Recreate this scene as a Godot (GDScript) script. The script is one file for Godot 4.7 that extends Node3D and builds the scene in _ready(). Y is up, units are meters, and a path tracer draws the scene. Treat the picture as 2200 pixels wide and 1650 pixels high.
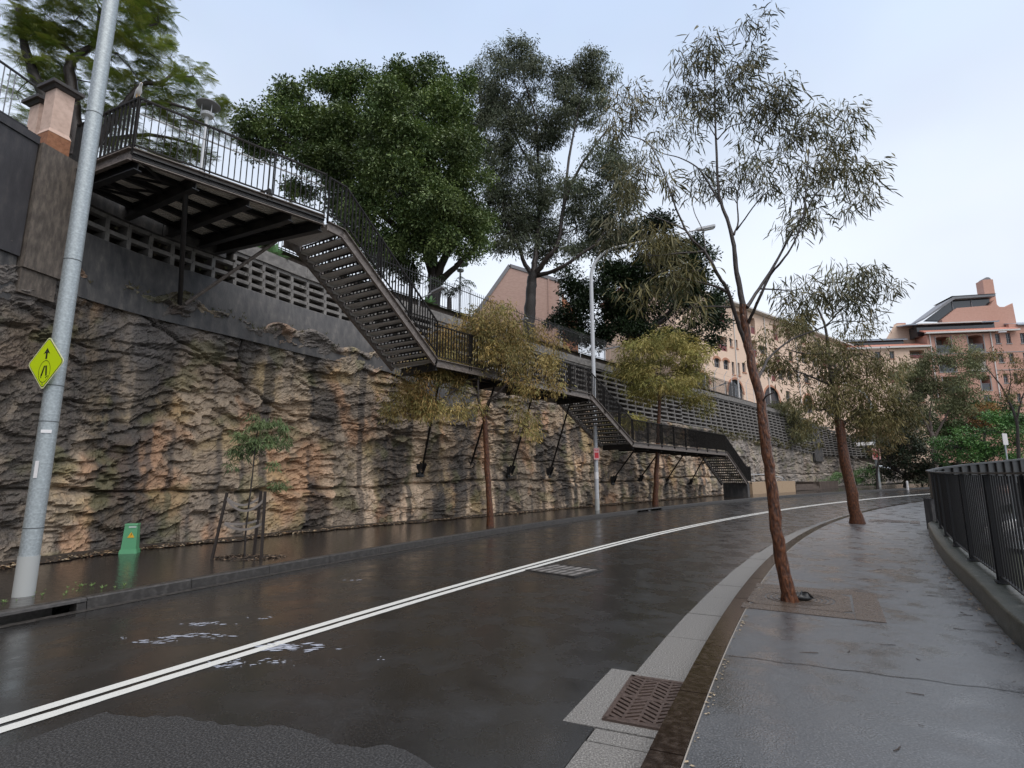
extends Node3D
# A wet street under a sandstone cutting: a steel walkway climbs the rock face, street gums stand in the footpaths, flats stand above.
# Metres, y up. Plan curves: the road's left kerb face (road_at) and the foot of the cliff (cliff_at); everything is laid out from them.

var rng := RandomNumberGenerator.new()
var M := {}
var taken := {}
var road_x := PackedFloat32Array()
var road_z := PackedFloat32Array()
var cliff_pts: Array[Vector2] = []
var cliff_len := PackedFloat32Array()
var unit_box := BoxMesh.new()
var counts := {}
const KERB := Vector3(7.66, .04, -.0003)
const LINE := Vector3(3.445, .076, -.00078)

func _ready() -> void:
	rng.seed = 7
	# camera
	var cam := Camera3D.new()
	cam.name = "camera"
	add_child(cam)
	cam.position = Vector3(0, 1.6, 0)
	cam.rotation_degrees = Vector3(9.955, 0, 0)
	cam.fov = 70.48
	cam.near = .05
	cam.far = 3000
	cam.current = true
	# sky and exposure
	var env := Environment.new()
	env.background_mode = Environment.BG_SKY
	env.tonemap_mode = Environment.TONE_MAPPER_LINEAR
	env.tonemap_exposure = 2.0
	env.sdfgi_enabled = true
	env.ssao_enabled = true
	env.ssil_enabled = true
	var sky := Sky.new()
	var pano := PanoramaSkyMaterial.new()
	pano.panorama = overcast()
	pano.energy_multiplier = 1.0
	sky.sky_material = pano
	env.sky = sky
	var we := WorldEnvironment.new()
	we.name = "environment"
	we.environment = env
	add_child(we)
	# the sun behind thick cloud
	var sun := DirectionalLight3D.new()
	sun.name = "sun"
	sun.light_energy = .5
	sun.light_angular_distance = 70
	sun.light_color = Color(1, .97, .93)
	sun.shadow_enabled = true
	sun.rotation_degrees = Vector3(-66, 32, 0)
	add_child(sun)
	prepare_curves()
	materials()
	leaf_kinds()
	ground_and_road()
	cliff_and_walls()
	upper_ground()
	buildings()
	walkway()
	right_railing()
	street_things()
	terrace_things()
	trees()
	small_things()

func overcast() -> ImageTexture:
	var n := FastNoiseLite.new()
	n.seed = 3
	n.frequency = 1.1
	n.fractal_octaves = 4
	var w := 512
	var h := 256
	var im := Image.create(w, h, false, Image.FORMAT_RGB8)
	for j in h:
		var el := (0.5 - (j + .5) / h) * PI
		for i in w:
			var az := ((i + .5) / w - .5) * TAU
			var d := Vector3(sin(az) * cos(el), sin(el), -cos(az) * cos(el))
			var e := clampf(d.y, 0., 1.)
			var c := Color(.445, .48, .535).lerp(Color(.29, .36, .485), smoothstep(.30, .80, e))
			# a thicker grey bank of cloud to the right, high up
			var bank := smoothstep(.45, .95, d.dot(Vector3(.70, .60, -.38)) + .05 * n.get_noise_3dv(d * 1.5))
			c = c.lerp(Color(.205, .228, .285), .95 * bank)
			var f := 1.0 + .17 * n.get_noise_3dv(d * Vector3(1, 2.2, 1))
			im.set_pixel(i, j, Color(c.r * f, c.g * f, c.b * f).linear_to_srgb().clamp())
	return ImageTexture.create_from_image(im)

# ---------------------------------------------------------------- curves
func rise(x: float, z: float) -> float:   # the street climbs gently away from the camera
	var r := sqrt(x * x + z * z)
	return .0002 * r * r if r < 60. else .72 + (r - 60.) * .024

func heading(s: float) -> float:
	return deg_to_rad(22.55 + .633 * s)

func prepare_curves() -> void:
	var n := 640
	road_x.resize(n)
	road_z.resize(n)
	var x := 0.
	var z := 0.
	for i in n:
		road_x[i] = x
		road_z[i] = z
		var f := heading(-14. + i * .2 + .1)
		x += sin(f) * .2
		z -= cos(f) * .2
	var ox := road_x[70] + 6.97
	var oz := road_z[70] + 5.03
	for i in n:
		road_x[i] -= ox
		road_z[i] -= oz
	for p in [[-10.9, 4.], [-10.6, -2.], [-10.2, -6.5], [-9.6, -10.6], [-8.9, -12.8], [-7.7, -14.8], [-5.9, -17.9], [-1.9, -22.9], [2.4, -28.3], [7., -33.5], [13.2, -40.2], [20., -47.5], [30., -58.], [41., -67.], [56., -75.], [75., -80.]]:
		cliff_pts.append(Vector2(p[0], p[1]))
	cliff_len.append(-6.007)
	for i in range(1, cliff_pts.size()):
		cliff_len.append(cliff_len[i - 1] + cliff_pts[i].distance_to(cliff_pts[i - 1]))

func off(c: Vector3, s: float) -> float:
	return c.x + c.y * s + c.z * s * s

func road_at(s: float, o: float, y := 0.) -> Vector3:   # s along the left kerb, o to the right of it
	var k := clampf((s + 14.) / .2, 0., 638.)
	var i := int(k)
	var t := k - i
	var f := heading(s)
	var x := lerpf(road_x[i], road_x[i + 1], t) + o * cos(f)
	var z := lerpf(road_z[i], road_z[i + 1], t) + o * sin(f)
	return Vector3(x, y + rise(x, z), z)

func cliff_at(s: float, back := 0., y := 0.) -> Vector3:   # along the foot of the cliff, back into the hill
	var i := 1
	while i < cliff_len.size() - 3 and s > cliff_len[i + 1]:
		i += 1
	var t := (s - cliff_len[i]) / (cliff_len[i + 1] - cliff_len[i])
	var a := cliff_pts[i - 1]
	var b := cliff_pts[i]
	var c := cliff_pts[i + 1]
	var d := cliff_pts[i + 2]
	var p := b.cubic_interpolate(c, a, d, t)
	var q := b.cubic_interpolate(c, a, d, t + .02)
	var e := (q - p).normalized()
	return Vector3(p.x + e.y * back, y, p.y - e.x * back)

# ---------------------------------------------------------------- naming
func numbered(called: String) -> String:
	var n: int = taken.get(called, 0)
	taken[called] = n + 1
	return called if n == 0 else "%s_%03d" % [called, n]

func tag(o: Node3D, label := "", category := "", group := "", kind := "") -> Node3D:
	if label: o.set_meta("label", label)
	if category: o.set_meta("category", category)
	if group: o.set_meta("group", group)
	if kind: o.set_meta("kind", kind)
	return o

func thing(called: String, at: Vector3, label: String, category: String, group := "") -> Node3D:
	var o := Node3D.new()
	o.name = numbered(called)
	add_child(o)
	o.position = at
	tag(o, label, category, group)
	return o

func origin_of(o: Node) -> Vector3:
	var p := Vector3.ZERO
	while o is Node3D and o != self:
		p += o.position
		o = o.get_parent()
	return p

func put(o: Node3D, called: String, parent: Node3D) -> void:
	if parent == self:
		o.name = numbered(called)
		add_child(o)
	else:
		o.name = called
		parent.add_child(o, true)

func mesh_node(called: String, mesh: Mesh, mat: Material, parent: Node3D) -> MeshInstance3D:   # the mesh is in world metres
	var o := MeshInstance3D.new()
	o.mesh = mesh
	o.material_override = mat
	o.position = -origin_of(parent)
	put(o, called, parent)
	return o

func obj(called: String, st: SurfaceTool, mat: Material, parent: Node3D) -> MeshInstance3D:
	return mesh_node(called, st.commit(), mat, parent)

func piece(called: String, mesh: Mesh, mat: Material, parent: Node3D, xf: Transform3D) -> MeshInstance3D:   # a shared mesh at a place in the world
	var o := MeshInstance3D.new()
	o.mesh = mesh
	o.material_override = mat
	o.transform = Transform3D(xf.basis, xf.origin - origin_of(parent))
	put(o, called, parent)
	return o

func bar_xf(a: Vector3, b: Vector3, w: float, h: float, up := Vector3.UP) -> Transform3D:   # a unit box stretched from a to b, w across and h along up
	var d := b - a
	var f := d.normalized()
	var s := f.cross(up).normalized()
	var u := s.cross(f).normalized()
	return Transform3D(Basis(s * w, u * h, -d), (a + b) * .5)

func bar_piece(called: String, a: Vector3, b: Vector3, w: float, h: float, mat: Material, parent: Node3D, up := Vector3.UP) -> MeshInstance3D:
	return piece(called, unit_box, mat, parent, bar_xf(a, b, w, h, up))

# ---------------------------------------------------------------- shapes
func mb() -> SurfaceTool:
	var st := SurfaceTool.new()
	st.begin(Mesh.PRIMITIVE_TRIANGLES)
	return st

func quad(st: SurfaceTool, a: Vector3, b: Vector3, c: Vector3, d: Vector3) -> void:
	var n := (c - a).cross(b - a)
	if n.length_squared() < 1e-14:
		n = (d - a).cross(c - a)
	st.set_normal(n.normalized())
	st.add_vertex(a); st.add_vertex(b); st.add_vertex(c)
	st.add_vertex(a); st.add_vertex(c); st.add_vertex(d)

func tri(st: SurfaceTool, a: Vector3, b: Vector3, c: Vector3) -> void:
	st.set_normal((c - a).cross(b - a).normalized())
	st.add_vertex(a); st.add_vertex(b); st.add_vertex(c)

func hexa(st: SurfaceTool, p: Array) -> void:   # eight corners: four below, then the four above them, both anticlockwise seen from above
	quad(st, p[4], p[7], p[6], p[5])
	quad(st, p[0], p[1], p[2], p[3])
	for i in 4:
		var j := (i + 1) % 4
		quad(st, p[i], p[4 + i], p[4 + j], p[j])

func boxx(st: SurfaceTool, t: Transform3D) -> void:   # the unit box under a transform
	var p := []
	for y in [-.5, .5]:
		for q in [[-.5, .5], [.5, .5], [.5, -.5], [-.5, -.5]]:
			p.append(t * Vector3(q[0], y, q[1]))
	hexa(st, p)

func box(st: SurfaceTool, centre: Vector3, size: Vector3, turn := 0.) -> void:
	boxx(st, Transform3D(Basis(Vector3.UP, turn) * Basis.from_scale(size), centre))

func bar(st: SurfaceTool, a: Vector3, b: Vector3, w: float, h: float, up := Vector3.UP) -> void:
	boxx(st, bar_xf(a, b, w, h, up))

func tube(st: SurfaceTool, pts: Array, rads: Array, sides := 8, cap := true) -> void:
	var rings := []
	var u := Vector3.ZERO
	for i in pts.size():
		var p: Vector3 = pts[i]
		var d: Vector3 = (pts[mini(i + 1, pts.size() - 1)] - pts[maxi(i - 1, 0)]).normalized()
		if u == Vector3.ZERO:
			u = d.cross(Vector3.RIGHT if absf(d.x) < .8 else Vector3.FORWARD).normalized()
		u = (u - d * u.dot(d)).normalized()
		var v := d.cross(u)
		var ring := []
		for k in sides:
			var a := TAU * k / sides
			ring.append((u * cos(a) + v * sin(a)))
		rings.append(ring)
	for i in pts.size() - 1:
		for k in sides:
			var l := (k + 1) % sides
			var n1: Vector3 = rings[i][k]
			var n2: Vector3 = rings[i][l]
			var n3: Vector3 = rings[i + 1][l]
			var n4: Vector3 = rings[i + 1][k]
			var a: Vector3 = pts[i] + n1 * rads[i]
			var b: Vector3 = pts[i] + n2 * rads[i]
			var c: Vector3 = pts[i + 1] + n3 * rads[i + 1]
			var e: Vector3 = pts[i + 1] + n4 * rads[i + 1]
			st.set_normal(n1); st.add_vertex(a)
			st.set_normal(n4); st.add_vertex(e)
			st.set_normal(n3); st.add_vertex(c)
			st.set_normal(n1); st.add_vertex(a)
			st.set_normal(n3); st.add_vertex(c)
			st.set_normal(n2); st.add_vertex(b)
	if cap:
		for i in [0, pts.size() - 1]:
			var last: bool = i > 0
			for k in range(1, sides - 1):
				var a: Vector3 = pts[i] + rings[i][0] * rads[i]
				var b: Vector3 = pts[i] + rings[i][k] * rads[i]
				var c: Vector3 = pts[i] + rings[i][k + 1] * rads[i]
				if last: tri(st, a, c, b)
				else: tri(st, a, b, c)

func lathe(st: SurfaceTool, base: Vector3, profile: Array, sides := 20) -> void:   # [radius, height] pairs, upwards
	for i in profile.size() - 1:
		var r0: float = profile[i][0]
		var y0: float = profile[i][1]
		var r1: float = profile[i + 1][0]
		var y1: float = profile[i + 1][1]
		for k in sides:
			var a := TAU * k / sides
			var b := TAU * (k + 1) / sides
			quad(st, base + Vector3(cos(a) * r0, y0, sin(a) * r0), base + Vector3(cos(a) * r1, y1, sin(a) * r1), base + Vector3(cos(b) * r1, y1, sin(b) * r1), base + Vector3(cos(b) * r0, y0, sin(b) * r0))

func prism(st: SurfaceTool, outline: PackedVector2Array, t: Transform3D, depth: float) -> void:   # an outline in the xy plane of t, thickness along its z
	var ix := Geometry2D.triangulate_polygon(outline)
	for k in range(0, ix.size(), 3):
		var a := outline[ix[k]]
		var b := outline[ix[k + 1]]
		var c := outline[ix[k + 2]]
		if (b - a).cross(c - a) > 0.:
			var w := b
			b = c
			c = w
		tri(st, t * Vector3(a.x, a.y, depth), t * Vector3(b.x, b.y, depth), t * Vector3(c.x, c.y, depth))
		tri(st, t * Vector3(a.x, a.y, 0), t * Vector3(c.x, c.y, 0), t * Vector3(b.x, b.y, 0))
	for k in outline.size():
		var a := outline[k]
		var b := outline[(k + 1) % outline.size()]
		quad(st, t * Vector3(a.x, a.y, 0), t * Vector3(b.x, b.y, 0), t * Vector3(b.x, b.y, depth), t * Vector3(a.x, a.y, depth))

func grid(v: PackedVector3Array, nx: int, ny: int, colors := PackedColorArray()) -> ArrayMesh:   # smooth sheet, nx columns by ny rows of points
	var ix := PackedInt32Array()
	ix.resize((nx - 1) * (ny - 1) * 6)
	var k := 0
	for j in ny - 1:
		for i in nx - 1:
			var a := j * nx + i
			ix[k] = a; ix[k + 1] = a + nx; ix[k + 2] = a + nx + 1
			ix[k + 3] = a; ix[k + 4] = a + nx + 1; ix[k + 5] = a + 1
			k += 6
	var arr := []
	arr.resize(Mesh.ARRAY_MAX)
	arr[Mesh.ARRAY_VERTEX] = v
	arr[Mesh.ARRAY_INDEX] = ix
	if colors.size(): arr[Mesh.ARRAY_COLOR] = colors
	var st := SurfaceTool.new()
	st.create_from_arrays(arr)
	st.generate_normals()
	return st.commit()

func facets(v: PackedVector3Array, nx: int, ny: int, colors: PackedColorArray) -> ArrayMesh:   # like grid, with hard edges between the triangles
	var n := (nx - 1) * (ny - 1) * 6
	var pv := PackedVector3Array()
	var pn := PackedVector3Array()
	var pc := PackedColorArray()
	pv.resize(n)
	pn.resize(n)
	pc.resize(n)
	var k := 0
	for j in ny - 1:
		for i in nx - 1:
			var a := j * nx + i
			for t in [[a, a + nx, a + nx + 1], [a, a + nx + 1, a + 1]]:
				var p: Vector3 = v[t[0]]
				var q: Vector3 = v[t[1]]
				var r: Vector3 = v[t[2]]
				var m := (r - p).cross(q - p).normalized()
				pv[k] = p; pv[k + 1] = q; pv[k + 2] = r
				pn[k] = m; pn[k + 1] = m; pn[k + 2] = m
				pc[k] = colors[t[0]]; pc[k + 1] = colors[t[1]]; pc[k + 2] = colors[t[2]]
				k += 3
	var arr := []
	arr.resize(Mesh.ARRAY_MAX)
	arr[Mesh.ARRAY_VERTEX] = pv
	arr[Mesh.ARRAY_NORMAL] = pn
	arr[Mesh.ARRAY_COLOR] = pc
	var out := ArrayMesh.new()
	out.add_surface_from_arrays(Mesh.PRIMITIVE_TRIANGLES, arr)
	return out

func strip(s0: float, s1: float, step: float, a: Vector3, b: Vector3, ya: float, yb: float, across := 1, crown := 0.) -> ArrayMesh:   # between two offsets of the road curve
	var v := PackedVector3Array()
	var ny := int(ceil((s1 - s0) / step)) + 1
	for j in ny:
		var s := s0 + (s1 - s0) * j / (ny - 1)
		for i in across + 1:
			var t := float(i) / across
			v.append(road_at(s, lerpf(off(a, s), off(b, s), t), lerpf(ya, yb, t) + crown * 4. * t * (1. - t)))
	return grid(v, across + 1, ny)

func multi(called: String, mesh: Mesh, mat: Material, parent: Node3D, xs: Array, cols: Array) -> MultiMeshInstance3D:
	var mm := MultiMesh.new()
	mm.transform_format = MultiMesh.TRANSFORM_3D
	mm.use_colors = cols.size() > 0
	mm.mesh = mesh
	mm.instance_count = xs.size()
	for i in xs.size():
		mm.set_instance_transform(i, xs[i])
		if cols.size(): mm.set_instance_color(i, cols[i])
	var o := MultiMeshInstance3D.new()
	o.multimesh = mm
	o.material_override = mat
	o.position = -origin_of(parent)
	put(o, called, parent)
	o.set_meta("kind", "stuff")
	return o

# ---------------------------------------------------------------- materials
func noise_image(seed_: int, freq: float, octaves: int, kind: int, size: int, gain := .5) -> Image:
	var n := FastNoiseLite.new()
	n.seed = seed_
	n.frequency = freq
	n.noise_type = kind
	n.fractal_octaves = octaves
	n.fractal_gain = gain
	n.domain_warp_enabled = kind == FastNoiseLite.TYPE_CELLULAR
	n.domain_warp_amplitude = 22
	n.domain_warp_frequency = .02
	var im := n.get_seamless_image(size, size)
	im.convert(Image.FORMAT_L8)
	return im

func ramp(im: Image, stops: Array) -> ImageTexture:   # [position, linear colour] pairs
	var lut := PackedByteArray()
	for i in 256:
		var t := i / 255.
		var c: Color = stops[0][1]
		for k in stops.size() - 1:
			if t >= stops[k][0]:
				c = stops[k][1].lerp(stops[k + 1][1], clampf((t - stops[k][0]) / (stops[k + 1][0] - stops[k][0]), 0., 1.))
		c = c.linear_to_srgb()
		lut.append(int(clampf(c.r, 0, 1) * 255)); lut.append(int(clampf(c.g, 0, 1) * 255)); lut.append(int(clampf(c.b, 0, 1) * 255))
	var src := im.get_data()
	var out := PackedByteArray()
	out.resize(src.size() * 3)
	for i in src.size():
		var q := src[i] * 3
		out[i * 3] = lut[q]; out[i * 3 + 1] = lut[q + 1]; out[i * 3 + 2] = lut[q + 2]
	return ImageTexture.create_from_image(Image.create_from_data(im.get_width(), im.get_height(), false, Image.FORMAT_RGB8, out))

func grey(a: float) -> Color:
	return Color(a, a, a)

func levels(im: Image, lo: float, hi: float) -> ImageTexture:   # grey values stretched to lo..hi, as they are (not sRGB)
	var src := im.get_data()
	var out := PackedByteArray()
	out.resize(src.size())
	for i in src.size():
		out[i] = int(clampf(lo + (hi - lo) * src[i] / 255., 0., 1.) * 255.)
	return ImageTexture.create_from_image(Image.create_from_data(im.get_width(), im.get_height(), false, Image.FORMAT_L8, out))

func mat(called: String, c: Color, rough: float, metal := 0., spec := .5) -> StandardMaterial3D:   # c is linear
	var m := StandardMaterial3D.new()
	m.resource_name = called
	m.albedo_color = c.linear_to_srgb()
	m.roughness = rough
	m.metallic = metal
	m.metallic_specular = spec
	M[called] = m
	return m

func textured(called: String, tex: Texture2D, size: float, rough: float, bump: Texture2D = null, depth := 0., metal := 0.) -> StandardMaterial3D:
	var m := mat(called, Color.WHITE, rough, metal)
	m.albedo_texture = tex
	m.uv1_triplanar = true
	m.uv1_world_triplanar = true
	m.uv1_scale = Vector3.ONE / size
	if bump:
		m.heightmap_enabled = true
		m.heightmap_texture = bump
		m.heightmap_scale = depth
	return m

func wet(m: StandardMaterial3D, im: Image, lo: float, hi: float) -> void:
	m.roughness = 1.
	m.roughness_texture = levels(im, lo, hi)
	m.roughness_texture_channel = BaseMaterial3D.TEXTURE_CHANNEL_RED

func tinted(called: String, rough: float, back := 0., spec := .5) -> StandardMaterial3D:   # takes its colour from vertices or copies
	var m := mat(called, Color.WHITE, rough, 0., spec)
	m.vertex_color_use_as_albedo = true
	if back > 0.:
		m.backlight_enabled = true
		m.backlight = Color(back, back, back * .6)
	m.cull_mode = BaseMaterial3D.CULL_DISABLED
	return m

func materials() -> void:
	var simplex := FastNoiseLite.TYPE_SIMPLEX_SMOOTH
	var fine := noise_image(11, .12, 3, simplex, 512, .7)
	var mid := noise_image(12, .02, 5, simplex, 512, .6)
	var broad := noise_image(13, .008, 5, simplex, 512, .6)
	var cells := noise_image(14, .05, 3, FastNoiseLite.TYPE_CELLULAR, 512)
	var fine_bump := levels(fine, 0, 1)
	var mid_bump := levels(mid, 0, 1)
	var fine2 := noise_image(15, .28, 2, simplex, 1024, .6)
	var broad2 := noise_image(16, .006, 6, simplex, 1024, .62)
	var fine2_bump := levels(fine2, 0, 1)
	var m := textured("asphalt", ramp(fine2, [[0., Color(.010, .009, .0085)], [.5, Color(.018, .017, .0165)], [.75, Color(.030, .028, .027)], [1., Color(.13, .125, .12)]]), 5.3, .4, fine2_bump, .10)
	wet(m, broad2, .06, .48)
	m.metallic_specular = .65
	m.clearcoat_enabled = true
	m.clearcoat = .45
	m.clearcoat_roughness = .26
	m = textured("asphalt_coarse", ramp(fine, [[0., Color(.012, .012, .012)], [.45, Color(.027, .026, .026)], [1., Color(.11, .108, .107)]]), 1.3, .45, fine_bump, .35)
	m = textured("footpath", ramp(fine2, [[0., Color(.017, .017, .018)], [.5, Color(.033, .033, .034)], [1., Color(.17, .17, .175)]]), 4.7, .4, fine2_bump, .20)
	wet(m, broad2, -.06, .80)
	m.clearcoat_enabled = true
	m.clearcoat = .6
	m.clearcoat_roughness = .40
	m.metallic_specular = .75
	m = textured("left_path", ramp(fine, [[0., Color(.018, .015, .013)], [.6, Color(.032, .027, .024)], [1., Color(.07, .06, .055)]]), 1.3, .3, mid_bump, .3)
	wet(m, mid, .03, .26)
	m = textured("gutter", ramp(fine, [[0., Color(.045, .042, .039)], [.42, Color(.135, .128, .120)], [.7, Color(.23, .22, .205)], [1., Color(.46, .44, .41)]]), 1.15, .6, fine_bump, .9)
	m = textured("kerbstone", ramp(mid, [[0., Color(.014, .009, .007)], [.5, Color(.026, .018, .014)], [1., Color(.055, .040, .032)]]), .9, .3, fine_bump, .05)
	wet(m, mid, .05, .2)
	textured("kerb", ramp(mid, [[0., Color(.018, .016, .015)], [.5, Color(.036, .032, .029)], [1., Color(.09, .083, .077)]]), 1.1, .45, fine_bump, .4)
	textured("pale_joint", ramp(fine, [[0., Color(.16, .14, .12)], [1., Color(.4, .37, .33)]]), .5, .7)
	m = textured("line_paint", ramp(fine, [[0., Color(.42, .42, .40)], [.3, Color(.56, .56, .53)], [1., Color(.70, .70, .67)]]), .9, .45, fine_bump, .3)
	# rock: colour from the vertices, grain and fine ledges from textures
	m = textured("rock", ramp(mid, [[0., grey(.42)], [.35, grey(.85)], [.6, grey(1.08)], [1., Color(1., .97, .92)]]), 1.5, .58, levels(cells, 0, 1), 4.5)
	m.vertex_color_use_as_albedo = true
	m.metallic_specular = .4
	# concrete of several ages
	var stain := noise_image(21, .012, 5, simplex, 512, .65)
	textured("old_concrete", ramp(stain, [[0., Color(.030, .030, .032)], [.4, Color(.062, .060, .062)], [.7, Color(.10, .094, .090)], [1., Color(.20, .18, .16)]]), 2.6, .7, fine_bump, .6)
	textured("crib_concrete", ramp(stain, [[0., Color(.09, .084, .08)], [.5, Color(.18, .168, .158)], [1., Color(.30, .28, .26)]]), 1.9, .7, fine_bump, .5)
	textured("brown_wall", ramp(stain, [[0., Color(.045, .036, .032)], [.5, Color(.095, .072, .060)], [1., Color(.19, .145, .115)]]), 2.2, .7, fine_bump, .6)
	textured("pier_concrete", ramp(stain, [[0., Color(.05, .042, .036)], [.45, Color(.115, .095, .08)], [1., Color(.23, .19, .155)]]), 1.4, .75, fine_bump, .7)
	textured("dark_render", ramp(stain, [[0., Color(.030, .028, .031)], [.6, Color(.047, .044, .048)], [1., Color(.075, .068, .066)]]), 2.4, .55, fine_bump, .25)
	textured("soil", ramp(mid, [[0., Color(.02, .015, .011)], [1., Color(.075, .055, .04)]]), .8, .9, fine_bump, 1.5)
	textured("grass", ramp(mid, [[0., Color(.05, .055, .018)], [.6, Color(.13, .12, .04)], [1., Color(.22, .18, .07)]]), 1.5, .9, fine_bump, 3.)
	textured("hillside", ramp(mid, [[0., Color(.018, .022, .010)], [.5, Color(.04, .045, .022)], [1., Color(.09, .08, .05)]]), 3., .9, fine_bump, 3.)
	for k in ["old_concrete", "dark_render", "pier_concrete", "brown_wall"]:   # weather stains run down the faces
		var q: Vector3 = M[k].uv1_scale
		M[k].uv1_scale = Vector3(q.x * 1.7, q.y * .5, q.z * 1.7)
	# building skins
	textured("pink_plaster", ramp(stain, [[0., Color(.48, .33, .26)], [.5, Color(.64, .46, .375)], [1., Color(.72, .54, .45)]]), 1.2, .8, fine_bump, .2)
	textured("rust_brick", ramp(stain, [[0., Color(.16, .065, .03)], [.5, Color(.30, .125, .06)], [1., Color(.38, .19, .10)]]), .7, .75, fine_bump, .3)
	textured("cap_stone", ramp(stain, [[0., Color(.02, .017, .017)], [1., Color(.06, .05, .048)]]), .8, .6, fine_bump, .3)
	var brick := brick_image()
	var b1 := textured("sand_brick", ramp(brick, [[0., Color(.64, .49, .39)], [.3, Color(.76, .55, .42)], [1., Color(.84, .63, .49)]]), 3.2, .85)
	var b2 := textured("red_brick", ramp(brick, [[0., Color(.48, .33, .27)], [.3, Color(.55, .29, .225)], [1., Color(.64, .36, .28)]]), 3.2, .85)
	var b3 := textured("pink_brick", ramp(brick, [[0., Color(.50, .37, .32)], [.3, Color(.47, .30, .25)], [1., Color(.56, .37, .31)]]), 3.2, .85)
	mat("brick_arch", Color(.45, .22, .14), .8)
	mat("stone_trim", Color(.30, .29, .29), .7)
	mat("white_trim", Color(.66, .64, .62), .5)
	mat("sheet_metal", Color(.30, .335, .38), .35, .4)
	textured("roof_tile", ramp(mid, [[0., Color(.40, .145, .10)], [1., Color(.58, .27, .20)]]), .8, .7)
	mat("glass", Color(.025, .03, .036), .06, 0., .7)
	mat("interior", Color(.36, .33, .30), .9)
	mat("red_panel", Color(.19, .05, .05), .5)
	mat("blind", Color(.55, .52, .47), .8)
	mat("green_pipe", Color(.05, .17, .16), .5)
	mat("frame_grey", Color(.22, .22, .235), .5)
	# metals
	m = textured("dark_steel", ramp(stain, [[0., Color(.010, .010, .011)], [.6, Color(.020, .019, .020)], [1., Color(.042, .038, .036)]]), 1.1, .42)
	m = textured("rail_steel", ramp(stain, [[0., Color(.012, .011, .011)], [.6, Color(.022, .020, .019)], [1., Color(.052, .044, .040)]]), .9, .55)
	m.metallic_specular = .3
	textured("weathered_steel", ramp(stain, [[0., Color(.075, .060, .052)], [.45, Color(.16, .132, .116)], [1., Color(.29, .25, .225)]]), .9, .5, fine_bump, .3)
	textured("tread_steel", ramp(mid, [[0., Color(.34, .325, .315)], [1., Color(.60, .575, .55)]]), .8, .45)
	textured("soffit_sheet", ramp(stain, [[0., Color(.42, .39, .34)], [.5, Color(.64, .60, .54)], [1., Color(.78, .74, .68)]]), .9, .55)
	mat("rail_black", Color(.013, .013, .014), .42)
	var spangle := noise_image(31, .045, 2, FastNoiseLite.TYPE_CELLULAR, 256)
	textured("galvanised", ramp(spangle, [[0., Color(.27, .30, .31)], [.5, Color(.40, .44, .455)], [1., Color(.55, .60, .61)]]), .35, .42, null, 0., .35)
	mat("pole_grey", Color(.52, .53, .55), .4, .15)
	mat("band", Color(.10, .11, .115), .6)
	mat("pole_foot", Color(.40, .41, .40), .7)
	mat("sign_yellow", Color(.60, .78, .008), .35)
	mat("sign_border", Color(.78, .80, .42), .4)
	mat("sign_black", Color(.012, .012, .012), .5)
	mat("sign_white", Color(.78, .76, .76), .4)
	mat("sign_red", Color(.62, .035, .05), .4)
	mat("sign_pink", Color(.74, .42, .42), .4)
	mat("box_green", Color(.10, .33, .165), .38)
	mat("warning_yellow", Color(.72, .40, .02), .45)
	mat("label_pale", Color(.45, .55, .50), .5)
	mat("lamp_lens", Color(.55, .56, .55), .25)
	mat("stake", Color(.030, .022, .019), .65)
	mat("strap", Color(.22, .195, .18), .9)
	textured("iron", ramp(mid, [[0., Color(.035, .022, .016)], [.6, Color(.075, .050, .040)], [1., Color(.14, .10, .085)]]), .35, .38, fine_bump, .3)
	textured("sandstone", ramp(mid, [[0., Color(.30, .205, .13)], [1., Color(.47, .35, .235)]]), 1., .8, fine_bump, .6)
	m = textured("grate_paver", ramp(fine, [[0., Color(.035, .026, .020)], [.5, Color(.080, .060, .047)], [1., Color(.17, .135, .11)]]), .9, .35, fine_bump, .35)
	wet(m, mid, .16, .42)
	textured("pit_concrete", ramp(mid, [[0., Color(.10, .09, .08)], [1., Color(.25, .23, .21)]]), .6, .8)
	m = textured("plinth", ramp(stain, [[0., Color(.014, .018, .012)], [.5, Color(.022, .025, .018)], [.78, Color(.06, .065, .054)], [1., Color(.24, .245, .23)]]), 1.3, .36, fine_bump, .6)
	# bark
	var bark := noise_image(41, .03, 4, simplex, 256, .6)
	m = textured("red_bark", ramp(bark, [[0., Color(.016, .007, .005)], [.35, Color(.045, .016, .008)], [.55, Color(.11, .038, .014)], [.8, Color(.20, .075, .03)], [1., Color(.27, .15, .09)]]), .5, .40, levels(bark, 0, 1), 1.6)
	m.uv1_scale = Vector3(3.4, .9, 3.4)
	m = textured("dark_bark", ramp(bark, [[0., Color(.010, .008, .0075)], [1., Color(.050, .039, .034)]]), .5, .6, levels(bark, 0, 1), 1.5)
	m.uv1_scale = Vector3(3., .8, 3.)
	m = textured("pale_bark", ramp(bark, [[0., Color(.07, .05, .042)], [1., Color(.27, .21, .18)]]), .7, .6, levels(bark, 0, 1), 1.)
	m = textured("grey_bark", ramp(bark, [[0., Color(.016, .011, .010)], [.6, Color(.042, .030, .026)], [1., Color(.095, .072, .062)]]), .5, .45, levels(bark, 0, 1), .8)
	m.uv1_scale = Vector3(3., .9, 3.)
	tinted("leaf_gloss", .42, .3, .4)
	tinted("leaf_matte", .6, .45, .3)
	tinted("blade", .6, .2)
	tinted("litter", .7)
	m = mat("foam", Color(.34, .36, .42), .25)

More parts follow.
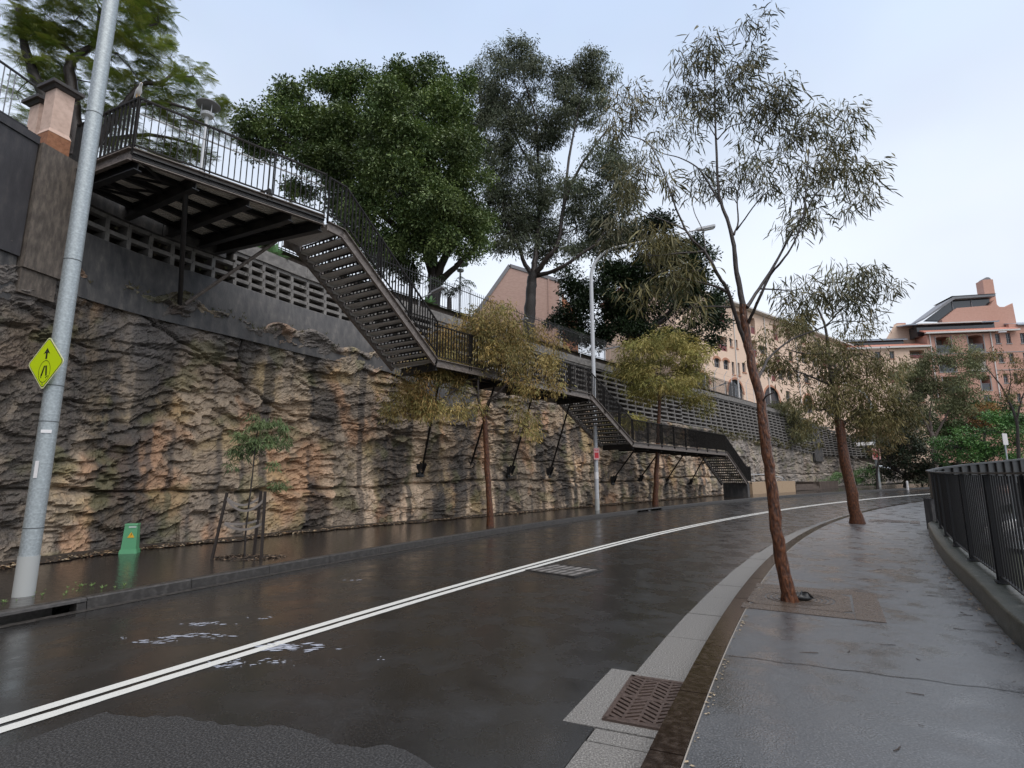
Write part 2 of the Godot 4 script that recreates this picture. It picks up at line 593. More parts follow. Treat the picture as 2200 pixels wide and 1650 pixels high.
func brick_image() -> Image:   # running bond, 13 courses to the tile: mortar dark end, bricks varied
	var im := Image.create(256, 256, false, Image.FORMAT_L8)
	var r := RandomNumberGenerator.new()
	r.seed = 5
	for row in 38:
		for col in 15:
			var v := r.randf_range(.45, 1.)
			var x0 := col * 17 + (8 if row % 2 else 0)
			for y in range(row * 256 / 38 + 1, (row + 1) * 256 / 38):
				for x in 16:
					im.set_pixel((x0 + x) % 256, y, Color(v, v, v))
	return im

# ---------------------------------------------------------------- ground and road
func ground_and_road() -> void:
	var v := PackedVector3Array()
	for j in 60:
		var r := .5 + 1.5 * pow(1.125, j)
		for i in 73:
			var a := TAU * i / 72
			var x := sin(a) * r
			var z := -cos(a) * r
			v.append(Vector3(x, -.42 + minf(rise(x, z), 6.), z))
	tag(mesh_node("ground", grid(v, 73, 60), M.hillside, self), "dark earth beneath the street and beyond it", "ground", "", "structure")
	var lip := KERB - Vector3(.5, 0, 0)
	tag(mesh_node("road", strip(-14, 110, .5, Vector3(.14, 0, 0), lip, -.15, -.15, 8, .05), M.asphalt, self), "wet dark asphalt road bending to the right", "road", "", "structure")
	# rougher, greyer asphalt with a ragged edge near the camera
	v = PackedVector3Array()
	var n := FastNoiseLite.new()
	n.seed = 9
	n.frequency = .9
	for j in 90:
		var t := j / 89.
		var p := Vector2(-3.0, -4.38).lerp(Vector2(.55, -3.25), t)
		p.y += .16 * n.get_noise_1d(t * 4.) + .05 * n.get_noise_1d(t * 22.) - .16 * sin(t * PI)
		for k in 8:
			var q := p + Vector2(-.42, .9) * k * .55
			v.append(Vector3(q.x, 0, q.y))
	for i in v.size():   # laid on the crown of the road
		v[i].y = road_height(v[i]) + .004
	tag(mesh_node("asphalt_patch", grid(v, 8, 90), M.asphalt_coarse, self), "rougher grey asphalt with a ragged edge in front of the centre line", "road", "", "structure")
	# two painted lines with slightly ragged edges
	for side in [-1, 1]:
		v = PackedVector3Array()
		var m := 1200
		for j in m:
			var s := -13. + 118. * pow(j / float(m - 1), 1.6)
			var c: float = off(LINE, s) + .092 * side
			for k in 2:
				var o: float = c + (k - .5) * .118 + (.009 if side > 0 else .003) * n.get_noise_2d(s * 14., k * 50 + side * 9)
				var q := road_at(s, o)
				q.y = road_height(q) + .005
				v.append(q)
		tag(mesh_node("road_marking", grid(v, 2, m), M.line_paint, self), "white centre line nearer the %s" % ("rock face, left of the pair" if side < 0 else "camera, right of the pair, with a ragged edge"), "road marking", "", "structure")
	# kerb and narrow gutter under the cliff
	var kerb := Node3D.new()
	kerb.position = road_at(0, -.1)
	put(kerb, "kerb", self)
	tag(kerb, "dark concrete kerb along the footpath below the rock face", "kerb", "", "structure")
	var s := -12.
	while s < 46.:
		var e := s + 1.5
		var st := mb()
		var inlet: bool = (s > 1.3 and s < 2.9) or (s > 25.4 and s < 27.1)
		if not inlet:
			kerb_block(st, s + .004, e - .004, 0., -.15, -.30, .002, -.155)
		else:
			kerb_block(st, s + .004, e - .004, 0., -.15, -.045, .002, -.045)
			kerb_block(st, s + .004, s + .12, 0., -.15, -.045, -.047, -.155)
			kerb_block(st, e - .12, e - .004, 0., -.15, -.045, -.047, -.155)
			var dk := mb()
			kerb_block(dk, s + .12, e - .12, -.55, -.8, 0., -.047, -.3)
			kerb_block(dk, s + .12, e - .12, -.002, -.55, 0., -.27, -.3)
			obj("inlet_recess", dk, M.pit_concrete, kerb)
		obj("kerb_stone", st, M.kerb, kerb)
		s = e
	var far := mb()
	while s < 109:
		kerb_block(far, s, s + 1.5, 0., -.15, 0., .002, -.155)
		s += 1.5
	tag(obj("far_kerb", far, M.kerb, kerb), "", "", "", "stuff")
	mesh_node("gutter_edge", strip(-12, 109, .5, Vector3(.0, 0, 0), Vector3(.16, 0, 0), -.147, -.145), M.kerb, kerb)
	# footpath under the cliff
	tag(mesh_node("footpath", strip(-14, 110, .5, Vector3(-7, 0, 0), Vector3(-.148, 0, 0), -.02, 0., 6, -.006), M.left_path, self), "wet dark asphalt footpath along the foot of the cliff", "footpath", "", "structure")
	# gutter slabs and kerb on the near side
	var g := Node3D.new()
	g.position = road_at(0, off(KERB, 0.) - .25, -.15)
	put(g, "gutter", self)
	tag(g, "pale rough concrete gutter of slabs beside the near kerb", "gutter", "", "structure")
	var k2 := Node3D.new()
	k2.position = road_at(0, off(KERB, 0.))
	put(k2, "near_kerb", self)
	tag(k2, "dark brown wet stone kerb on the near side", "kerb", "", "structure")
	s = -8.
	while s < 34.:
		var l := 1.25 + rng.randf_range(-.15, .2)
		if s < 2.6 and s + l > 2.35:
			l = 2.36 - s
		if absf(s - 2.36) < .02:   # the gully's surround, wider than the gutter
			l = 1.36
			var fr := mb()
			slab(fr, s + .008, s + .2, -.74, -.004, -.143, -.25)
			slab(fr, s + l - .2, s + l - .008, -.74, -.004, -.143, -.25)
			slab(fr, s + .2, s + l - .2, -.74, -.50, -.143, -.25)
			obj("gully_surround", fr, M.gutter, g)
		else:
			var st := mb()
			var o := rng.randf_range(-.02, .02)
			slab(st, s + .008, s + l - .008, -.5 + o, -.004, -.146 + rng.randf_range(-.002, .002), -.25)
			obj("gutter_slab", st, M.gutter, g)
		s += l
	mesh_node("far_gutter", strip(s, 109, .5, KERB - Vector3(.5, 0, 0), KERB - Vector3(.004, 0, 0), -.147, -.147), M.gutter, g)
	s = -8.
	while s < 34.:
		var l := .62 + rng.randf_range(-.08, .12)
		var st := mb()
		slab(st, s + .004, s + l - .004, 0., .2, rng.randf_range(-.001, .002), -.25)
		obj("kerb_stone", st, M.kerbstone, k2)
		s += l
	mesh_node("far_kerb", strip(s, 109, .5, KERB, KERB + Vector3(.2, 0, 0), .0, .0), M.kerbstone, k2)
	mesh_node("far_kerb_face", strip(s, 109, .5, KERB, KERB, -.25, .0), M.kerbstone, k2)
	mesh_node("joint", strip(-8, 30, .3, KERB + Vector3(.203, 0, 0), KERB + Vector3(.213, 0, 0), -.006, -.006), M.pale_joint, k2)
	# near footpath, to the railing and on round the bend
	v = PackedVector3Array()
	var rows := 250
	for j in rows:
		var q := -14. + 124. * j / (rows - 1)
		var a := off(KERB, q) + .222
		var b := near_edge(q)
		for i in 9:
			v.append(road_at(q, lerpf(a - .007, b, i / 8.), -.002))
	var np := tag(mesh_node("near_footpath", grid(v, 9, rows), M.footpath, self), "wet grey asphalt footpath between the near kerb and the railing", "footpath", "", "structure")
	for q in [4.1, 12.6, 17.4, 21.2]:   # sealed joints across the path
		v = PackedVector3Array()
		for k in 2:
			for i in 24:
				v.append(road_at(q + .016 * k + .02 * sin(i * 1.7 + q), lerpf(off(KERB, q) + .24, near_edge(q) - .27, i / 23.), .0015))
		mesh_node("sealed_joint", grid(v, 24, 2), M.asphalt, np)

func near_edge(s: float) -> float:
	if s < 22.6: return 10.45 + .045 * clampf(s, -10., 22.) + .25
	return 11.45 + .25 + (s - 22.6) * .35 if s < 26. else 12.9

func kerb_block(st: SurfaceTool, s0: float, s1: float, o0: float, o1: float, chamfer: float, top: float, bottom: float) -> void:
	var c := .018
	for k in 2:
		var a := lerpf(s0, s1, k * .5)
		var b := lerpf(s0, s1, k * .5 + .5)
		quad(st, road_at(a, o1, top), road_at(b, o1, top), road_at(b, o0 - c, top), road_at(a, o0 - c, top))
		quad(st, road_at(a, o0 - c, top), road_at(b, o0 - c, top), road_at(b, o0, top - c), road_at(a, o0, top - c))
		quad(st, road_at(a, o0, top - c), road_at(b, o0, top - c), road_at(b, o0 + .01, bottom), road_at(a, o0 + .01, bottom))
	for s in [s0, s1]:
		quad(st, road_at(s, o1, top), road_at(s, o0 - c, top), road_at(s, o0, bottom), road_at(s, o1, bottom))

func slab(st: SurfaceTool, s0: float, s1: float, d0: float, d1: float, top: float, bottom: float) -> void:   # between offsets from the near kerb
	var p := []
	for y in [bottom, top]:
		for q in [[s0, d0], [s0, d1], [s1, d1], [s1, d0]]:
			p.append(road_at(q[0], off(KERB, q[0]) + q[1], y))
	hexa(st, p)

func road_height(p: Vector3) -> float:
	# the crown at a plan position: nearest point of the curve
	var best := 1e9
	var bs := 0.
	var lo := -14.
	var hi := 110.
	for pass_ in 4:
		var step := (hi - lo) / 24.
		for k in 25:
			var s := lo + k * step
			var q := road_at(s, 0)
			var f := heading(s)
			var along := absf((p.x - q.x) * sin(f) - (p.z - q.z) * cos(f))
			if along < best:
				best = along
				bs = s
		lo = bs - step
		hi = bs + step
	var q := road_at(bs, 0)
	var f := heading(bs)
	var o := (p.x - q.x) * cos(f) + (p.z - q.z) * sin(f)
	var t := clampf((o - .14) / (off(KERB, bs) - .5 - .14), 0., 1.)
	return -.15 + rise(p.x, p.z) + .05 * 4. * t * (1. - t)

# ---------------------------------------------------------------- rock and retaining walls
func hash2(x: int, y: int, k: int) -> float:
	var h := (x * 73856093) ^ (y * 19349663) ^ (k * 83492791)
	h = (h ^ (h >> 13)) * 1274126177 & 0x7fffffff
	return float((h ^ (h >> 16)) & 0xffff) / 65535.

func facet(u: float, v: float, k: int) -> float:   # broken faces: every cell its own tilted plane, with a crack between cells
	var ix := int(floor(u))
	var iy := int(floor(v))
	var f1 := 9.
	var f2 := 9.
	var cx := 0
	var cy := 0
	var dx := 0.
	var dy := 0.
	for j in range(-1, 2):
		for i in range(-1, 2):
			var x := ix + i
			var y := iy + j
			var a := u - x - hash2(x, y, k)
			var b := v - y - hash2(x, y, k + 1)
			var d := a * a + b * b
			if d < f1:
				f2 = f1
				f1 = d
				cx = x
				cy = y
				dx = a
				dy = b
			elif d < f2:
				f2 = d
	var g := hash2(cx, cy, k + 2) - .5
	var tilt := .25 + .75 * hash2(cx, cy, k + 3)
	var gap := sqrt(f2) - sqrt(f1)
	return .75 * g - dy * tilt + dx * (hash2(cx, cy, k + 4) - .5) - .22 * clampf(1. - gap / .13, 0., 1.)

func crib_top(s: float) -> float:
	return 8.12 if s < 40. else lerpf(lerpf(8.12, 8.35, smoothstep(40., 60., s)), 6.4, smoothstep(70., 95., s))

func rock_top(s: float) -> float:
	var y := 6.02 + .12 * sin(s * 1.7) + .09 * sin(s * 4.3 + 1.)
	if s > 19.: y = lerpf(y, 5.35, smoothstep(19., 26., s))
	if s > 48.: y = lerpf(y, 5.15 + .25 * sin(s * .9), smoothstep(48., 58., s))
	if s > 80.: y = lerpf(y, 2.6, smoothstep(80., 98., s))
	return y

func cliff_and_walls() -> void:
	var n1 := FastNoiseLite.new()
	n1.seed = 51
	n1.frequency = .35
	n1.fractal_octaves = 3
	var n2 := FastNoiseLite.new()
	n2.seed = 52
	n2.frequency = 1.
	n2.fractal_octaves = 3
	var root := Node3D.new()
	root.position = cliff_at(20, 0, 0)
	put(root, "cliff", self)
	tag(root, "sandstone rock cutting, brown and orange with black water stains", "cliff", "", "structure")
	# resolution falls off along the street
	var cols := PackedFloat32Array()
	var s := 2.0
	while s < 100.:
		cols.append(s)
		s += .045 if s < 21. else (.065 if s < 36. else (.11 if s < 60. else .2))
	var parts := [[0, 0], [0, 0]]
	var ny := 150
	var nx := cols.size()
	var v := PackedVector3Array()
	var c := PackedColorArray()
	v.resize(nx * ny)
	c.resize(nx * ny)
	for i in nx:
		s = cols[i]
		var top := rock_top(s) + .35
		var foot := cliff_at(s)
		var e := cliff_at(s + .05) - cliff_at(s - .05)
		var out := Vector3(-e.z, 0, e.x).normalized()   # towards the street
		var base := rise(foot.x, foot.z) - .25
		for j in ny:
			var t := j / (ny - 1.)
			var y := lerpf(base, top, t)
			var wx := .13 * n2.get_noise_2d(s * .8, y * .8) + .5 * n1.get_noise_2d(s * .8, y * .8)
			var wy := .12 * n2.get_noise_2d(s * .9 + 40., y * .9 + 9.) + .22 * n1.get_noise_2d(s * .7 + 40., y * .7)
			var u := s + wx
			var w := y + wy - .22 * s * (1. if s < 30. else .7) * .3
			var steep := smoothstep(46., 60., s)
			var d := .12 * facet((u - .6 * w) / 1.05, w / .50, 3) + .088 * (.35 + 1.3 * smoothstep(-.25, .3, n1.get_noise_2d(s * .9 + 400., y * 1.1))) * facet((u + .8 * w) / .42, (w - .12 * u) / .21, 13)
			if s < 40.: d += .034 * facet((u + .9 * w) / .16, (w - .2 * u) / .085, 23)
			d += .24 * n1.get_noise_2d(s * .55, y * .55 + 30.)
			# bedding cracks and one vertical joint
			var bed := 1.33 + .10 * sin(s * .31) + .10 * n2.get_noise_1d(s * .5) + rise(foot.x, foot.z)
			d -= .17 * exp(-pow((y - bed) / .035, 2.)) * smoothstep(7., 9.5, s)
			d += .09 * smoothstep(bed + .02, bed - .3, y) * smoothstep(8., 12., s)
			var bed2 := 5.75 - .42 * (s - 10.3) + .10 * n2.get_noise_1d(s * 1.3 + 7.)
			d -= .20 * exp(-pow((y - bed2) / .04, 2.)) * smoothstep(10., 10.6, s) * (1. - smoothstep(15., 16.5, s))
			var bed3 := 2.5 + .2 * n2.get_noise_1d(s * .4 + 70.)
			d -= .12 * exp(-pow((y - bed3) / .03, 2.)) * smoothstep(19., 21., s) * (1. - smoothstep(44., 46., s))
			for bd in [[.62, 3.], [3.35, 8.5], [4.35, 17.], [4.95, 26.]]:   # long bedding seams
				var by: float = bd[0] + .16 * sin(s * .37 + bd[1]) + .12 * n2.get_noise_1d(s * .6 + bd[1] * 9.)
				d -= .11 * exp(-pow((y - by) / .026, 2.)) * smoothstep(-.1, .12, n1.get_noise_2d(s * .5, bd[1] * 7.))
			d -= .14 * exp(-pow((s - 13.55 - .06 * n2.get_noise_1d(y * 2.)) / .035, 2.)) * smoothstep(4.35, 4.5, y) * (1. - smoothstep(5.6, 5.8, y))
			if y > top - .55: d += .10 * smoothstep(top - .55, top - .3, y) - .75 * smoothstep(top - .25, top, y)
			d -= steep * y * .05   # further on the rock lies back
			var p := foot + out * d
			p.y = y
			v[j * nx + i] = p
			c[j * nx + i] = rock_colour(s, y, n1, n2)
	mesh_node("rock_face", facets(v, nx, ny, c), M.rock, root)
	# the wall that carries the walkway: concrete beam, crib, panels
	var wall := thing("crib_wall", cliff_at(20, .3, 6.), "grey concrete crib retaining wall with dark openings above the rock face", "retaining wall")
	var beam := PackedVector3Array()
	var q := 9.
	var ns := 0
	while q < 24.:
		var fall := lerpf(0., 1.5, smoothstep(19., 24., q))
		for p in [[-.06, 5.5 - fall], [.10, 7.02 - fall], [.13, 7.06 - fall], [.42, 7.06 - fall]]:
			beam.append(cliff_at(q, p[0], p[1]))
		q += .4
		ns += 1
	mesh_node("concrete_beam", grid(beam, 4, ns), M.old_concrete, wall)
	var cell := 0.
	s = 9.3
	var rest := mb()
	var nh := 0
	while s < 97.:
		var step := .56 if s < 20. else 1.08
		var bottom := 7.06 if s < 19.5 else lerpf(7.06, 5.11, smoothstep(19.5, 33., s))
		if s > 60.: bottom = lerpf(5.11, 4.3, smoothstep(60., 78., s))
		var top := 8.12 if s > 12.9 else 7.76
		if s > 40.: top = crib_top(s)
		var rows := maxi(2, int(round((top - bottom) / .29)))
		var rh := (top - bottom) / rows
		var skip: bool = false
		for r in rows:
			var y := bottom + rh * r
			var b0 := .14 + (y - 6.) * .10
			var a := cliff_at(s + .01, b0 + .09, y + rh - .05)
			var b := cliff_at(s + step - .01, b0 + .09, y + rh - .05)
			var h0 := cliff_at(s, b0 - .03, y + (rh - .10) * .5)
			var h1 := cliff_at(s, b0 + .45, y + (rh - .10) * .5)
			if nh < 300:
				bar_piece("stretcher", a, b, .18, .10, M.crib_concrete, wall)
				bar_piece("header", h0, h1, .10, rh - .10 + .012, M.crib_concrete, wall)
			else:
				bar(rest, a, b, .18, .10)
				bar(rest, h0, h1, .14, rh - .10 + .012)
			nh += 1
		s += step
	tag(obj("far_crib", rest, M.crib_concrete, wall), "", "", "", "stuff")
	# fill behind the openings
	var fill := PackedVector3Array()
	s = 9.
	ns = 0
	while s < 97.:
		for p in [[.40, 3.4], [.40, 5.], [.72, crib_top(s) - .06]]:
			fill.append(cliff_at(s, p[0], p[1]))
		s += .5
		ns += 1
	mesh_node("earth_fill", grid(fill, 3, ns), M.soil, wall)
	# capping beam over the crib, then the set-back parapet
	s = 9.
	while s < 96.:
		var l := 2.2 if s < 12.9 else 3.0
		var e := minf(s + l, 12.95) if s < 12.9 else minf(s + l, 96.)
		if s < 12.9:
			wall_block(wall, "wall_panel", s + .01, e - .01, .20, .60, 7.77, 8.36, M.old_concrete)
		else:
			var ct := crib_top(s + 1.5)
			wall_block(wall, "capping_beam", s + .005, e - .005, .26, .66, ct + .005, ct + (.38 if s < 72. else .2), M.crib_concrete)
		s = e
	var but := mb()
	var p0 := []
	for y in [3.6, 8.1]:
		for z in [[76.4, 0.], [78.6, 0.], [78.6, .8], [76.4, .8]]:
			p0.append(cliff_at(z[0], z[1] + (y - 3.6) * .08 - .12, y))
	hexa(but, p0)
	obj("buttress", but, M.old_concrete, wall)
	var par := thing("parapet_wall", cliff_at(30, .9, 8.5), "brown stained parapet wall along the top of the crib wall, under the picket fence", "wall")
	s = 12.95
	while s < 70.:
		var e := s + 3.05
		wall_block(par, "wall_section", s + .006, e - .006, .74, 1.0, 8.2, 8.92 if s < 46. else 8.98, M.brown_wall)
		s = e
	# abutment on the left: dark rendered wall over rough footing, with its bare end pier
	var ab := thing("abutment_wall", cliff_at(5, .2, 6), "tall dark rendered abutment wall at the left above the rock", "wall")
	s = -4.
	while s < 8.:
		wall_block(ab, "rendered_panel", s, minf(s + 3., 8.02) - .004, -.08, .6, 5.9, 8.30, M.dark_render)
		wall_block(ab, "coping", s, minf(s + 3., 8.02) - .004, -.11, .6, 8.303, 8.47, M.dark_render)
		wall_block(ab, "footing", s, minf(s + 3., 8.02) - .004, -.02, .5, 5.0, 5.897, M.old_concrete)
		s += 3.
	wall_block(ab, "end_pier", 8.03, 8.86, -.16, .7, 5.7, 8.36, M.pier_concrete)
	wall_block(ab, "pier_footing", 8.05, 8.80, -.10, .6, 5.2, 5.698, M.pier_concrete)

func wall_block(parent: Node3D, called: String, s0: float, s1: float, b0: float, b1: float, y0: float, y1: float, m: Material) -> void:
	var st := mb()
	var k := maxi(1, int((s1 - s0) / 1.0))
	for i in k:
		var a := lerpf(s0, s1, float(i) / k)
		var b := lerpf(s0, s1, float(i + 1) / k)
		var p := []
		for y in [y0, y1]:
			for q in [[a, b0], [b, b0], [b, b1], [a, b1]]:
				p.append(cliff_at(q[0], q[1], y))
		hexa(st, p)
	obj(called, st, m, parent)

func rock_colour(s: float, y: float, n1: FastNoiseLite, n2: FastNoiseLite) -> Color:
	var c := Color(.17, .137, .108).lerp(Color(.31, .245, .18), clampf(.5 + .9 * n1.get_noise_2d(s * .8 + 200., y * 1.1), 0., 1.))
	var grain := n2.get_noise_2d(s * 3., y * 3.)
	var tan := smoothstep(11., 15., s) * (1. - smoothstep(34., 42., s)) * smoothstep(-.25, .2, n1.get_noise_2d(s * .6 + 500., y * .5))
	c = c.lerp(Color(.37, .26, .165), .5 * tan)
	# iron bands and rusty runs
	var iron := smoothstep(.10, .42, n1.get_noise_2d(s * 1.15 + 90., y * .8 - 17.) + .15 * grain)
	c = c.lerp(Color(.37, .205, .115), .62 * iron)
	var ochre := smoothstep(.12, .45, n1.get_noise_2d(s * .9 - 60., y * 1.2 + 44.) + .1 * grain)
	c = c.lerp(Color(.34, .245, .115), .55 * ochre)
	# pale scoured strips that hang down the lower rock
	var run := smoothstep(.06, .26, n2.get_noise_2d(s * 1.15 + 11., y * .06) + .14 * grain)
	var low := smoothstep(15., 19., s) * (1. - smoothstep(2.6, 3.6, y + .8 * n2.get_noise_1d(s * 1.7)))
	c = c.lerp(Color(.56, .42, .30), .75 * run * low)
	# black crust where water runs, thick towards the left
	var left := 1. - smoothstep(11.5, 16., s + .5 * n1.get_noise_1d(y * 3.))
	var crust := smoothstep(.06 - .18 * left, .34 - .14 * left, n1.get_noise_2d(s * 1.1 - 300., y * .42) + .22 * grain)
	c = c.lerp(Color(.042, .039, .038), .82 * crust)
	var drip := smoothstep(.08, .26, n2.get_noise_2d(s * 1.25 + 70., y * .06 + 5.) + .14 * grain)
	c = c.lerp(Color(.052, .047, .044), .74 * drip)
	# grey weathered skin near the top
	var skin := smoothstep(-.1, .3, n1.get_noise_2d(s * .7 + 33., y * .9) + .35 * (y - 4.9))
	c = c.lerp(Color(.135, .122, .115), .5 * skin * (1. - .5 * iron))
	if s > 46.: c = c.lerp(Color(.24, .215, .195), .7 * smoothstep(46., 56., s) * (1. - .5 * crust))
	var moss := smoothstep(.22, .42, n1.get_noise_2d(s * 1.7 + 5., y * 1.7 + 80.))
	c = c.lerp(Color(.13, .125, .05), .4 * moss)
	return c * (1.36 + .45 * grain)

# ---------------------------------------------------------------- the ground above
func terrace_y(s: float, o: float) -> float:
	var y := 8.42 if s < 12.9 else 8.86
	y += clampf(o - 3., 0., 30.) * .085
	if s > 70.:
		var t := smoothstep(70., 112., s)
		var low := 1.2 + clampf(o, 0., 40.) * .27
		y = lerpf(y, low, t)
	return y

func upper_ground() -> void:
	var v := PackedVector3Array()
	var ss := PackedFloat32Array()
	var s := -5.
	while s < 122.:
		ss.append(s)
		s += 1.
	var offs := [.5, .98, 1.6, 3., 5., 8., 12., 17., 23., 30., 40., 55., 90., 160.]
	for q in ss:
		for o in offs:
			var p: Vector3 = cliff_at(q, o) if o < 6. else cliff_at(q, 6.) + (cliff_at(q, 6.) - cliff_at(q, 5.)).normalized().lerp(Vector3(-.62, 0, -.78), clampf((o - 6.) / 20., 0., 1.)).normalized() * (o - 6.)
			p.y = terrace_y(q, o)
			if o < .6 and q > 96.: p.y = minf(p.y, .5)
			v.append(p)
	tag(mesh_node("hillside", grid(v, offs.size(), ss.size()), M.hillside, self), "upper ground behind the retaining wall, rising to the flats", "hillside", "", "structure")

# ---------------------------------------------------------------- buildings
func wall_xf(o: Vector3, ang: float) -> Transform3D:   # x along the wall, y up, z out of it
	var a := deg_to_rad(ang)
	return Transform3D(Basis(Vector3(sin(a), 0, -cos(a)), Vector3.UP, Vector3(cos(a), 0, sin(a))), Vector3(o.x, 0, o.z))

func rect_box(st: SurfaceTool, t: Transform3D, x0: float, x1: float, y0: float, y1: float, z0: float, z1: float) -> void:
	var p := []
	for y in [y0, y1]:
		for q in [[x0, z1], [x1, z1], [x1, z0], [x0, z0]]:
			p.append(t * Vector3(q[0], y, q[1]))
	hexa(st, p)

func facade(b: Node3D, t: Transform3D, x0: float, x1: float, y0: float, y1: float, ops: Array, skin: Material, trim: Material, z := 0., deep := 9.) -> void:
	# ops: [x from, x to, y from, y to, kind]; real openings with reveals, each with a window of its own
	var xs := [x0, x1]
	var ys := [y0, y1]
	for o in ops:
		xs.append_array([o[0], o[1]])
		ys.append_array([o[2], o[3]])
	xs.sort()
	ys.sort()
	var st := mb()
	for j in ys.size() - 1:
		for i in xs.size() - 1:
			var cx: float = (xs[i] + xs[i + 1]) * .5
			var cy: float = (ys[j] + ys[j + 1]) * .5
			if xs[i + 1] - xs[i] < .001 or ys[j + 1] - ys[j] < .001: continue
			var open := false
			for o in ops:
				if cx > o[0] and cx < o[1] and cy > o[2] and cy < o[3]: open = true
			if not open:
				quad(st, t * Vector3(xs[i], ys[j], z), t * Vector3(xs[i], ys[j + 1], z), t * Vector3(xs[i + 1], ys[j + 1], z), t * Vector3(xs[i + 1], ys[j], z))
	for o in ops:
		var d: float = 1.4 if o[4] == "b" else (2.2 if o[4] == "c" else .32)
		var a: float = o[0]
		var e: float = o[1]
		var l: float = o[2]
		var u: float = o[3]
		quad(st, t * Vector3(a, l, z), t * Vector3(a, l, z - d), t * Vector3(a, u, z - d), t * Vector3(a, u, z))
		quad(st, t * Vector3(e, l, z), t * Vector3(e, u, z), t * Vector3(e, u, z - d), t * Vector3(e, l, z - d))
		quad(st, t * Vector3(a, u, z), t * Vector3(a, u, z - d), t * Vector3(e, u, z - d), t * Vector3(e, u, z))
		quad(st, t * Vector3(a, l, z), t * Vector3(e, l, z), t * Vector3(e, l, z - d), t * Vector3(a, l, z - d))
		if o[4] in ["a", "g"] or (o[4] == "c" and l > 20.):
			var r := (e - a) * (.5 if o[4] == "g" else .22 if o[4] == "a" else .12)
			for k in 8:
				var f0 := k / 8.
				var f1 := (k + 1) / 8.
				var h0 := u - r + r * sqrt(maxf(0., 1. - pow(2. * f0 - 1., 2.)))
				var h1 := u - r + r * sqrt(maxf(0., 1. - pow(2. * f1 - 1., 2.)))
				quad(st, t * Vector3(lerpf(a, e, f0), h0, z), t * Vector3(lerpf(a, e, f0), u, z), t * Vector3(lerpf(a, e, f1), u, z), t * Vector3(lerpf(a, e, f1), h1, z))
	# the other three sides and the top
	quad(st, t * Vector3(x0, y0, z - deep), t * Vector3(x0, y1, z - deep), t * Vector3(x0, y1, z), t * Vector3(x0, y0, z))
	quad(st, t * Vector3(x1, y0, z), t * Vector3(x1, y1, z), t * Vector3(x1, y1, z - deep), t * Vector3(x1, y0, z - deep))
	quad(st, t * Vector3(x0, y0, z - deep), t * Vector3(x1, y0, z - deep), t * Vector3(x1, y1, z - deep), t * Vector3(x0, y1, z - deep))
	quad(st, t * Vector3(x0, y1, z), t * Vector3(x0, y1, z - deep), t * Vector3(x1, y1, z - deep), t * Vector3(x1, y1, z))
	obj("wall", st, skin, b)
	for o in ops:
		var a: float = o[0]
		var e: float = o[1]
		var l: float = o[2]
		var u: float = o[3]
		if o[4] in ["b", "c"]:
			var back := 1.4 if o[4] == "b" else 2.2
			var rec := mb()
			rect_box(rec, t, a - .01, e + .01, l - .01, u + .01, z - back - .1, z - back + .02)
			var w := obj("balcony", rec, M.interior, b)
			var pn := mb()
			rect_box(pn, t, a + .02, e - .02, l + .03, lerpf(l, u, .42), z - .16, z - .12)
			obj("balcony_panel", pn, M.red_panel if o[4] == "b" else M.glass, w)
			if o[4] == "c":
				var sl := mb()
				rect_box(sl, t, a + .25, lerpf(a, e, .62), l + .02, u - .25, z - back + .03, z - back + .07)
				obj("sliding_door", sl, M.glass, w)
				var sf := mb()
				rect_box(sf, t, a - .14, a - .005, l - .14, u + .05, z - .02, z + .05)
				rect_box(sf, t, e + .005, e + .14, l - .14, u + .05, z - .02, z + .05)
				rect_box(sf, t, a - .005, e + .005, l - .14, l - .005, z - .02, z + .05)
				obj("surround", sf, M.stone_trim, w)
			var rl := mb()
			rect_box(rl, t, a + .01, e - .01, lerpf(l, u, .44), lerpf(l, u, .44) + .06, z - .18, z - .10)
			obj("handrail", rl, M.frame_grey, w)
			continue
		var fr := mb()
		var f := .07
		rect_box(fr, t, a, a + f, l, u, z - .28, z - .16)
		rect_box(fr, t, e - f, e, l, u, z - .28, z - .16)
		rect_box(fr, t, a + f, e - f, u - f, u, z - .28, z - .16)
		rect_box(fr, t, a + f, e - f, l, l + f, z - .28, z - .16)
		if o[4] == "g":
			var x := a + .3
			while x < e - .1:
				rect_box(fr, t, x - .02, x + .02, l + f, u - f, z - .26, z - .2)
				x += .3
		elif u - l > .9 or e - a > 1.1:
			rect_box(fr, t, (a + e) * .5 - .03, (a + e) * .5 + .03, l + f, u - f, z - .27, z - .17)
			rect_box(fr, t, a + f, e - f, (l + u) * .5 - .03, (l + u) * .5 + .03, z - .265, z - .175)
		var win := obj("window", fr, M.frame_grey if o[4] != "l" else M.white_trim, b)
		var pane := mb()
		rect_box(pane, t, a + .01, e - .01, l + .01, u - .01, z - .25, z - .23)
		obj("pane", pane, M.blind if o[4] == "l" else M.glass, win)
		var tr := mb()
		if o[4] in ["a", "g"]:
			var r := (e - a) * (.5 if o[4] == "g" else .22)
			for k in 8:
				var pts := []
				for zz in [z + .002, z + .05]:
					for g in [[k, 0.], [k + 1, 0.], [k + 1, .26], [k, .26]]:
						var q: float = g[0] / 8.
						var ww: float = (e - a) * .5 + g[1]
						var ang := PI - PI * q
						pts.append(t * Vector3((a + e) * .5 + cos(ang) * ww, u - r + sin(ang) * (r + g[1]), zz))
				hexa(tr, [pts[0], pts[1], pts[5], pts[4], pts[3], pts[2], pts[6], pts[7]])
			obj("arch", tr, trim, win)
		else:
			rect_box(tr, t, a - .08, e + .08, l - .14, l - .005, z - .02, z + .06)
			obj("sill", tr, trim, win)

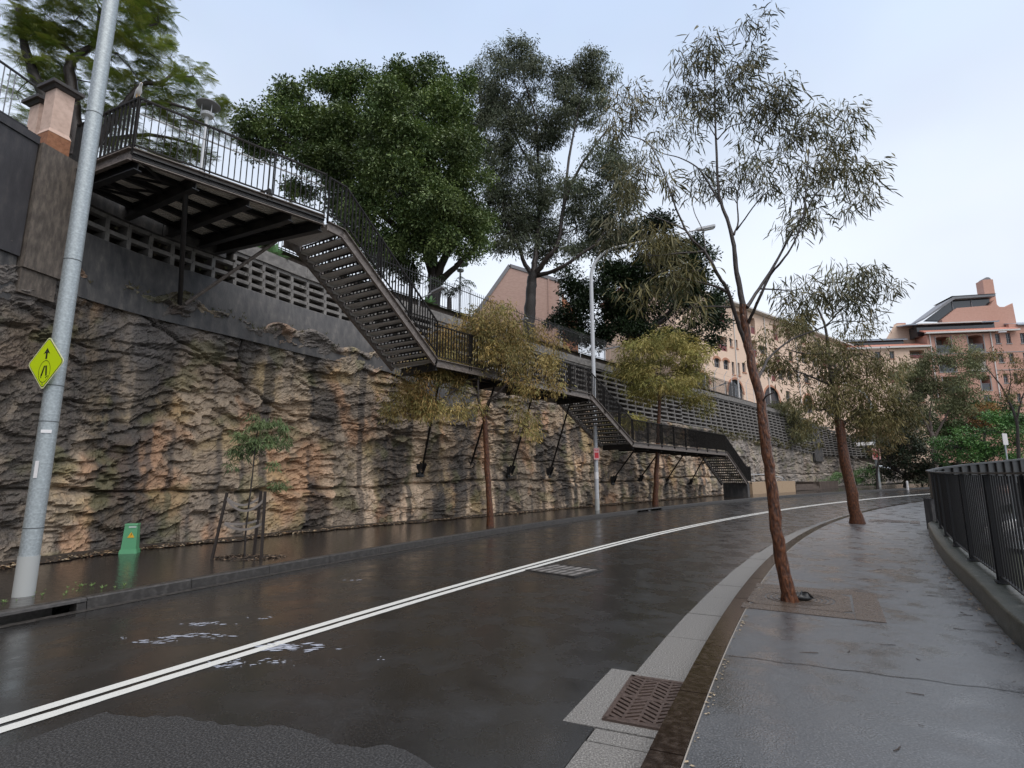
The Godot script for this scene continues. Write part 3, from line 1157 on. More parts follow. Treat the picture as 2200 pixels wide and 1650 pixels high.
func part_box(b: Node3D, called: String, t: Transform3D, x0: float, x1: float, y0: float, y1: float, z0: float, z1: float, m: Material) -> MeshInstance3D:
	var st := mb()
	rect_box(st, t, x0, x1, y0, y1, z0, z1)
	return obj(called, st, m, b)

func lean_roof(b: Node3D, called: String, t: Transform3D, x0: float, x1: float, y0: float, z0: float, y1: float, z1: float, m: Material, thick := .16, ribs := 0.) -> void:   # from a low front edge up to a high back edge
	var st := mb()
	var p := []
	for dy in [-thick, 0.]:
		for q in [[x0, y0, z0], [x1, y0, z0], [x1, y1, z1], [x0, y1, z1]]:
			p.append(t * Vector3(q[0], q[1] + dy, q[2]))
	hexa(st, p)
	if ribs > 0.:
		var x := x0 + ribs
		while x < x1:
			bar(st, t * Vector3(x, y0 + .03, z0), t * Vector3(x, y1 + .03, z1), .07, .06)
			x += ribs
	obj(called, st, m, b)

func buildings() -> void:
	# sand-coloured flats on the hill
	var t := wall_xf(Vector3(24.42, 0, -61.11), 52)
	var b := thing("sand_brick_flats", t * Vector3(10, 9, -4), "long sand coloured flats with arched windows and red balconies above the crib wall", "building")
	var ops := [
		[-.7, .8, 19.7, 21.6, "b"], [3.5, 4.75, 19.6, 21.7, "b"], [6.5, 7.65, 19.4, 21.5, "b"], [12.2, 13.5, 19.5, 21.6, "b"],
		[-1.25, .8, 16.2, 17.95, "b"], [1.46, 2.06, 16.95, 17.9, "w"], [2.75, 3.2, 16.95, 18., "w"], [6.34, 7.64, 16.5, 18.55, "b"], [8.5, 9.8, 17.1, 18.2, "w"], [12.1, 13.4, 16.6, 18.5, "b"],
		[-2.1, -.95, 14.05, 15.15, "a"], [-.2, .9, 14.05, 15.2, "a"], [1.55, 2.1, 13.65, 15.15, "w"], [2.85, 3.3, 13.65, 15.2, "w"], [3.85, 4.65, 14.2, 15.35, "w"], [6.6, 7.75, 14.3, 15.5, "a"], [10.8, 11.9, 13.9, 15.65, "b"], [12.65, 14.1, 14.3, 15.6, "a"], [15.1, 16.55, 14.55, 15.75, "a"],
		[17.6, 18.6, 14.5, 15.7, "w"], [20., 21.6, 14.7, 15.9, "w"], [25.3, 27.1, 15.3, 16.5, "b"], [19.8, 21.4, 17.4, 18.9, "a"], [23., 24.4, 17.4, 18.9, "a"], [26.2, 27.8, 17.6, 19.3, "b"], [30., 31.4, 17.6, 19., "w"], [20., 21.4, 20.3, 21.8, "w"], [25., 26.4, 20.3, 21.8, "w"], [30., 31.6, 14.8, 16.4, "b"], [34., 35.5, 14.8, 16.4, "w"], [34.2, 35.6, 17.6, 19.2, "a"], [16., 17.2, 17.2, 18.6, "w"], [15.6, 17., 20.1, 21.7, "b"],
		[-5.6, -3.3, 10.8, 13.1, "g"], [.4, 3.65, 10.4, 13.1, "g"], [8.35, 12.5, 10.3, 13.1, "g"], [14.25, 15.4, 11.2, 13., "w"], [19., 22., 10.5, 13., "g"], [26., 29., 10.5, 13., "g"]]
	facade(b, t, -9., 40., 6., 22.2, ops, M.sand_brick, M.brick_arch, 0., 10.)
	lean_roof(b, "roof", t, -9.4, 40.4, 22.42, .55, 24.6, -5., M.roof_tile)
	lean_roof(b, "rear_roof", t, -9.4, 40.4, 22.4, -10.5, 24.6, -5., M.roof_tile)
	part_box(b, "eave", t, -9.4, 40.4, 22.21, 22.36, 0., .5, M.white_trim)
	part_box(b, "gutter", t, -9.4, 40.4, 22.26, 22.44, .5, .68, M.white_trim)
	for x in [2.5, 9.9, 18.2, 24.2, 33.]:
		part_box(b, "downpipe", t, x - .05, x + .05, 11., 22.2, .02, .12, M.white_trim)
	part_box(b, "downpipe", t, 5.85, 5.98, 14., 18.8, .02, .14, M.green_pipe)
	# red brick flats with a sand wing
	t = wall_xf(Vector3(66.7, 0, -79.76), 99)
	b = thing("red_brick_flats", t * Vector3(3, 9, -4), "red brick block of flats with stepped metal roofs and a tall chimney at the right", "building")
	ops = [[-2.4, -.38, 20.5, 22.95, "c"], [1.98, 4., 20.5, 23., "c"], [-2.35, -.2, 17.5, 19.85, "c"], [1.8, 4., 17.5, 19.95, "l"], [2.9, 4.1, 14.6, 16.8, "c"], [-2.2, -.1, 14.5, 16.8, "c"], [2.9, 4., 11.9, 13.9, "w"],
		[5.65, 6.28, 21.6, 23.05, "w"], [7.07, 7.7, 21.55, 23.1, "w"], [8.94, 9.6, 21.5, 23.05, "w"], [5.65, 6.35, 18.7, 20., "w"], [7.06, 7.7, 18.65, 20.05, "w"], [8.92, 9.6, 18.7, 20.05, "w"], [5.9, 6.5, 15.6, 17., "w"], [7.25, 7.8, 15.6, 17., "w"], [9., 9.6, 15.6, 17., "w"], [5.95, 6.5, 12.7, 14., "w"], [7.25, 7.8, 12.8, 14., "w"], [11., 11.7, 21.5, 23., "w"], [11., 11.7, 18.6, 20., "w"]]
	facade(b, t, -3.6, 16., 4., 23.3, ops, M.red_brick, M.stone_trim, 0., 12.)
	lean_roof(b, "tile_roof", t, -4.2, 8.5, 23.62, .75, 24.15, -.5, M.roof_tile)
	part_box(b, "gutter", t, -4., 8.6, 23.32, 23.56, .35, .8, M.white_trim)
	part_box(b, "clerestory", t, -4.3, 6.4, 23.3, 25.1, -3., -.9, M.glass)
	lean_roof(b, "metal_roof", t, -6., 6.6, 25.1, -.1, 26., -5., M.sheet_metal, .14, .6)
	part_box(b, "roof_gutter", t, -4.6, 4.2, 24.98, 25.14, -.12, .08, M.white_trim)
	part_box(b, "course", t, -3.62, 16.02, 20.18, 20.30, -.05, .04, M.stone_trim)
	part_box(b, "course", t, 4.9, 16.03, 17.5, 17.6, -.05, .045, M.stone_trim)
	for x in [-3.2, 5.02]:
		part_box(b, "downpipe", t, x - .06, x + .06, 13., 23.3, .05, .16, M.white_trim)
	var tt := t * Transform3D(Basis.from_scale(Vector3(1.044, 1.044, 1.)), Vector3(2.36, -.07, 0))
	# tower storey: brick base with a swept gable wall, glazing, hipped metal roof
	var st := mb()
	prism(st, PackedVector2Array([Vector2(-2., 25.2), Vector2(.2, 26.9), Vector2(4.7, 27.1), Vector2(5.3, 27.9), Vector2(5.5, 27.3), Vector2(5.85, 26.8), Vector2(6.5, 26.75), Vector2(7.0, 26.95), Vector2(7.65, 27.3), Vector2(7.75, 23.3), Vector2(-2., 23.3)]), tt * Transform3D(Basis(), Vector3(0, 0, -3.6)), 1.2)
	var tw := obj("tower_wall", st, M.red_brick, b)
	st = mb()
	prism(st, PackedVector2Array([Vector2(-3.8, 25.4), Vector2(.1, 28.25), Vector2(5.2, 28.4), Vector2(5.2, 26.5), Vector2(-1., 25.2)]), tt * Transform3D(Basis(), Vector3(0, 0, -3.9)), .7)
	obj("tower_glazing", st, M.glass, b)
	st = mb()
	for x in [.1, 2.7]:
		rect_box(st, tt, x - .06, x + .06, 26.6, 28.3, -3.3, -3.1)
	obj("mullion", st, M.frame_grey, b)
	st = mb()
	prism(st, PackedVector2Array([Vector2(-4.4, 25.35), Vector2(-4.35, 25.6), Vector2(0., 28.75), Vector2(5.6, 28.85), Vector2(5.6, 28.5), Vector2(.15, 28.35)]), tt * Transform3D(Basis(), Vector3(0, 0, -7.)), 4.6)
	obj("tower_eave", st, M.frame_grey, b)
	st = mb()
	var r := [tt * Vector3(-.3, 28.78, -2.3), tt * Vector3(5.7, 28.88, -2.3), tt * Vector3(4.5, 29.5, -5.), tt * Vector3(1.3, 29.6, -5.), tt * Vector3(-.3, 28.78, -7.2), tt * Vector3(5.7, 28.88, -7.2)]
	quad(st, r[0], r[3], r[2], r[1])
	tri(st, r[4], r[3], r[0])
	tri(st, r[1], r[2], r[5])
	quad(st, r[5], r[2], r[3], r[4])
	obj("tower_roof", st, M.sheet_metal, b)
	st = mb()
	rect_box(st, tt, 4.95, 6.35, 23.4, 31.5, -5.2, -3.6)
	var ch := obj("chimney", st, M.red_brick, b)
	st = mb()
	for k in 6:
		var a0 := PI * k / 6
		var a1 := PI * (k + 1) / 6
		var c := tt * Vector3(5.9, 31.5, -5.1)
		hexa(st, [tt * Vector3(5.7 - cos(a0) * .01, 31.49, -3.7), tt * Vector3(5.7 - cos(a0) * .48, 31.5 + sin(a0) * .42, -3.7), tt * Vector3(5.7 - cos(a1) * .48, 31.5 + sin(a1) * .42, -3.7), tt * Vector3(5.7, 31.49, -3.72), tt * Vector3(5.7 - cos(a0) * .01, 31.49, -5.1), tt * Vector3(5.7 - cos(a0) * .48, 31.5 + sin(a0) * .42, -5.1), tt * Vector3(5.7 - cos(a1) * .48, 31.5 + sin(a1) * .42, -5.1), tt * Vector3(5.7, 31.49, -5.1)])
	obj("cowl", st, M.frame_grey, ch)
	lean_roof(b, "right_roof", t, 8.7, 16., 24.4, .3, 26., -5., M.sheet_metal, .2)
	part_box(b, "right_gable", t, 7.7, 16., 23.3, 24.5, -.6, -.02, M.red_brick)
	var w := thing("sand_wing", t * Vector3(-8, 9, -4), "low sand coloured wing with red tile roof adjoining the red brick flats", "building")
	ops = [[-6.15, -4.1, 19.7, 21., "b"], [-8.95, -8.3, 19.8, 20.95, "w"], [-11., -10.2, 19.8, 20.95, "w"], [-6.4, -4.4, 16., 17.8, "b"], [-9.6, -7.4, 16., 17.8, "b"], [-9., -7.9, 13., 14.6, "w"], [-6., -4.9, 13., 14.6, "w"]]
	facade(w, t, -16., -3.64, 4., 21.35, ops, M.sand_brick, M.brick_arch, -.1, 9.)
	lean_roof(w, "tile_roof", t, -16., -3.4, 21.7, .4, 22.4, -1.6, M.roof_tile)
	part_box(w, "gutter", t, -16., -3.3, 21.38, 21.64, .05, .45, M.white_trim)
	part_box(w, "clerestory", t, -15., -5.9, 22., 23.1, -3., -1.8, M.glass)
	lean_roof(w, "metal_roof", t, -15.5, -5.6, 23.1, -1.2, 24.1, -5., M.sheet_metal, .14, .6)
	st = mb()
	prism(st, PackedVector2Array([Vector2(-9.6, 23.), Vector2(-8.2, 25.2), Vector2(-4.4, 24.9), Vector2(-3.3, 23.), Vector2(-3.3, 20.), Vector2(-9.6, 20.)]), t * Transform3D(Basis(), Vector3(2.1, .8, -3.4)), .3)
	obj("rear_gable", st, M.sand_brick, w)
	part_box(w, "small_chimney", t, -5.4, -4.1, 24.9, 26.4, -5., -4., M.red_brick)
	# pink brick gable behind the tall gum
	t = wall_xf(Vector3(1.23, 0, -46.39), 90)
	var g := thing("pink_brick_house", t * Vector3(0, 9, -3), "plain pink brick gable end of a house behind the tall gum's trunk", "house")
	st = mb()
	prism(st, PackedVector2Array([Vector2(-7.9, 8.), Vector2(-7.9, 10.7), Vector2(-1.44, 20.5), Vector2(.02, 20.05), Vector2(3.15, 19.), Vector2(3.15, 8.)]), t * Transform3D(Basis(), Vector3(0, 0, -8)), 8.)
	obj("gable_wall", st, M.pink_brick, g)
	st = mb()
	prism(st, PackedVector2Array([Vector2(.4, 18.6), Vector2(2.5, 21.3), Vector2(3.9, 21.1), Vector2(5.6, 18.4), Vector2(5.6, 8.), Vector2(.4, 8.)]), t * Transform3D(Basis(), Vector3(0, 0, -9.5)), 1.2)
	obj("rear_gable", st, M.rust_brick, g)
	st = mb()
	bar(st, t * Vector3(-8., 10.75, .02), t * Vector3(-1.44, 20.6, .02), .3, .1, Vector3.BACK)
	bar(st, t * Vector3(-1.46, 20.58, .02), t * Vector3(3.25, 19.06, .02), .3, .1, Vector3.BACK)
	obj("verge", st, M.frame_grey, g)
	part_box(g, "corner_quoin", t, 3.0, 3.2, 8., 18.9, -.1, .03, M.white_trim)
	part_box(g, "downpipe", t, 2.0, 2.1, 9., 19.3, .01, .1, M.pink_brick)
	part_box(g, "roof_flashing", t, -1.5, 3.4, 8., 8.1, -8., 0., M.frame_grey)

# ---------------------------------------------------------------- the steel walkway
func balustrade(b: Node3D, pts: Array, step: float, high := 1.1, pipe := false, mid := false) -> void:   # along floor-level points; bars are thin flats set across the run
	var st := mb()
	for i in pts.size() - 1:
		var a: Vector3 = pts[i]
		var e: Vector3 = pts[i + 1]
		bar(st, a + Vector3.UP * high, e + Vector3.UP * high, .055, .035)
		bar(st, a + Vector3.UP * .09, e + Vector3.UP * .09, .05, .02)
	var rail := obj("balustrade", st, M.rail_steel, b)
	var rest := mb()
	var any := false
	for i in pts.size() - 1:
		var a: Vector3 = pts[i]
		var e: Vector3 = pts[i + 1]
		var d := e - a
		var flat := Vector3(d.x, 0, d.z)
		var run := flat.length()
		var f := flat / run
		var n := maxi(1, int(run / step))
		var posts := maxi(1, int(round(run / 1.55)))
		for k in posts + 1:
			if i > 0 and k == 0: continue
			var p := a + d * (k / float(posts))
			for o in [-.05, .05] if k > 0 and k < posts else [0.]:
				bar_piece("post", p + f * o - Vector3.UP * .14, p + f * o + Vector3.UP * (high + .03), .012, .075, M.rail_steel, rail, f.cross(Vector3.UP))
		for k in range(1, n):
			var p := a + d * (k / float(n))
			var lo := p + Vector3.UP * .1
			var hi := p + Vector3.UP * (high - .017)
			var c: int = counts.get("bars", 0)
			if c < 300:
				bar_piece("baluster", lo, hi, .012, .045, M.rail_steel, rail, f.cross(Vector3.UP))
				counts["bars"] = c + 1
			else:
				bar(rest, lo, hi, .012, .045, f.cross(Vector3.UP))
				any = true
		if pipe:
			var side := f.cross(Vector3.UP) * -.09
			var tb := mb()
			tube(tb, [a + side + Vector3.UP * .86, e + side + Vector3.UP * .86], [.02, .02], 8)
			obj("handrail", tb, M.pole_grey, rail)
	if any:
		tag(obj("baluster_run", rest, M.rail_steel, rail), "", "", "", "stuff")

func beam(st: SurfaceTool, a: Vector3, b: Vector3, w: float, h: float) -> void:   # an I beam, top face at the given line
	var d := Vector3.UP
	bar(st, a - d * .01, b - d * .01, w, .02)
	bar(st, a - d * (h - .01), b - d * (h - .01), w, .02)
	bar(st, a - d * h * .5, b - d * h * .5, .014, h - .04)

func channel(st: SurfaceTool, a: Vector3, b: Vector3, h: float, lip: float) -> void:   # an edge channel whose flanges point outwards, to the right of a-b
	var f := (b - a).normalized()
	var s := f.cross(Vector3.UP).normalized()
	var u := s.cross(f)
	bar(st, a - u * h * .5, b - u * h * .5, .014, h)
	for y in [.01, h - .01]:
		bar(st, a - u * y + s * lip * .5, b - u * y + s * lip * .5, lip, .02)

func flight(w: Node3D, top: Vector3, bottom: Vector3, across: Vector3, lead: float, n: int) -> void:   # outer edge from top to bottom; across points to the inner edge
	var f := Vector3(bottom.x - top.x, 0, bottom.z - top.z).normalized()
	var knee := top + f * lead
	var st := mb()
	for o in [Vector3.ZERO, across]:
		channel(st, top + o, knee + o, .26, .07 if o == Vector3.ZERO else -.07)
		channel(st, knee + o, bottom + o, .28, .07 if o == Vector3.ZERO else -.07)
	var fl := obj("flight", st, M.weathered_steel, w)
	bar_piece("top_plate", top + across * .5 - Vector3.UP * .06, knee + across * .5 - Vector3.UP * .06, across.length() - .04, .03, M.tread_steel, fl)
	var d := bottom - knee
	var flat := Vector3(d.x, 0, d.z)
	for k in n:
		var p := knee + flat * ((k + .5) / n) + Vector3.UP * (d.y * (k + 1.) / n - .05)
		var half := flat / n * .5
		var a := p - half * 1.06
		var e := p + half * 1.06
		var tr := mb()
		bar(tr, a + across * .5, e + across * .5, across.length() - .03, .012)
		bar(tr, e + across * .5 - Vector3.UP * .03, e + across * .5 - Vector3.UP * .03 + f * .012, across.length() - .03, .06)
		obj("tread", tr, M.tread_steel, fl)
		# perforated riser above the tread: two strips joined by webs
		var rs := mb()
		var h := -d.y / n
		var q := a + f * .01
		var m := 11
		bar(rs, q + across * .02 + Vector3.UP * .022, q + across * .98 + Vector3.UP * .022, .008, .03)
		bar(rs, q + across * .02 + Vector3.UP * (h - .05), q + across * .98 + Vector3.UP * (h - .05), .008, .05)
		for i in m + 1:
			var x := q + across * lerpf(.03, .97, i / float(m))
			bar(rs, x + Vector3.UP * .037, x + Vector3.UP * (h - .075), .055, .008, f)
		obj("riser", rs, M.dark_steel, fl)
		for o in [.03, .97]:
			bar_piece("tread_bracket", a + across * o - Vector3.UP * .04, e + across * o - Vector3.UP * .04, .03, .06, M.tread_steel, fl)

func landing(w: Node3D, a: Vector3, b: Vector3, across: Vector3) -> void:
	var st := mb()
	hexa(st, [a - Vector3.UP * .07, b - Vector3.UP * .07, b + across - Vector3.UP * .07, a + across - Vector3.UP * .07, a - Vector3.UP * .02, b - Vector3.UP * .02, b + across - Vector3.UP * .02, a + across - Vector3.UP * .02])
	var l := obj("landing", st, M.tread_steel, w)
	st = mb()
	channel(st, a, b, .26, .08)
	channel(st, b + across, a + across, .26, .08)
	obj("edge_beam", st, M.weathered_steel, l)
	var n := int((b - a).length() / 1.6)
	for k in n + 1:
		var p := a.lerp(b, float(k) / n)
		var x := mb()
		beam(x, p - Vector3.UP * .10, p + across - Vector3.UP * .10, .1, .26)
		obj("cross_beam", x, M.dark_steel, l)
	for k in 3:
		var o := across * (.25 + .25 * k)
		bar_piece("joist", a + o - Vector3.UP * .13, b + o - Vector3.UP * .13, .06, .11, M.dark_steel, l)

func walkway() -> void:
	var w := thing("steel_walkway", Vector3(-4.5, 8.1, -13), "dark steel stepped walkway with barred balustrades zigzagging down the rock face", "walkway")
	var A := Vector3(-7.70, 8.22, -10.05)
	var B := Vector3(-4.80, 8.22, -12.92)
	var C := Vector3(-8.38, 8.22, -14.42)
	var D := Vector3(-9.66, 8.22, -10.95)
	var U := Vector3.UP
	# the upper deck
	var st := mb()
	hexa(st, [A - U * .06, B - U * .06, C - U * .06, D - U * .06, A - U * .01, B - U * .01, C - U * .01, D - U * .01])
	var deck := obj("deck", st, M.soffit_sheet, w)
	st = mb()
	var e := B - A
	for k in 26:   # corrugated underside
		var o := k / 26. + .01
		bar(st, A.lerp(D, o) - U * .075, B.lerp(C, o) - U * .075, .055, .03)
	tag(obj("soffit_rib", st, M.soffit_sheet, deck), "", "", "", "stuff")
	for q in [[B, A], [C, B], [A, D]]:
		st = mb()
		channel(st, q[1], q[0], .27, .08)
		obj("edge_beam", st, M.weathered_steel, deck)
	for k in 5:
		var t := [0.03, .29, .56, .80, .985][k] as float
		var a: Vector3 = A.lerp(B, t)
		var b: Vector3 = D.lerp(C, [0.03, .36, .64, .86, .985][k])
		st = mb()
		beam(st, a - U * .13, b + (b - a).normalized() * .25 - U * .13, .15, .30)
		obj("cross_beam", st, M.dark_steel, deck)
	for k in 5:
		var t := [.0, .24, .48, .73, .97][k] as float
		st = mb()
		beam(st, A.lerp(D, t) - U * .09, B.lerp(C, t) - U * .09, .10, .13)
		obj("joist", st, M.dark_steel, deck)
	for q in [[.05, .03, .24, .28], [.05, .46, .27, .26], [.28, .5, .05, .95], [.30, .72, .02, .97]]:
		bar_piece("diagonal_brace", A.lerp(B, q[0]).lerp(D.lerp(C, q[0]), q[1]) - U * .2, A.lerp(B, q[2]).lerp(D.lerp(C, q[2]), q[3]) - U * .2, .05, .05, M.dark_steel, deck)
	st = mb()
	tube(st, [Vector3(-8.52, 6.0, -13.38), Vector3(-7.18, 7.86, -11.05)], [.055, .055], 10)
	obj("prop_post", st, M.dark_steel, w)
	st = mb()
	tube(st, [Vector3(-8.40, 6.05, -13.42), Vector3(-6.25, 7.82, -13.55)], [.045, .045], 10)
	obj("prop_brace", st, M.weathered_steel, w)
	balustrade(w, [D + U * .0, A], .14, 1.15)
	balustrade(w, [A, B], .125, 1.15, true)
	balustrade(w, [B.lerp(C, .5), C], .10, 1.15)
	# first flight
	var f := Vector3(.523, 0, -.852)
	var across := Vector3(-1.62, 0, -.99) * .92
	var t1 := B + f * .12 - U * .10
	var b1 := Vector3(-2.42, 5.40, -17.05)
	flight(w, t1, b1, across, .55, 17)
	balustrade(w, [t1 + U * .1, t1 + f * .55 + U * .1, b1 + U * .12], .125, 1.12)
	# middle landing, second flight, lower landing, third flight
	var g := Vector3(.634, 0, -.773)
	var in2 := Vector3(-.773, 0, -.634) * 1.75
	var l2 := Vector3(3.45, 5.40, -24.15)
	landing(w, b1, l2, in2)
	balustrade(w, [b1, l2], .125, 1.12)
	var l3 := Vector3(6.02, 3.44, -27.15)
	var in3 := Vector3(-.756, 0, -.655) * 1.75
	flight(w, l2, l3, in3, .2, 12)
	balustrade(w, [l2, l3], .125, 1.12)
	var l4 := Vector3(14.4, 3.44, -36.9)
	landing(w, l3, l4, in3)
	balustrade(w, [l3, l4], .125, 1.12)
	var l5 := Vector3(16.95, 1.40, -39.8)
	flight(w, l4, l5, in3, .2, 12)
	balustrade(w, [l4, l5, l5 + Vector3(.55, 0, -.63)], .07, 1.12)
	# raking struts from brackets on the rock
	var feet := [[20.9, 2.15, b1, l2, .08], [23.4, 2.25, b1, l2, .38], [26.2, 2.15, b1, l2, .64], [29.3, 2.15, b1, l2, .94], [35.6, 1.75, l3, l4, .10], [38.7, 1.8, l3, l4, .32], [42.1, 1.6, l3, l4, .58], [45.6, 1.5, l3, l4, .84]]
	for q in feet:
		var foot := cliff_at(q[0], -.18, q[1])
		var head: Vector3 = (q[2] as Vector3).lerp(q[3], q[4]) + in2 * .35 - U * .34
		st = mb()
		tube(st, [foot, head], [.04, .04], 8)
		var s := obj("strut", st, M.rail_steel, w)
		st = mb()
		var nrm := cliff_at(q[0], -1.) - cliff_at(q[0], 0.)
		var along := nrm.cross(U)
		var c := cliff_at(q[0], -.02, q[1] - .22)
		bar(st, c - along * .17, c + along * .17, .06, .5)
		bar(st, c + along * .10 - U * .1, c + along * .10 + U * .28 + nrm * .2, .03, .16)
		bar(st, c - along * .10 - U * .1, c - along * .10 + U * .28 + nrm * .2, .03, .16)
		bar(st, c - U * .2 - along * .14 + nrm * .05, c - U * .2 + along * .14 + nrm * .05, .16, .03)
		obj("bracket", st, M.dark_steel, s)
	# concrete foot of the last flight
	st = mb()
	var gy := rise(l5.x, l5.z) - .1
	hexa(st, [l5 + Vector3(0, gy - l5.y, 0), l5 + f * .9 + Vector3(0, gy - l5.y, 0), l5 + f * .9 + in3 + Vector3(0, gy - l5.y, 0), l5 + in3 + Vector3(0, gy - l5.y, 0), l5 - U * .02, l5 + f * .9 - U * .02, l5 + f * .9 + in3 - U * .02, l5 + in3 - U * .02])
	obj("stair_foot", st, M.old_concrete, w)
	# path lights on arms
	var lights := [[Vector3(-3.75, 8.80, -21.1), Vector3(-2.72, 9.10, -20.55), "path light on a short arm above the first flight's foot"], [Vector3(-.25, 8.85, -25.5), Vector3(.72, 9.15, -24.9), "path light on a short arm behind the orange tinged gum"], [Vector3(3.95, 8.75, -30.6), Vector3(6.3, 9.3, -31.1), "path light on a long thin arm beside the curved street light pole"], [Vector3(16.5, 9.0, -44.6), Vector3(17.6, 9.4, -43.9), "path light on an arm below the sand coloured flats"]]
	for q in lights:
		var a: Vector3 = q[0]
		var h: Vector3 = q[1]
		var p := thing("path_light", a, q[2], "light", "path lights along the walkway")
		st = mb()
		tube(st, [a - U * .5, a, a.lerp(h, .6)], [.03, .03, .025], 8)
		obj("arm", st, M.pole_grey, p)
		bar_piece("lamp_head", a.lerp(h, .55), h, .2, .06, M.frame_grey, p)

# ---------------------------------------------------------------- near railing
func smooth_path(pts: Array, per: int) -> Array:
	var out := []
	for i in range(1, pts.size() - 2):
		for k in per:
			out.append((pts[i] as Vector3).cubic_interpolate(pts[i + 1], pts[i - 1], pts[i + 2], k / float(per)))
	out.append(pts[pts.size() - 2])
	return out

func evenly(path: Array, step: float) -> Array:
	var out := [path[0]]
	var left := step
	for i in path.size() - 1:
		var a: Vector3 = path[i]
		var b: Vector3 = path[i + 1]
		var l := a.distance_to(b)
		var at := 0.
		while l - at >= left:
			at += left
			out.append(a.lerp(b, at / l))
			left = step
		left -= l - at
	return out

func right_railing() -> void:
	# points at footpath level under the outer face of the plinth
	var raw := []
	for p in [[2.2, -.4], [3.45, -2.9], [4.83, -5.49], [6.25, -7.69], [7.83, -10.16], [9.38, -12.45], [10.83, -14.50], [11.75, -15.8], [12.55, -16.8], [13.5, -17.45], [14.8, -18.1]]:
		raw.append(Vector3(p[0], rise(p[0], p[1]), p[1]))
	var path := evenly(smooth_path(raw, 12), .17)
	var plinth := thing("railing_plinth", path[30], "low mossy concrete plinth curving under the black railing", "plinth")
	var prof := [[-.0, -.2], [-.01, .235], [.02, .265], [.33, .275], [.36, .25], [.36, -.6]]
	var v := PackedVector3Array()
	for i in path.size():
		var d: Vector3 = path[mini(i + 1, path.size() - 1)] - path[maxi(i - 1, 0)]
		var r := Vector3(-d.z, 0, d.x).normalized()
		for q in prof:
			v.append((path[i] as Vector3) + r * q[0] + Vector3.UP * q[1])
	mesh_node("plinth_block", grid(v, prof.size(), path.size()), M.plinth, plinth)
	var rail := thing("black_railing", path[30], "black metal railing of upright bars curving along the near footpath", "railing")
	var top := []
	var low := []
	var rest := mb()
	var n := 0
	for i in path.size():
		var d: Vector3 = path[mini(i + 1, path.size() - 1)] - path[maxi(i - 1, 0)]
		var r := Vector3(-d.z, 0, d.x).normalized()
		var p: Vector3 = (path[i] as Vector3) + r * .25
		var h := 1.60 + .012 * p.length() * .55
		top.append(p + Vector3.UP * h)
		low.append(p + Vector3.UP * .36)
		var f := d.normalized()
		if i % 13 == 5:
			var st := mb()
			for o in [-.09, .09]:
				bar(st, p + f * o + Vector3.UP * .26, p + f * o + Vector3.UP * (h - .02), .016, .09, r)
			bar(st, p + Vector3.UP * .27 - f * .0, p + Vector3.UP * (h - .03), .17, .012, r)
			obj("post", st, M.rail_black, rail)
			bar_piece("base_plate", p - f * .13 + Vector3.UP * .285, p + f * .13 + Vector3.UP * .285, .14, .016, M.rail_black, rail)
		else:
			var st := mb()
			tube(st, [p + Vector3.UP * .33, p + Vector3.UP * (h - .03)], [.011, .011], 6, false)
			obj("bar", st, M.rail_black, rail)
	for i in range(0, path.size() - 1, 6):
		var j := mini(i + 6, path.size() - 1)
		var st := mb()
		var lo := mb()
		for k in range(i, j):
			bar(st, top[k], (top[k + 1] as Vector3).lerp(top[k], -.03), .085, .022)
			bar(lo, low[k], (low[k + 1] as Vector3).lerp(low[k], -.03), .05, .02)
		obj("top_rail", st, M.rail_black, rail)
		obj("bottom_rail", lo, M.rail_black, rail)
	# bridge parapet running off to the right behind the railing
	var par := thing("bridge_parapet", Vector3(16, 1.2, -18.9), "dark ribbed steel parapet running off to the right behind the near railing", "parapet")
	var line := []
	for p in [[12.75, 1.0, -16.75], [13.0, 1.04, -17.2], [13.9, 1.13, -17.9], [15.4, 1.26, -18.75], [18.8, 1.50, -20.5], [23.2, 1.82, -22.6], [28., 2.16, -24.8]]:
		line.append(Vector3(p[0], p[1], p[2]))
	for i in line.size() - 1:
		bar_piece("panel", line[i] + Vector3.UP * .40, line[i + 1] + Vector3.UP * .40, .03, .80, M.rail_black, par)
		bar_piece("coping", line[i] + Vector3.UP * .82, (line[i + 1] as Vector3).lerp(line[i], -.01) + Vector3.UP * .82, .14, .05, M.rail_black, par)
	var ribs := evenly(line, .62)
	for i in ribs.size() - 1:
		var d: Vector3 = (ribs[i + 1] - ribs[i]).normalized()
		var r := Vector3(-d.z, 0, d.x)
		bar_piece("rib", ribs[i] + r * .04, ribs[i] + r * .04 + Vector3.UP * .79, .05, .05, M.rail_steel, par, r)
	for i in range(1, line.size()):
		var g: Vector3 = line[i]
		bar_piece("pier", g - Vector3.UP * 1.9, g - Vector3.UP * .02, .3, .3, M.old_concrete, par, Vector3.BACK)
	# what shows between the bars: a pale kerb, a strip of street and a grassy verge below
	var court := PackedVector3Array()
	for p in [[13.5, -13.5], [30., -16.], [12.5, -24.5], [42., -30.]]:
		court.append(Vector3(p[0], rise(p[0], p[1]) - .30, p[1]))
	tag(mesh_node("lower_street", grid(court, 2, 2), M.footpath, self), "wet lower street seen between the railing bars", "road", "", "structure")
	var kb := thing("pale_kerb", Vector3(19.5, .05, -21.), "pale concrete kerb seen between the bars of the near railing", "kerb")
	bar_piece("kerb_block", Vector3(15.5, -.10, -18.2), Vector3(19.5, -.05, -21.6), .3, .28, M.white_trim, kb)
	bar_piece("kerb_block", Vector3(19.53, -.05, -21.62), Vector3(25.5, .05, -25.2), .3, .28, M.white_trim, kb)
	var gr := PackedVector3Array()
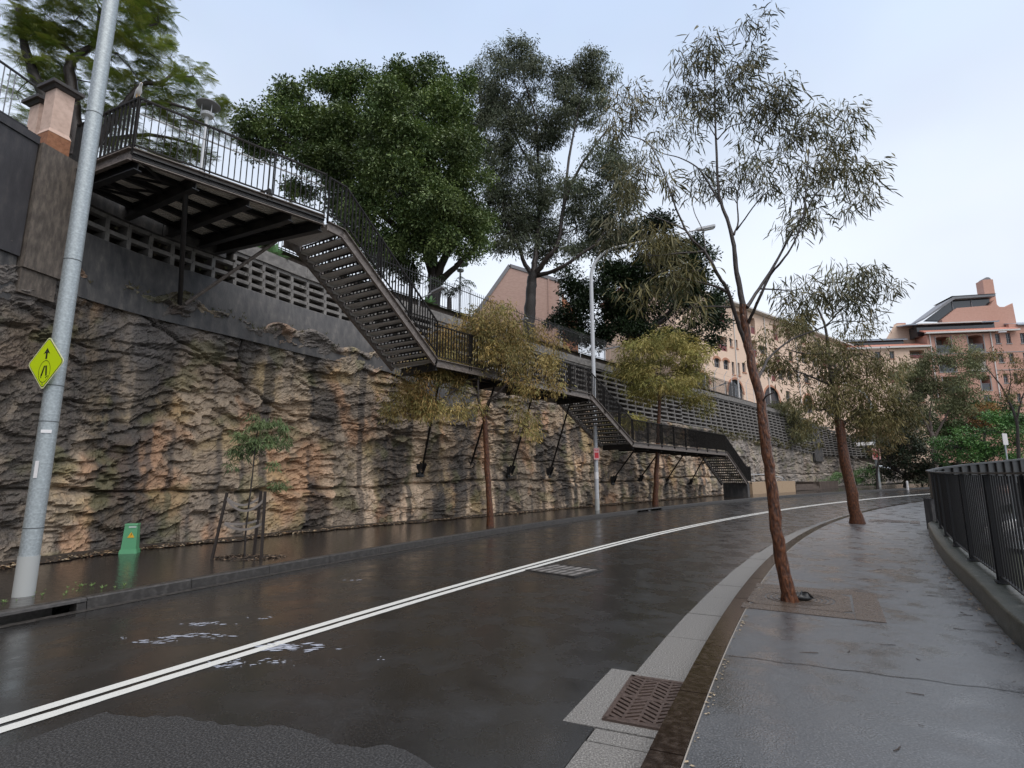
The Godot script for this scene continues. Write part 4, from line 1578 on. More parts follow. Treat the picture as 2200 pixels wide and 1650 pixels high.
	for j in 7:
		for i in 9:
			var x := 18.2 + i * .9 + j * .35
			var z := -17.2 - j * .8 - i * .28
			gr.append(Vector3(x, -.14 + .55 * sin(PI * i / 8.) * sin(PI * j / 6.), z))
	tag(mesh_node("grass_verge", grid(gr, 9, 7), M.grass, self), "yellowing grass verge behind the near railing", "grass", "", "stuff")
	var sp := thing("sign_post", Vector3(19.4, -.1, -21.4), "thin grey post with two small white plates behind the near railing", "sign")
	var st := mb()
	tube(st, [Vector3(19.4, -.1, -21.5), Vector3(19.6, 3.35, -21.7)], [.028, .028], 8)
	obj("post", st, M.galvanised, sp)
	bar_piece("plate", Vector3(19.52, 2.95, -21.62), Vector3(19.52, 3.4, -21.62), .03, .085, M.sign_white, sp, Vector3(1, 0, .3).normalized())
	bar_piece("plate", Vector3(19.68, 2.95, -21.70), Vector3(19.68, 3.4, -21.70), .03, .085, M.sign_white, sp, Vector3(1, 0, .3).normalized())

# ---------------------------------------------------------------- street furniture
func arm_pole(base: Vector3, r0: float, high: float, reach: Vector3, label: String, m: Material) -> Node3D:
	var p := thing("street_light", base, label, "street light", "street light poles under the rock face")
	var st := mb()
	tube(st, [base - Vector3.UP * .05, base + Vector3.UP * .55], [r0 * 1.06, r0 * 1.05], 20)
	obj("pole_foot", st, M.pole_foot, p)
	var pts := []
	var rad := []
	var n := 8
	for k in n + 1:
		pts.append(base + Vector3.UP * (.55 + (high - .55) * k / n))
		rad.append(lerpf(r0, r0 * .86, float(k) / n))
	for k in range(1, 9):   # swept top
		var a := PI * .42 * k / 8.
		pts.append(base + Vector3.UP * (high + 1.6 * sin(a)) + reach.normalized() * 1.6 * (1. - cos(a)))
		rad.append(lerpf(r0 * .84, r0 * .5, k / 8.))
	var tip: Vector3 = base + reach + Vector3.UP * (high + 2.1)
	pts.append(tip)
	rad.append(r0 * .34)
	st = mb()
	tube(st, pts, rad, 20)
	obj("shaft", st, m, p)
	st = mb()
	var d := (tip - (pts[pts.size() - 2] as Vector3)).normalized()
	bar(st, tip - d * .1, tip + d * .75, .28, .10)
	bar(st, tip + d * .1, tip + d * .7, .2, .16)
	var h := obj("lamp_head", st, M.pole_grey, p)
	bar_piece("lens", tip + d * .2 - Vector3.UP * .1, tip + d * .68 - Vector3.UP * .1, .17, .03, M.lamp_lens, h)
	return p

func street_things() -> void:
	var U := Vector3.UP
	# big galvanised pole at the left with its yellow sign
	var base := Vector3(-6.75, 0., -7.9)
	var p := arm_pole(base, .118, 11.5, Vector3(2.2, 0, 1.2), "thick mottled galvanised street light pole at the left with a yellow diamond sign", M.galvanised)
	for y in [.92, 2.42, 2.95, 4.9, 7.4]:
		var st := mb()
		var r: float = .118 - .0015 * y
		tube(st, [base + U * y, base + U * (y + .014)], [r + .003, r + .003], 20)
		obj("seam_band", st, M.band, p)
	var to_cam := Vector3(.62, 0, .78)
	var st := mb()
	for y in [2.28]:
		bar(st, base + to_cam * .117 + U * y - to_cam.cross(U) * .05, base + to_cam * .117 + U * y + to_cam.cross(U) * .07, .008, .045)
	obj("number_plate", st, M.sign_white, p)
	st = mb()
	bar(st, base + Vector3(.02, 0, .119) + U * 1.62, base + Vector3(.02, 0, .119) + U * 1.86, .05, .006, Vector3.BACK)
	obj("sticker", st, M.sign_white, p)
	diamond_sign(base)
	# slender pole with a swept arm by the curved kerb
	p = arm_pole(Vector3(4.08, .12, -26.66), .108, 11.7, Vector3(5.3, 0, 1.2), "slender pale street light pole with swept arm and red bus stop plate", M.pole_grey)
	st = mb()
	tube(st, [Vector3(4.08, 1.62, -26.66), Vector3(4.08, 1.95, -26.66)], [.111, .111], 16)
	obj("sticker_band", st, M.sign_white, p)
	plate_sign(Vector3(4.09, 2.82, -26.47), Vector3(.1, 0, 1.).normalized(), .27, .56, "small red and white bus stop plate on the slender pale pole")
	p = arm_pole(Vector3(36.4, .78, -54.8), .16, 8.4, Vector3(-.9, 0, -1.6), "far street light pole standing where the road bends out of sight", M.galvanised)
	plate_sign(Vector3(36.2, 4.1, -54.4), Vector3(-.3, 0, 1.).normalized(), .7, 1.1, "red plate on the far street light pole at the bend")
	var nm := thing("street_name_sign", Vector3(35.4, 5.1, -54.5), "narrow white street name blade on the far street light pole", "sign")
	bar_piece("blade", Vector3(34.3, 5.05, -54.4), Vector3(36.1, 5.15, -54.5), .05, .3, M.sign_white, nm)
	bar_piece("clamp", Vector3(36.1, 5.1, -54.5), Vector3(36.4, 5.1, -54.7), .06, .06, M.band, nm)
	# green pillar box
	var g := thing("electricity_pillar", Vector3(-8.33, .03, -12.2), "small tapered green electricity pillar box with a yellow warning triangle", "utility box")
	var turn := Basis(Vector3.UP, deg_to_rad(20))
	var t := Transform3D(turn, Vector3(-8.30, .0, -12.25))
	st = mb()
	taper(st, t, .34, .30, .01, .31, .27, .11)
	obj("plinth", st, M.box_green, g)
	st = mb()
	taper(st, t, .28, .25, .11, .235, .205, .62)
	var bd := obj("body", st, M.box_green, g)
	st = mb()
	taper(st, t, .25, .22, .62, .235, .205, .65)
	obj("lid", st, M.box_green, g)
	st = mb()
	prism(st, PackedVector2Array([Vector2(-.065, 0), Vector2(.065, 0), Vector2(0, .12)]), t * Transform3D(Basis(Vector3.RIGHT, deg_to_rad(-2.4)), Vector3(.02, .36, .118)), .004)
	var tri_ := obj("warning_triangle", st, M.warning_yellow, bd)
	st = mb()
	prism(st, PackedVector2Array([Vector2(-.010, .03), Vector2(.004, .06), Vector2(-.004, .062), Vector2(.008, .10), Vector2(.016, .10), Vector2(.004, .068), Vector2(.014, .066), Vector2(-.002, .03)]), t * Transform3D(Basis(Vector3.RIGHT, deg_to_rad(-2.4)), Vector3(.02, .36, .122)), .003)
	obj("lightning_mark", st, M.sign_black, bd)
	st = mb()
	prism(st, PackedVector2Array([Vector2(-.07, 0), Vector2(.07, 0), Vector2(.07, .035), Vector2(-.07, .035)]), t * Transform3D(Basis(), Vector3(.03, .565, .106)), .006)
	obj("name_plate", st, M.label_pale, bd)
	# stakes round the sapling, with sagging straps
	var corners := [Vector3(-6.02, .02, -11.32), Vector3(-5.36, .02, -11.72), Vector3(-5.03, .02, -11.35)]
	var tops := [Vector3(-5.85, 1.33, -11.38), Vector3(-5.31, 1.36, -11.72), Vector3(-5.08, 1.36, -11.40)]
	var names := ["leftmost of the three dark stakes around the staked sapling", "middle dark stake right behind the sapling's stem", "rightmost of the three dark stakes around the staked sapling"]
	for k in 3:
		st = mb()
		bar(st, corners[k] - U * .1, tops[k], .045, .045, Vector3.BACK)
		var o := obj("tree_stake", st, M.stake, self)
		tag(o, names[k], "stake", "stakes around the sapling")
	for k in 4:
		var a: Vector3 = tops[[0, 0, 0, 0][k]] - U * [.1, .12, .60, .62][k]
		var b: Vector3 = tops[[1, 2, 1, 2][k]] - U * [.12, .16, .60, .64][k]
		st = mb()
		var sag: float = [.16, .24, .05, .12][k]
		for i in 10:
			var f := i / 10.
			var h := (i + 1) / 10.
			bar(st, a.lerp(b, f) - U * sag * 4. * f * (1. - f), a.lerp(b, h) - U * sag * 4. * h * (1. - h), .01, .045)
		tag(obj("strap", st, M.strap, self), ["upper hessian strap from the left stake to the middle stake", "upper hessian strap sagging from the left stake to the right stake", "lower hessian strap from the left stake to the middle stake", "lower hessian strap sagging from the left stake to the right stake"][k], "strap", "straps tying the sapling's stakes")
	# gully grate
	var gs := 2.36 + .68
	var c := road_at(gs, off(KERB, gs) - .25, -.143)
	var f := Vector3(sin(heading(gs)), 0, -cos(heading(gs)))
	var r := Vector3(-f.z, 0, f.x)
	var iron := thing("drain_grate", c, "rusty cast iron drain grate with herringbone slots in the near gutter", "drain grate")
	st = mb()
	for o in [-.475, .475]:
		bar(st, c + f * o - r * .24, c + f * o + r * .24, .045, .03)
	for o in [-.235, .235]:
		bar(st, c + r * o - f * .498, c + r * o + f * .498, .035, .03)
	obj("frame", st, M.iron, iron)
	for k in 4:
		var o := lerpf(-.225, .225, (k + .5) / 4.)
		for i in range(-1, 14):
			var y := -.455 + i * .072
			var a := c + f * clampf(y, -.455, .455) + r * (o - .056)
			var b := c + f * clampf(y + .085 * (1 if k % 2 else -1), -.455, .455) + r * (o + .056)
			if a.distance_to(b) > .05:
				bar_piece("slat", a, b, .034, .026, M.iron, iron)
		if k < 3:
			bar_piece("spine", c + r * (o + .0563) - f * .455, c + r * (o + .0563) + f * .455, .018, .027, M.iron, iron)
	bar_piece("centre_bar", c - r * .22, c + r * .22, .05, .028, M.iron, iron)
	st = mb()
	box(st, c - U * .30, Vector3(.46, .05, .92), -heading(gs))
	obj("pit_floor", st, M.pit_concrete, iron)
	st = mb()
	for o in [-.48, .48]:
		bar(st, c + f * o - r * .24 - U * .17, c + f * o + r * .24 - U * .17, .02, .26)
	for o in [-.245, .245]:
		bar(st, c + r * o - f * .48 - U * .17, c + r * o + f * .48 - U * .17, .02, .26)
	obj("pit_wall", st, M.pit_concrete, iron)
	# concrete infill cover in the road
	var cc := Vector3(.98, 0, -10.65)
	cc.y = road_height(cc) + .002
	var cv := thing("service_cover", cc, "worn rectangular concrete service cover in the road beyond the centre lines", "manhole cover")
	var cf := Vector3(.64, 0, -.77)
	var cr := Vector3(.77, 0, .64)
	for k in 2:
		bar_piece("lid", cc + cf * (-.44 + .45 * k), cc + cf * (-.02 + .45 * k), .98, .012, M.kerb, cv)
		for i in 6:
			bar_piece("rib", cc + cf * (-.43 + .45 * k) + cr * (-.42 + .168 * i) + U * .004, cc + cf * (-.03 + .45 * k) + cr * (-.42 + .168 * i) + U * .004, .09, .012, M.crib_concrete, cv)
	st = mb()
	for o in [-.47, .47]:
		bar(st, cc + cf * o - cr * .55 + U * .004, cc + cf * o + cr * .55 + U * .004, .04, .02)
	for o in [-.53, .53]:
		bar(st, cc + cr * o - cf * .49 + U * .003, cc + cr * o + cf * .49 + U * .003, .04, .02)
	obj("frame", st, M.kerb, cv)
	bar_piece("lifting_slot", cc + cf * .36 + cr * .18 + U * .006, cc + cf * .36 + cr * .40 + U * .006, .05, .006, M.pit_concrete, cv)
	# tree grates
	tree_grate(Vector3(3.87, .0, -7.72), 30., "square brown concrete tree grate with ring slots around the large leaning gum", true)
	tree_grate(Vector3(13.6, .0, -20.2), 36., "farther concrete tree grate on the near footpath beyond the second gum", false)
	# far side of the street
	var wall := thing("sandstone_wall", Vector3(21.5, .5, -46.6), "low pale sandstone retaining wall at the foot of the walkway", "wall")
	var wp := [Vector3(18.75, .4, -43.6), Vector3(20.6, .45, -45.3), Vector3(22.6, .5, -46.6), Vector3(24.2, .55, -47.6)]
	for k in 3:
		bar_piece("wall_block", wp[k] + U * .47, (wp[k + 1] as Vector3).lerp(wp[k], .004) + U * (.47 - .03 * k), .4, 1.0, M.sandstone, wall)
	var hr := thing("white_handrail", Vector3(21.5, 1.5, -47.4), "pale tubular handrail above the low sandstone wall", "handrail")
	st = mb()
	tube(st, [Vector3(18.9, 2.0, -44.6), Vector3(21.6, 2.02, -46.6), Vector3(23.4, 1.75, -47.7), Vector3(24.6, .6, -48.2)], [.03, .03, .03, .03], 8)
	obj("rail", st, M.pole_grey, hr)
	for q in [Vector3(19.9, 2.0, -45.35), Vector3(21.6, 2.0, -46.6), Vector3(23.4, 1.74, -47.7)]:
		st = mb()
		tube(st, [q, q - U * 1.5], [.025, .025], 8)
		obj("post", st, M.pole_grey, hr)
	var steps := thing("garden_steps", Vector3(26.5, .6, -49.6), "low brown garden steps beside the sandstone wall", "steps")
	for k in 3:
		bar_piece("step", Vector3(25.0 + .3 * k, .72 + .16 * k, -49.2 - .5 * k), Vector3(28.6, .76 + .16 * k, -51.6 - .4 * k), .5, .17, M.brown_wall, steps)
	var pl := thing("planter_wall", Vector3(31., .8, -54.2), "low brown stone planter edge in front of the bright shrub", "planter")
	bar_piece("front", Vector3(29.2, 1.0, -52.8), Vector3(32.0, 1.05, -54.6), .4, .8, M.brown_wall, pl)
	bar_piece("side", Vector3(29.2, 1.0, -53.2), Vector3(28.5, 1.0, -55.2), .4, .78, M.brown_wall, pl)
	var bo := thing("white_bollard", Vector3(35.9, .75, -51.1), "small white post at the bend before the dark shrubs", "bollard")
	st = mb()
	lathe(st, Vector3(36.4, .75, -50.9), [[.09, -.1], [.09, .62], [.07, .70], [0., .72]], 12)
	obj("post", st, M.sign_white, bo)

func taper(st: SurfaceTool, t: Transform3D, wx0: float, wz0: float, y0: float, wx1: float, wz1: float, y1: float) -> void:
	var p := []
	for q in [[wx0, wz0, y0], [wx1, wz1, y1]]:
		for s in [[-.5, .5], [.5, .5], [.5, -.5], [-.5, -.5]]:
			p.append(t * Vector3(s[0] * q[0], q[2], s[1] * q[1]))
	hexa(st, p)

func rounded(c: PackedVector2Array, r: float) -> PackedVector2Array:
	var out := PackedVector2Array()
	for i in c.size():
		var a := c[(i + c.size() - 1) % c.size()]
		var b := c[i]
		var d := c[(i + 1) % c.size()]
		var p := b + (a - b).normalized() * r
		var q := b + (d - b).normalized() * r
		for k in 5:
			var t := k / 4.
			out.append(p.lerp(b, t).lerp(b.lerp(q, t), t))
	return out

func scaled(p: PackedVector2Array, k: float) -> PackedVector2Array:
	var out := PackedVector2Array()
	for v in p: out.append(v * k)
	return out

func ring2(st: SurfaceTool, t: Transform3D, a: PackedVector2Array, b: PackedVector2Array, z: float) -> void:
	for i in a.size():
		var j := (i + 1) % a.size()
		quad(st, t * Vector3(a[i].x, a[i].y, z), t * Vector3(b[i].x, b[i].y, z), t * Vector3(b[j].x, b[j].y, z), t * Vector3(a[j].x, a[j].y, z))

func diamond_sign(base: Vector3) -> void:
	var n := Vector3(-.33, 0, .945)
	var c := base + Vector3.UP * 3.27 + Vector3(-.04, 0, .155)
	var t := Transform3D(Basis(Vector3.UP.cross(n).normalized(), Vector3.UP, n), c)
	var s := thing("pedestrian_sign", c, "fluorescent yellow diamond sign with an arrow above walking legs in an oval", "sign")
	var d := rounded(PackedVector2Array([Vector2(0, -.40), Vector2(.40, 0), Vector2(0, .40), Vector2(-.40, 0)]), .06)
	var st := mb()
	prism(st, d, t * Transform3D(Basis(), Vector3(0, 0, -.004)), .004)
	obj("plate", st, M.sign_border, s)
	st = mb()
	prism(st, scaled(d, .945), t * Transform3D(Basis(), Vector3(0, 0, .0005)), .0012)
	obj("border_line", st, M.sign_black, s)
	st = mb()
	prism(st, scaled(d, .915), t * Transform3D(Basis(), Vector3(0, 0, .0022)), .0012)
	obj("face", st, M.sign_yellow, s)
	var z := .0046
	st = mb()
	prism(st, PackedVector2Array([Vector2(-.018, .06), Vector2(.018, .06), Vector2(.018, .155), Vector2(.07, .135), Vector2(0, .225), Vector2(-.07, .135), Vector2(-.018, .155)]), t * Transform3D(Basis(), Vector3(0, 0, z)), .001)
	obj("arrow", st, M.sign_black, s)
	var e0 := PackedVector2Array()
	var e1 := PackedVector2Array()
	for k in 40:
		var a := TAU * k / 40
		e0.append(Vector2(cos(a) * .128, -.125 + sin(a) * .165))
		e1.append(Vector2(cos(a) * .120, -.125 + sin(a) * .157))
	st = mb()
	ring2(st, t, e1, e0, z)
	obj("oval", st, M.sign_black, s)
	st = mb()
	var tz := t * Transform3D(Basis(), Vector3(0, 0, z))
	prism(st, PackedVector2Array([Vector2(-.022, -.04), Vector2(.006, -.04), Vector2(-.040, -.195), Vector2(-.070, -.185)]), tz, .001)
	prism(st, PackedVector2Array([Vector2(.012, -.04), Vector2(.042, -.04), Vector2(.066, -.185), Vector2(.036, -.193)]), tz, .001)
	prism(st, PackedVector2Array([Vector2(-.078, -.198), Vector2(-.068, -.19), Vector2(-.046, -.212), Vector2(-.052, -.222)]), tz, .001)
	prism(st, PackedVector2Array([Vector2(.038, -.215), Vector2(.088, -.19), Vector2(.090, -.2), Vector2(.042, -.228)]), tz, .001)
	obj("legs", st, M.sign_black, s)
	st = mb()
	for y in [-.31, .17]:
		prism(st, rounded(PackedVector2Array([Vector2(-.008, y - .008), Vector2(.008, y - .008), Vector2(.008, y + .008), Vector2(-.008, y + .008)]), .004), t * Transform3D(Basis(), Vector3(0, 0, .005)), .004)
	obj("bolt", st, M.band, s)
	st = mb()
	for y in [-.2, .2]:
		bar(st, base + Vector3.UP * (3.27 + y), c + Vector3.UP * y - n * .005, .05, .035)
	obj("bracket", st, M.band, s)

func plate_sign(c: Vector3, n: Vector3, w: float, h: float, label: String) -> void:
	var t := Transform3D(Basis(Vector3.UP.cross(n).normalized(), Vector3.UP, n), c)
	var s := thing("stop_plate", c, label, "sign", "red plates on the street light poles")
	var st := mb()
	var o := rounded(PackedVector2Array([Vector2(-w, -h) * .5, Vector2(w, -h) * .5, Vector2(w, h) * .5, Vector2(-w, h) * .5]), w * .14)
	prism(st, o, t * Transform3D(Basis(), Vector3(0, 0, -.012)), .012)
	obj("plate", st, M.sign_pink, s)
	st = mb()
	prism(st, PackedVector2Array([Vector2(-.36 * w, -.36 * h), Vector2(.36 * w, -.36 * h), Vector2(.36 * w, .10 * h), Vector2(-.36 * w, .10 * h)]), t * Transform3D(Basis(), Vector3(0, 0, .001)), .003)
	obj("red_panel", st, M.sign_red, s)
	st = mb()
	for q in [[-.34, -.22, .24, .40], [.22, .34, .24, .40], [-.22, .22, .24, .28]]:
		prism(st, PackedVector2Array([Vector2(q[0] * w, q[2] * h), Vector2(q[1] * w, q[2] * h), Vector2(q[1] * w, q[3] * h), Vector2(q[0] * w, q[3] * h)]), t * Transform3D(Basis(), Vector3(0, 0, .001)), .003)
	obj("vehicle_symbol", st, M.sign_red, s)
	bar_piece("bracket", c - n * .012, c - n * .16, .05, .05, M.band, s)

func tree_grate(c: Vector3, ang: float, label: String, near: bool) -> void:
	c.y = rise(c.x, c.z)
	var g := thing("tree_grate", c, label, "tree grate", "tree grates in the near footpath")
	var t := Transform3D(Basis(Vector3.UP, -deg_to_rad(ang)), c)
	var h := .60
	for k in 2:   # two halves, each a plate of concentric ribs
		var sgn := -1. if k == 0 else 1.
		var st := mb()
		var rings := [.15, .19, .22, .26, .29, .33, .36, .40, .43, .465]
		for i in range(0, rings.size() - 1, 2):
			for a in 14:
				var a0 := PI * a / 14. - PI * .5
				var a1 := PI * (a + 1) / 14. - PI * .5
				var p := []
				for y in [-.03, .004]:
					for q in [[rings[i], a0], [rings[i + 1], a0], [rings[i + 1], a1], [rings[i], a1]]:
						p.append(t * Vector3(cos(q[1]) * q[0] * sgn, y, -sin(q[1]) * q[0] * sgn))
				hexa(st, p)
		for a in 5:   # spokes that carry the rings
			var q := PI * (a + .5) / 5. - PI * .5
			bar(st, t * Vector3(cos(q) * .17 * sgn, -.012, -sin(q) * .17 * sgn), t * Vector3(cos(q) * .47 * sgn, -.012, -sin(q) * .47 * sgn), .03, .024)
		for a in 14:   # solid corner field outside the rings
			var a0 := PI * a / 14. - PI * .5
			var a1 := PI * (a + 1) / 14. - PI * .5
			var e0: Vector2 = square_edge(a0, h - .004)
			var e1: Vector2 = square_edge(a1, h - .004)
			var p := []
			for y in [-.03, .004]:
				for q in [Vector2(cos(a0), sin(a0)) * .465, e0, e1, Vector2(cos(a1), sin(a1)) * .465]:
					p.append(t * Vector3(q.x * sgn, y, -q.y * sgn))
			hexa(st, p)
		obj("grate_half", st, M.grate_paver, g)
	var soil := mb()
	prism(soil, PackedVector2Array([Vector2(-.58, -.58), Vector2(.58, -.58), Vector2(.58, .58), Vector2(-.58, .58)]), t * Transform3D(Basis(Vector3.RIGHT, -PI / 2), Vector3(0, -.06, 0)), .03)
	obj("soil", soil, M.pit_concrete, g)
	var ring := [[-.62, -.62, .62, -.92], [-.62, .62, .62, .92], [.62, -.92, .92, .92], [-.92, -.92, -.62, .92]]
	for k in 4:
		var q: Array = ring[k]
		if k == 3 or (not near and k < 2): continue
		var st := mb()
		var p := []
		for y in [-.05, .003]:
			for s in [[q[0], maxf(q[1], q[3])], [q[2], maxf(q[1], q[3])], [q[2], minf(q[1], q[3])], [q[0], minf(q[1], q[3])]]:
				p.append(t * Vector3(s[0] + (.004 if s[0] == q[0] else -.004), y, s[1] * .995))
		hexa(st, p)
		obj("paver", st, M.grate_paver, g)

func square_edge(q: float, h: float) -> Vector2:
	return Vector2(cos(q), sin(q)) * h / maxf(absf(cos(q)), absf(sin(q)))

# ---------------------------------------------------------------- on the terrace
func mushroom_lamp(at: Vector3, high: float, label: String) -> void:
	var l := thing("terrace_lamp", at, label, "lamp post", "mushroom lamps on the terrace")
	var st := mb()
	tube(st, [at - Vector3.UP * .2, at + Vector3.UP * (high - .45)], [.06, .05], 12)
	obj("post", st, M.pole_grey, l)
	st = mb()
	lathe(st, at + Vector3.UP * (high - .46), [[.05, 0.], [.17, .03], [.19, .10], [.15, .14], [0., .14]], 20)
	obj("dish", st, M.pole_grey, l)
	for k in 3:
		var a := TAU * k / 3. + .4
		var o := Vector3(cos(a), 0, sin(a))
		st = mb()
		tube(st, [at + o * .16 + Vector3.UP * (high - .34), at + o * .16 + Vector3.UP * (high - .08)], [.012, .012], 6)
		obj("rod", st, M.pole_grey, l)
	st = mb()
	lathe(st, at + Vector3.UP * high, [[0., -.085], [.30, -.09], [.335, -.075], [.335, -.06], [.25, .0], [.1, .035], [0., .04]], 24)
	obj("hat", st, M.frame_grey, l)

func terrace_things() -> void:
	var U := Vector3.UP
	mushroom_lamp(Vector3(-9.1, 8.7, -14.6), 4.0, "mushroom topped lamp post behind the walkway's upper deck")
	mushroom_lamp(Vector3(-2.68, 8.95, -26.8), 3.72, "mushroom topped lamp post on the terrace behind the picket fence")
	# picket fence on the parapet
	var f := thing("picket_fence", cliff_at(30, .85, 8.95), "dark spiked picket fence along the terrace above the crib wall", "fence")
	var s := 14.6
	var rest := mb()
	var n := 0
	while s < 58.:
		var base := 8.93
		if n % 18 == 0:
			bar_piece("post", cliff_at(s, .86, base - .03), cliff_at(s, .86, base + 1.32), .05, .05, M.dark_steel, f, Vector3.BACK)
		var a := cliff_at(s, .86, base + .08)
		var b := cliff_at(s, .86, base + 1.36)
		if n < 300:
			var st := mb()
			bar(st, a, b - U * .07, .020, .020, Vector3.BACK)
			var q := b - U * .07
			for k in 4:
				var o := [Vector3(-.014, 0, -.014), Vector3(.014, 0, -.014), Vector3(.014, 0, .014), Vector3(-.014, 0, .014)]
				tri(st, q + o[k], b + U * .03, q + o[(k + 1) % 4])
			obj("picket", st, M.dark_steel, f)
		else:
			bar(rest, a, b, .02, .02, Vector3.BACK)
		n += 1
		s += .135
	tag(obj("far_pickets", rest, M.dark_steel, f), "", "", "", "stuff")
	s = 14.6
	while s < 57.:
		for y in [9.06, 10.12]:
			bar_piece("rail", cliff_at(s, .86, y), cliff_at(s + 2.43, .86, y), .04, .025, M.dark_steel, f)
		s += 2.43
	# railing on the abutment at the left
	var g := thing("abutment_fence", cliff_at(6, .2, 8.5), "thin grey bar fence on top of the dark abutment wall", "fence")
	for k in 66:
		var q := .6 + k * .105
		if q > 7.7: break
		bar_piece("bar", cliff_at(q, .02, 8.46), cliff_at(q, .02, 9.52), .014, .014, M.frame_grey, g, Vector3.BACK)
	s = .6
	while s < 7.6:
		for y in [8.56, 9.53]:
			bar_piece("rail", cliff_at(s, .02, y), cliff_at(minf(s + 1.2, 8.1), .02, y), .045, .03, M.dark_steel, g)
		s += 1.2
	# gate piers
	pier(cliff_at(8.50, .14), 8.36, 1.42, .36, "pink rendered gate pier with a dark moulded cap beside the walkway's deck", true)
	pier(Vector3(-10.44, 0, -10.9), 8.3, 1.42, .36, "pink rendered gate pier half hidden behind the bar fence", false)
	# plants on the walls
	agave(cliff_at(14.95, .62, 8.52), .55, "pale green agave rosette hanging over the crib wall beside the first flight")
	agave(cliff_at(14.2, .7, 8.50), .42, "smaller pale green agave to the left of the larger rosette")
	agave(cliff_at(21.9, .95, 8.92), .5, "grey green agave behind the picket fence above the first flight")
	palm(Vector3(-2.9, 9.0, -24.1), "small dark palm behind the picket fence, beside the fig's trunk")
	# wire fence with cranked posts beyond the crib wall
	var w := thing("wire_fence", cliff_at(56, 1.4, 9.), "fence of pale cranked posts and wires in front of the sand coloured flats", "fence")
	var prev := Vector3.ZERO
	for k in 9:
		var q := 49. + k * 1.9
		var p := cliff_at(q, 1.25, 8.95)
		var out := (cliff_at(q, 0., 8.95) - cliff_at(q, 1., 8.95)).normalized()
		var st := mb()
		tube(st, [p, p + U * 1.9, p + U * 2.35 + out * .3], [.035, .03, .025], 6)
		obj("post", st, M.sign_white, w)
		if k > 0:
			var wi := mb()
			for y in [.5, 1., 1.5, 2.]:
				tube(wi, [prev + U * y, p + U * y], [.007, .007], 3, false)
			obj("wire", wi, M.frame_grey, w)
		prev = p
	bird(Vector3(-7.78, 9.40, -10.10))

func pier(at: Vector3, y: float, high: float, w: float, label: String, footed: bool) -> void:
	at.y = y
	var p := thing("gate_pier", at, label, "pier", "gate piers at the head of the walkway")
	var turn := deg_to_rad(-22)
	var st := mb()
	if footed:
		box(st, at + Vector3.UP * .2, Vector3(w + .06, .40, w + .06), turn)
		obj("brick_base", st, M.rust_brick, p)
		st = mb()
		var t0 := Transform3D(Basis(Vector3.UP, turn), at)
		taper(st, t0, w + .07, w + .07, .402, w, w, .50)
		obj("splay", st, M.pink_plaster, p)
	st = mb()
	box(st, at + Vector3.UP * (.5 + (high - .5) * .5), Vector3(w, high - .5, w), turn)
	if not footed: box(st, at + Vector3.UP * .25, Vector3(w + .01, .5, w + .01), turn)
	obj("shaft", st, M.pink_plaster, p)
	st = mb()
	var t := Transform3D(Basis(Vector3.UP, turn), at + Vector3.UP * high)
	taper(st, t, w + .06, w + .06, .002, w + .14, w + .14, .06)
	taper(st, t, w + .24, w + .24, .062, w + .24, w + .24, .13)
	taper(st, t, w + .16, w + .16, .132, w * .5, w * .5, .22)
	obj("cap", st, M.cap_stone, p)

func agave(at: Vector3, size: float, label: String) -> void:
	var p := thing("agave", at, label, "plant", "agaves on the wall top")
	for k in 17:
		var a := k * 2.4
		var up := lerpf(.15, 1.25, k / 17.)
		var d := Vector3(cos(a) * cos(up), sin(up), sin(a) * cos(up))
		var side := d.cross(Vector3.UP).normalized()
		var st := mb()
		var l := size * rng.randf_range(.85, 1.1)
		var prev := []
		for i in 6:
			var f := i / 5.
			var c := at + d * l * f - Vector3.UP * .22 * size * f * f * (1. if up < .9 else .3)
			var wd := size * .17 * (sin(PI * (f * .8 + .15)) if i < 5 else .02)
			var cur := [c - side * wd + Vector3.UP * wd * .35, c, c + side * wd + Vector3.UP * wd * .35]
			for x in cur.size(): st.set_color(Color(.17, .30, .15).lerp(Color(.27, .42, .22), rng.randf()))
			if i > 0:
				st.set_color(Color(.20, .34, .17))
				quad(st, prev[0], cur[0], cur[1], prev[1])
				quad(st, prev[1], cur[1], cur[2], prev[2])
			prev = cur
		obj("leaf", st, M.blade, p)

func palm(at: Vector3, label: String) -> void:
	var p := thing("palm", at, label, "palm")
	var st := mb()
	tube(st, [at - Vector3.UP * .2, at + Vector3.UP * .9], [.12, .09], 8)
	obj("trunk", st, M.dark_bark, p)
	for k in 11:
		var a := k * 2.4
		var out := Vector3(cos(a), 0, sin(a))
		st = mb()
		st.set_color(Color(.045, .075, .03))
		var prev := at + Vector3.UP * .9
		for i in range(1, 9):
			var f := i / 8.
			var c := at + Vector3.UP * (.9 + .75 * sin(f * 2.2)) + out * 1.15 * f
			bar(st, prev, c, .015, .012)
			for sd in [-1, 1]:
				var side: Vector3 = out.cross(Vector3.UP) * sd
				var tip: Vector3 = c + side * .38 * (1.1 - f * .6) + out * .12 - Vector3.UP * .16
				tri(st, c, c + out * .05, tip)
				tri(st, c - out * .07, c - out * .02, tip - out * .07)
			prev = c
		obj("frond", st, M.blade, p)

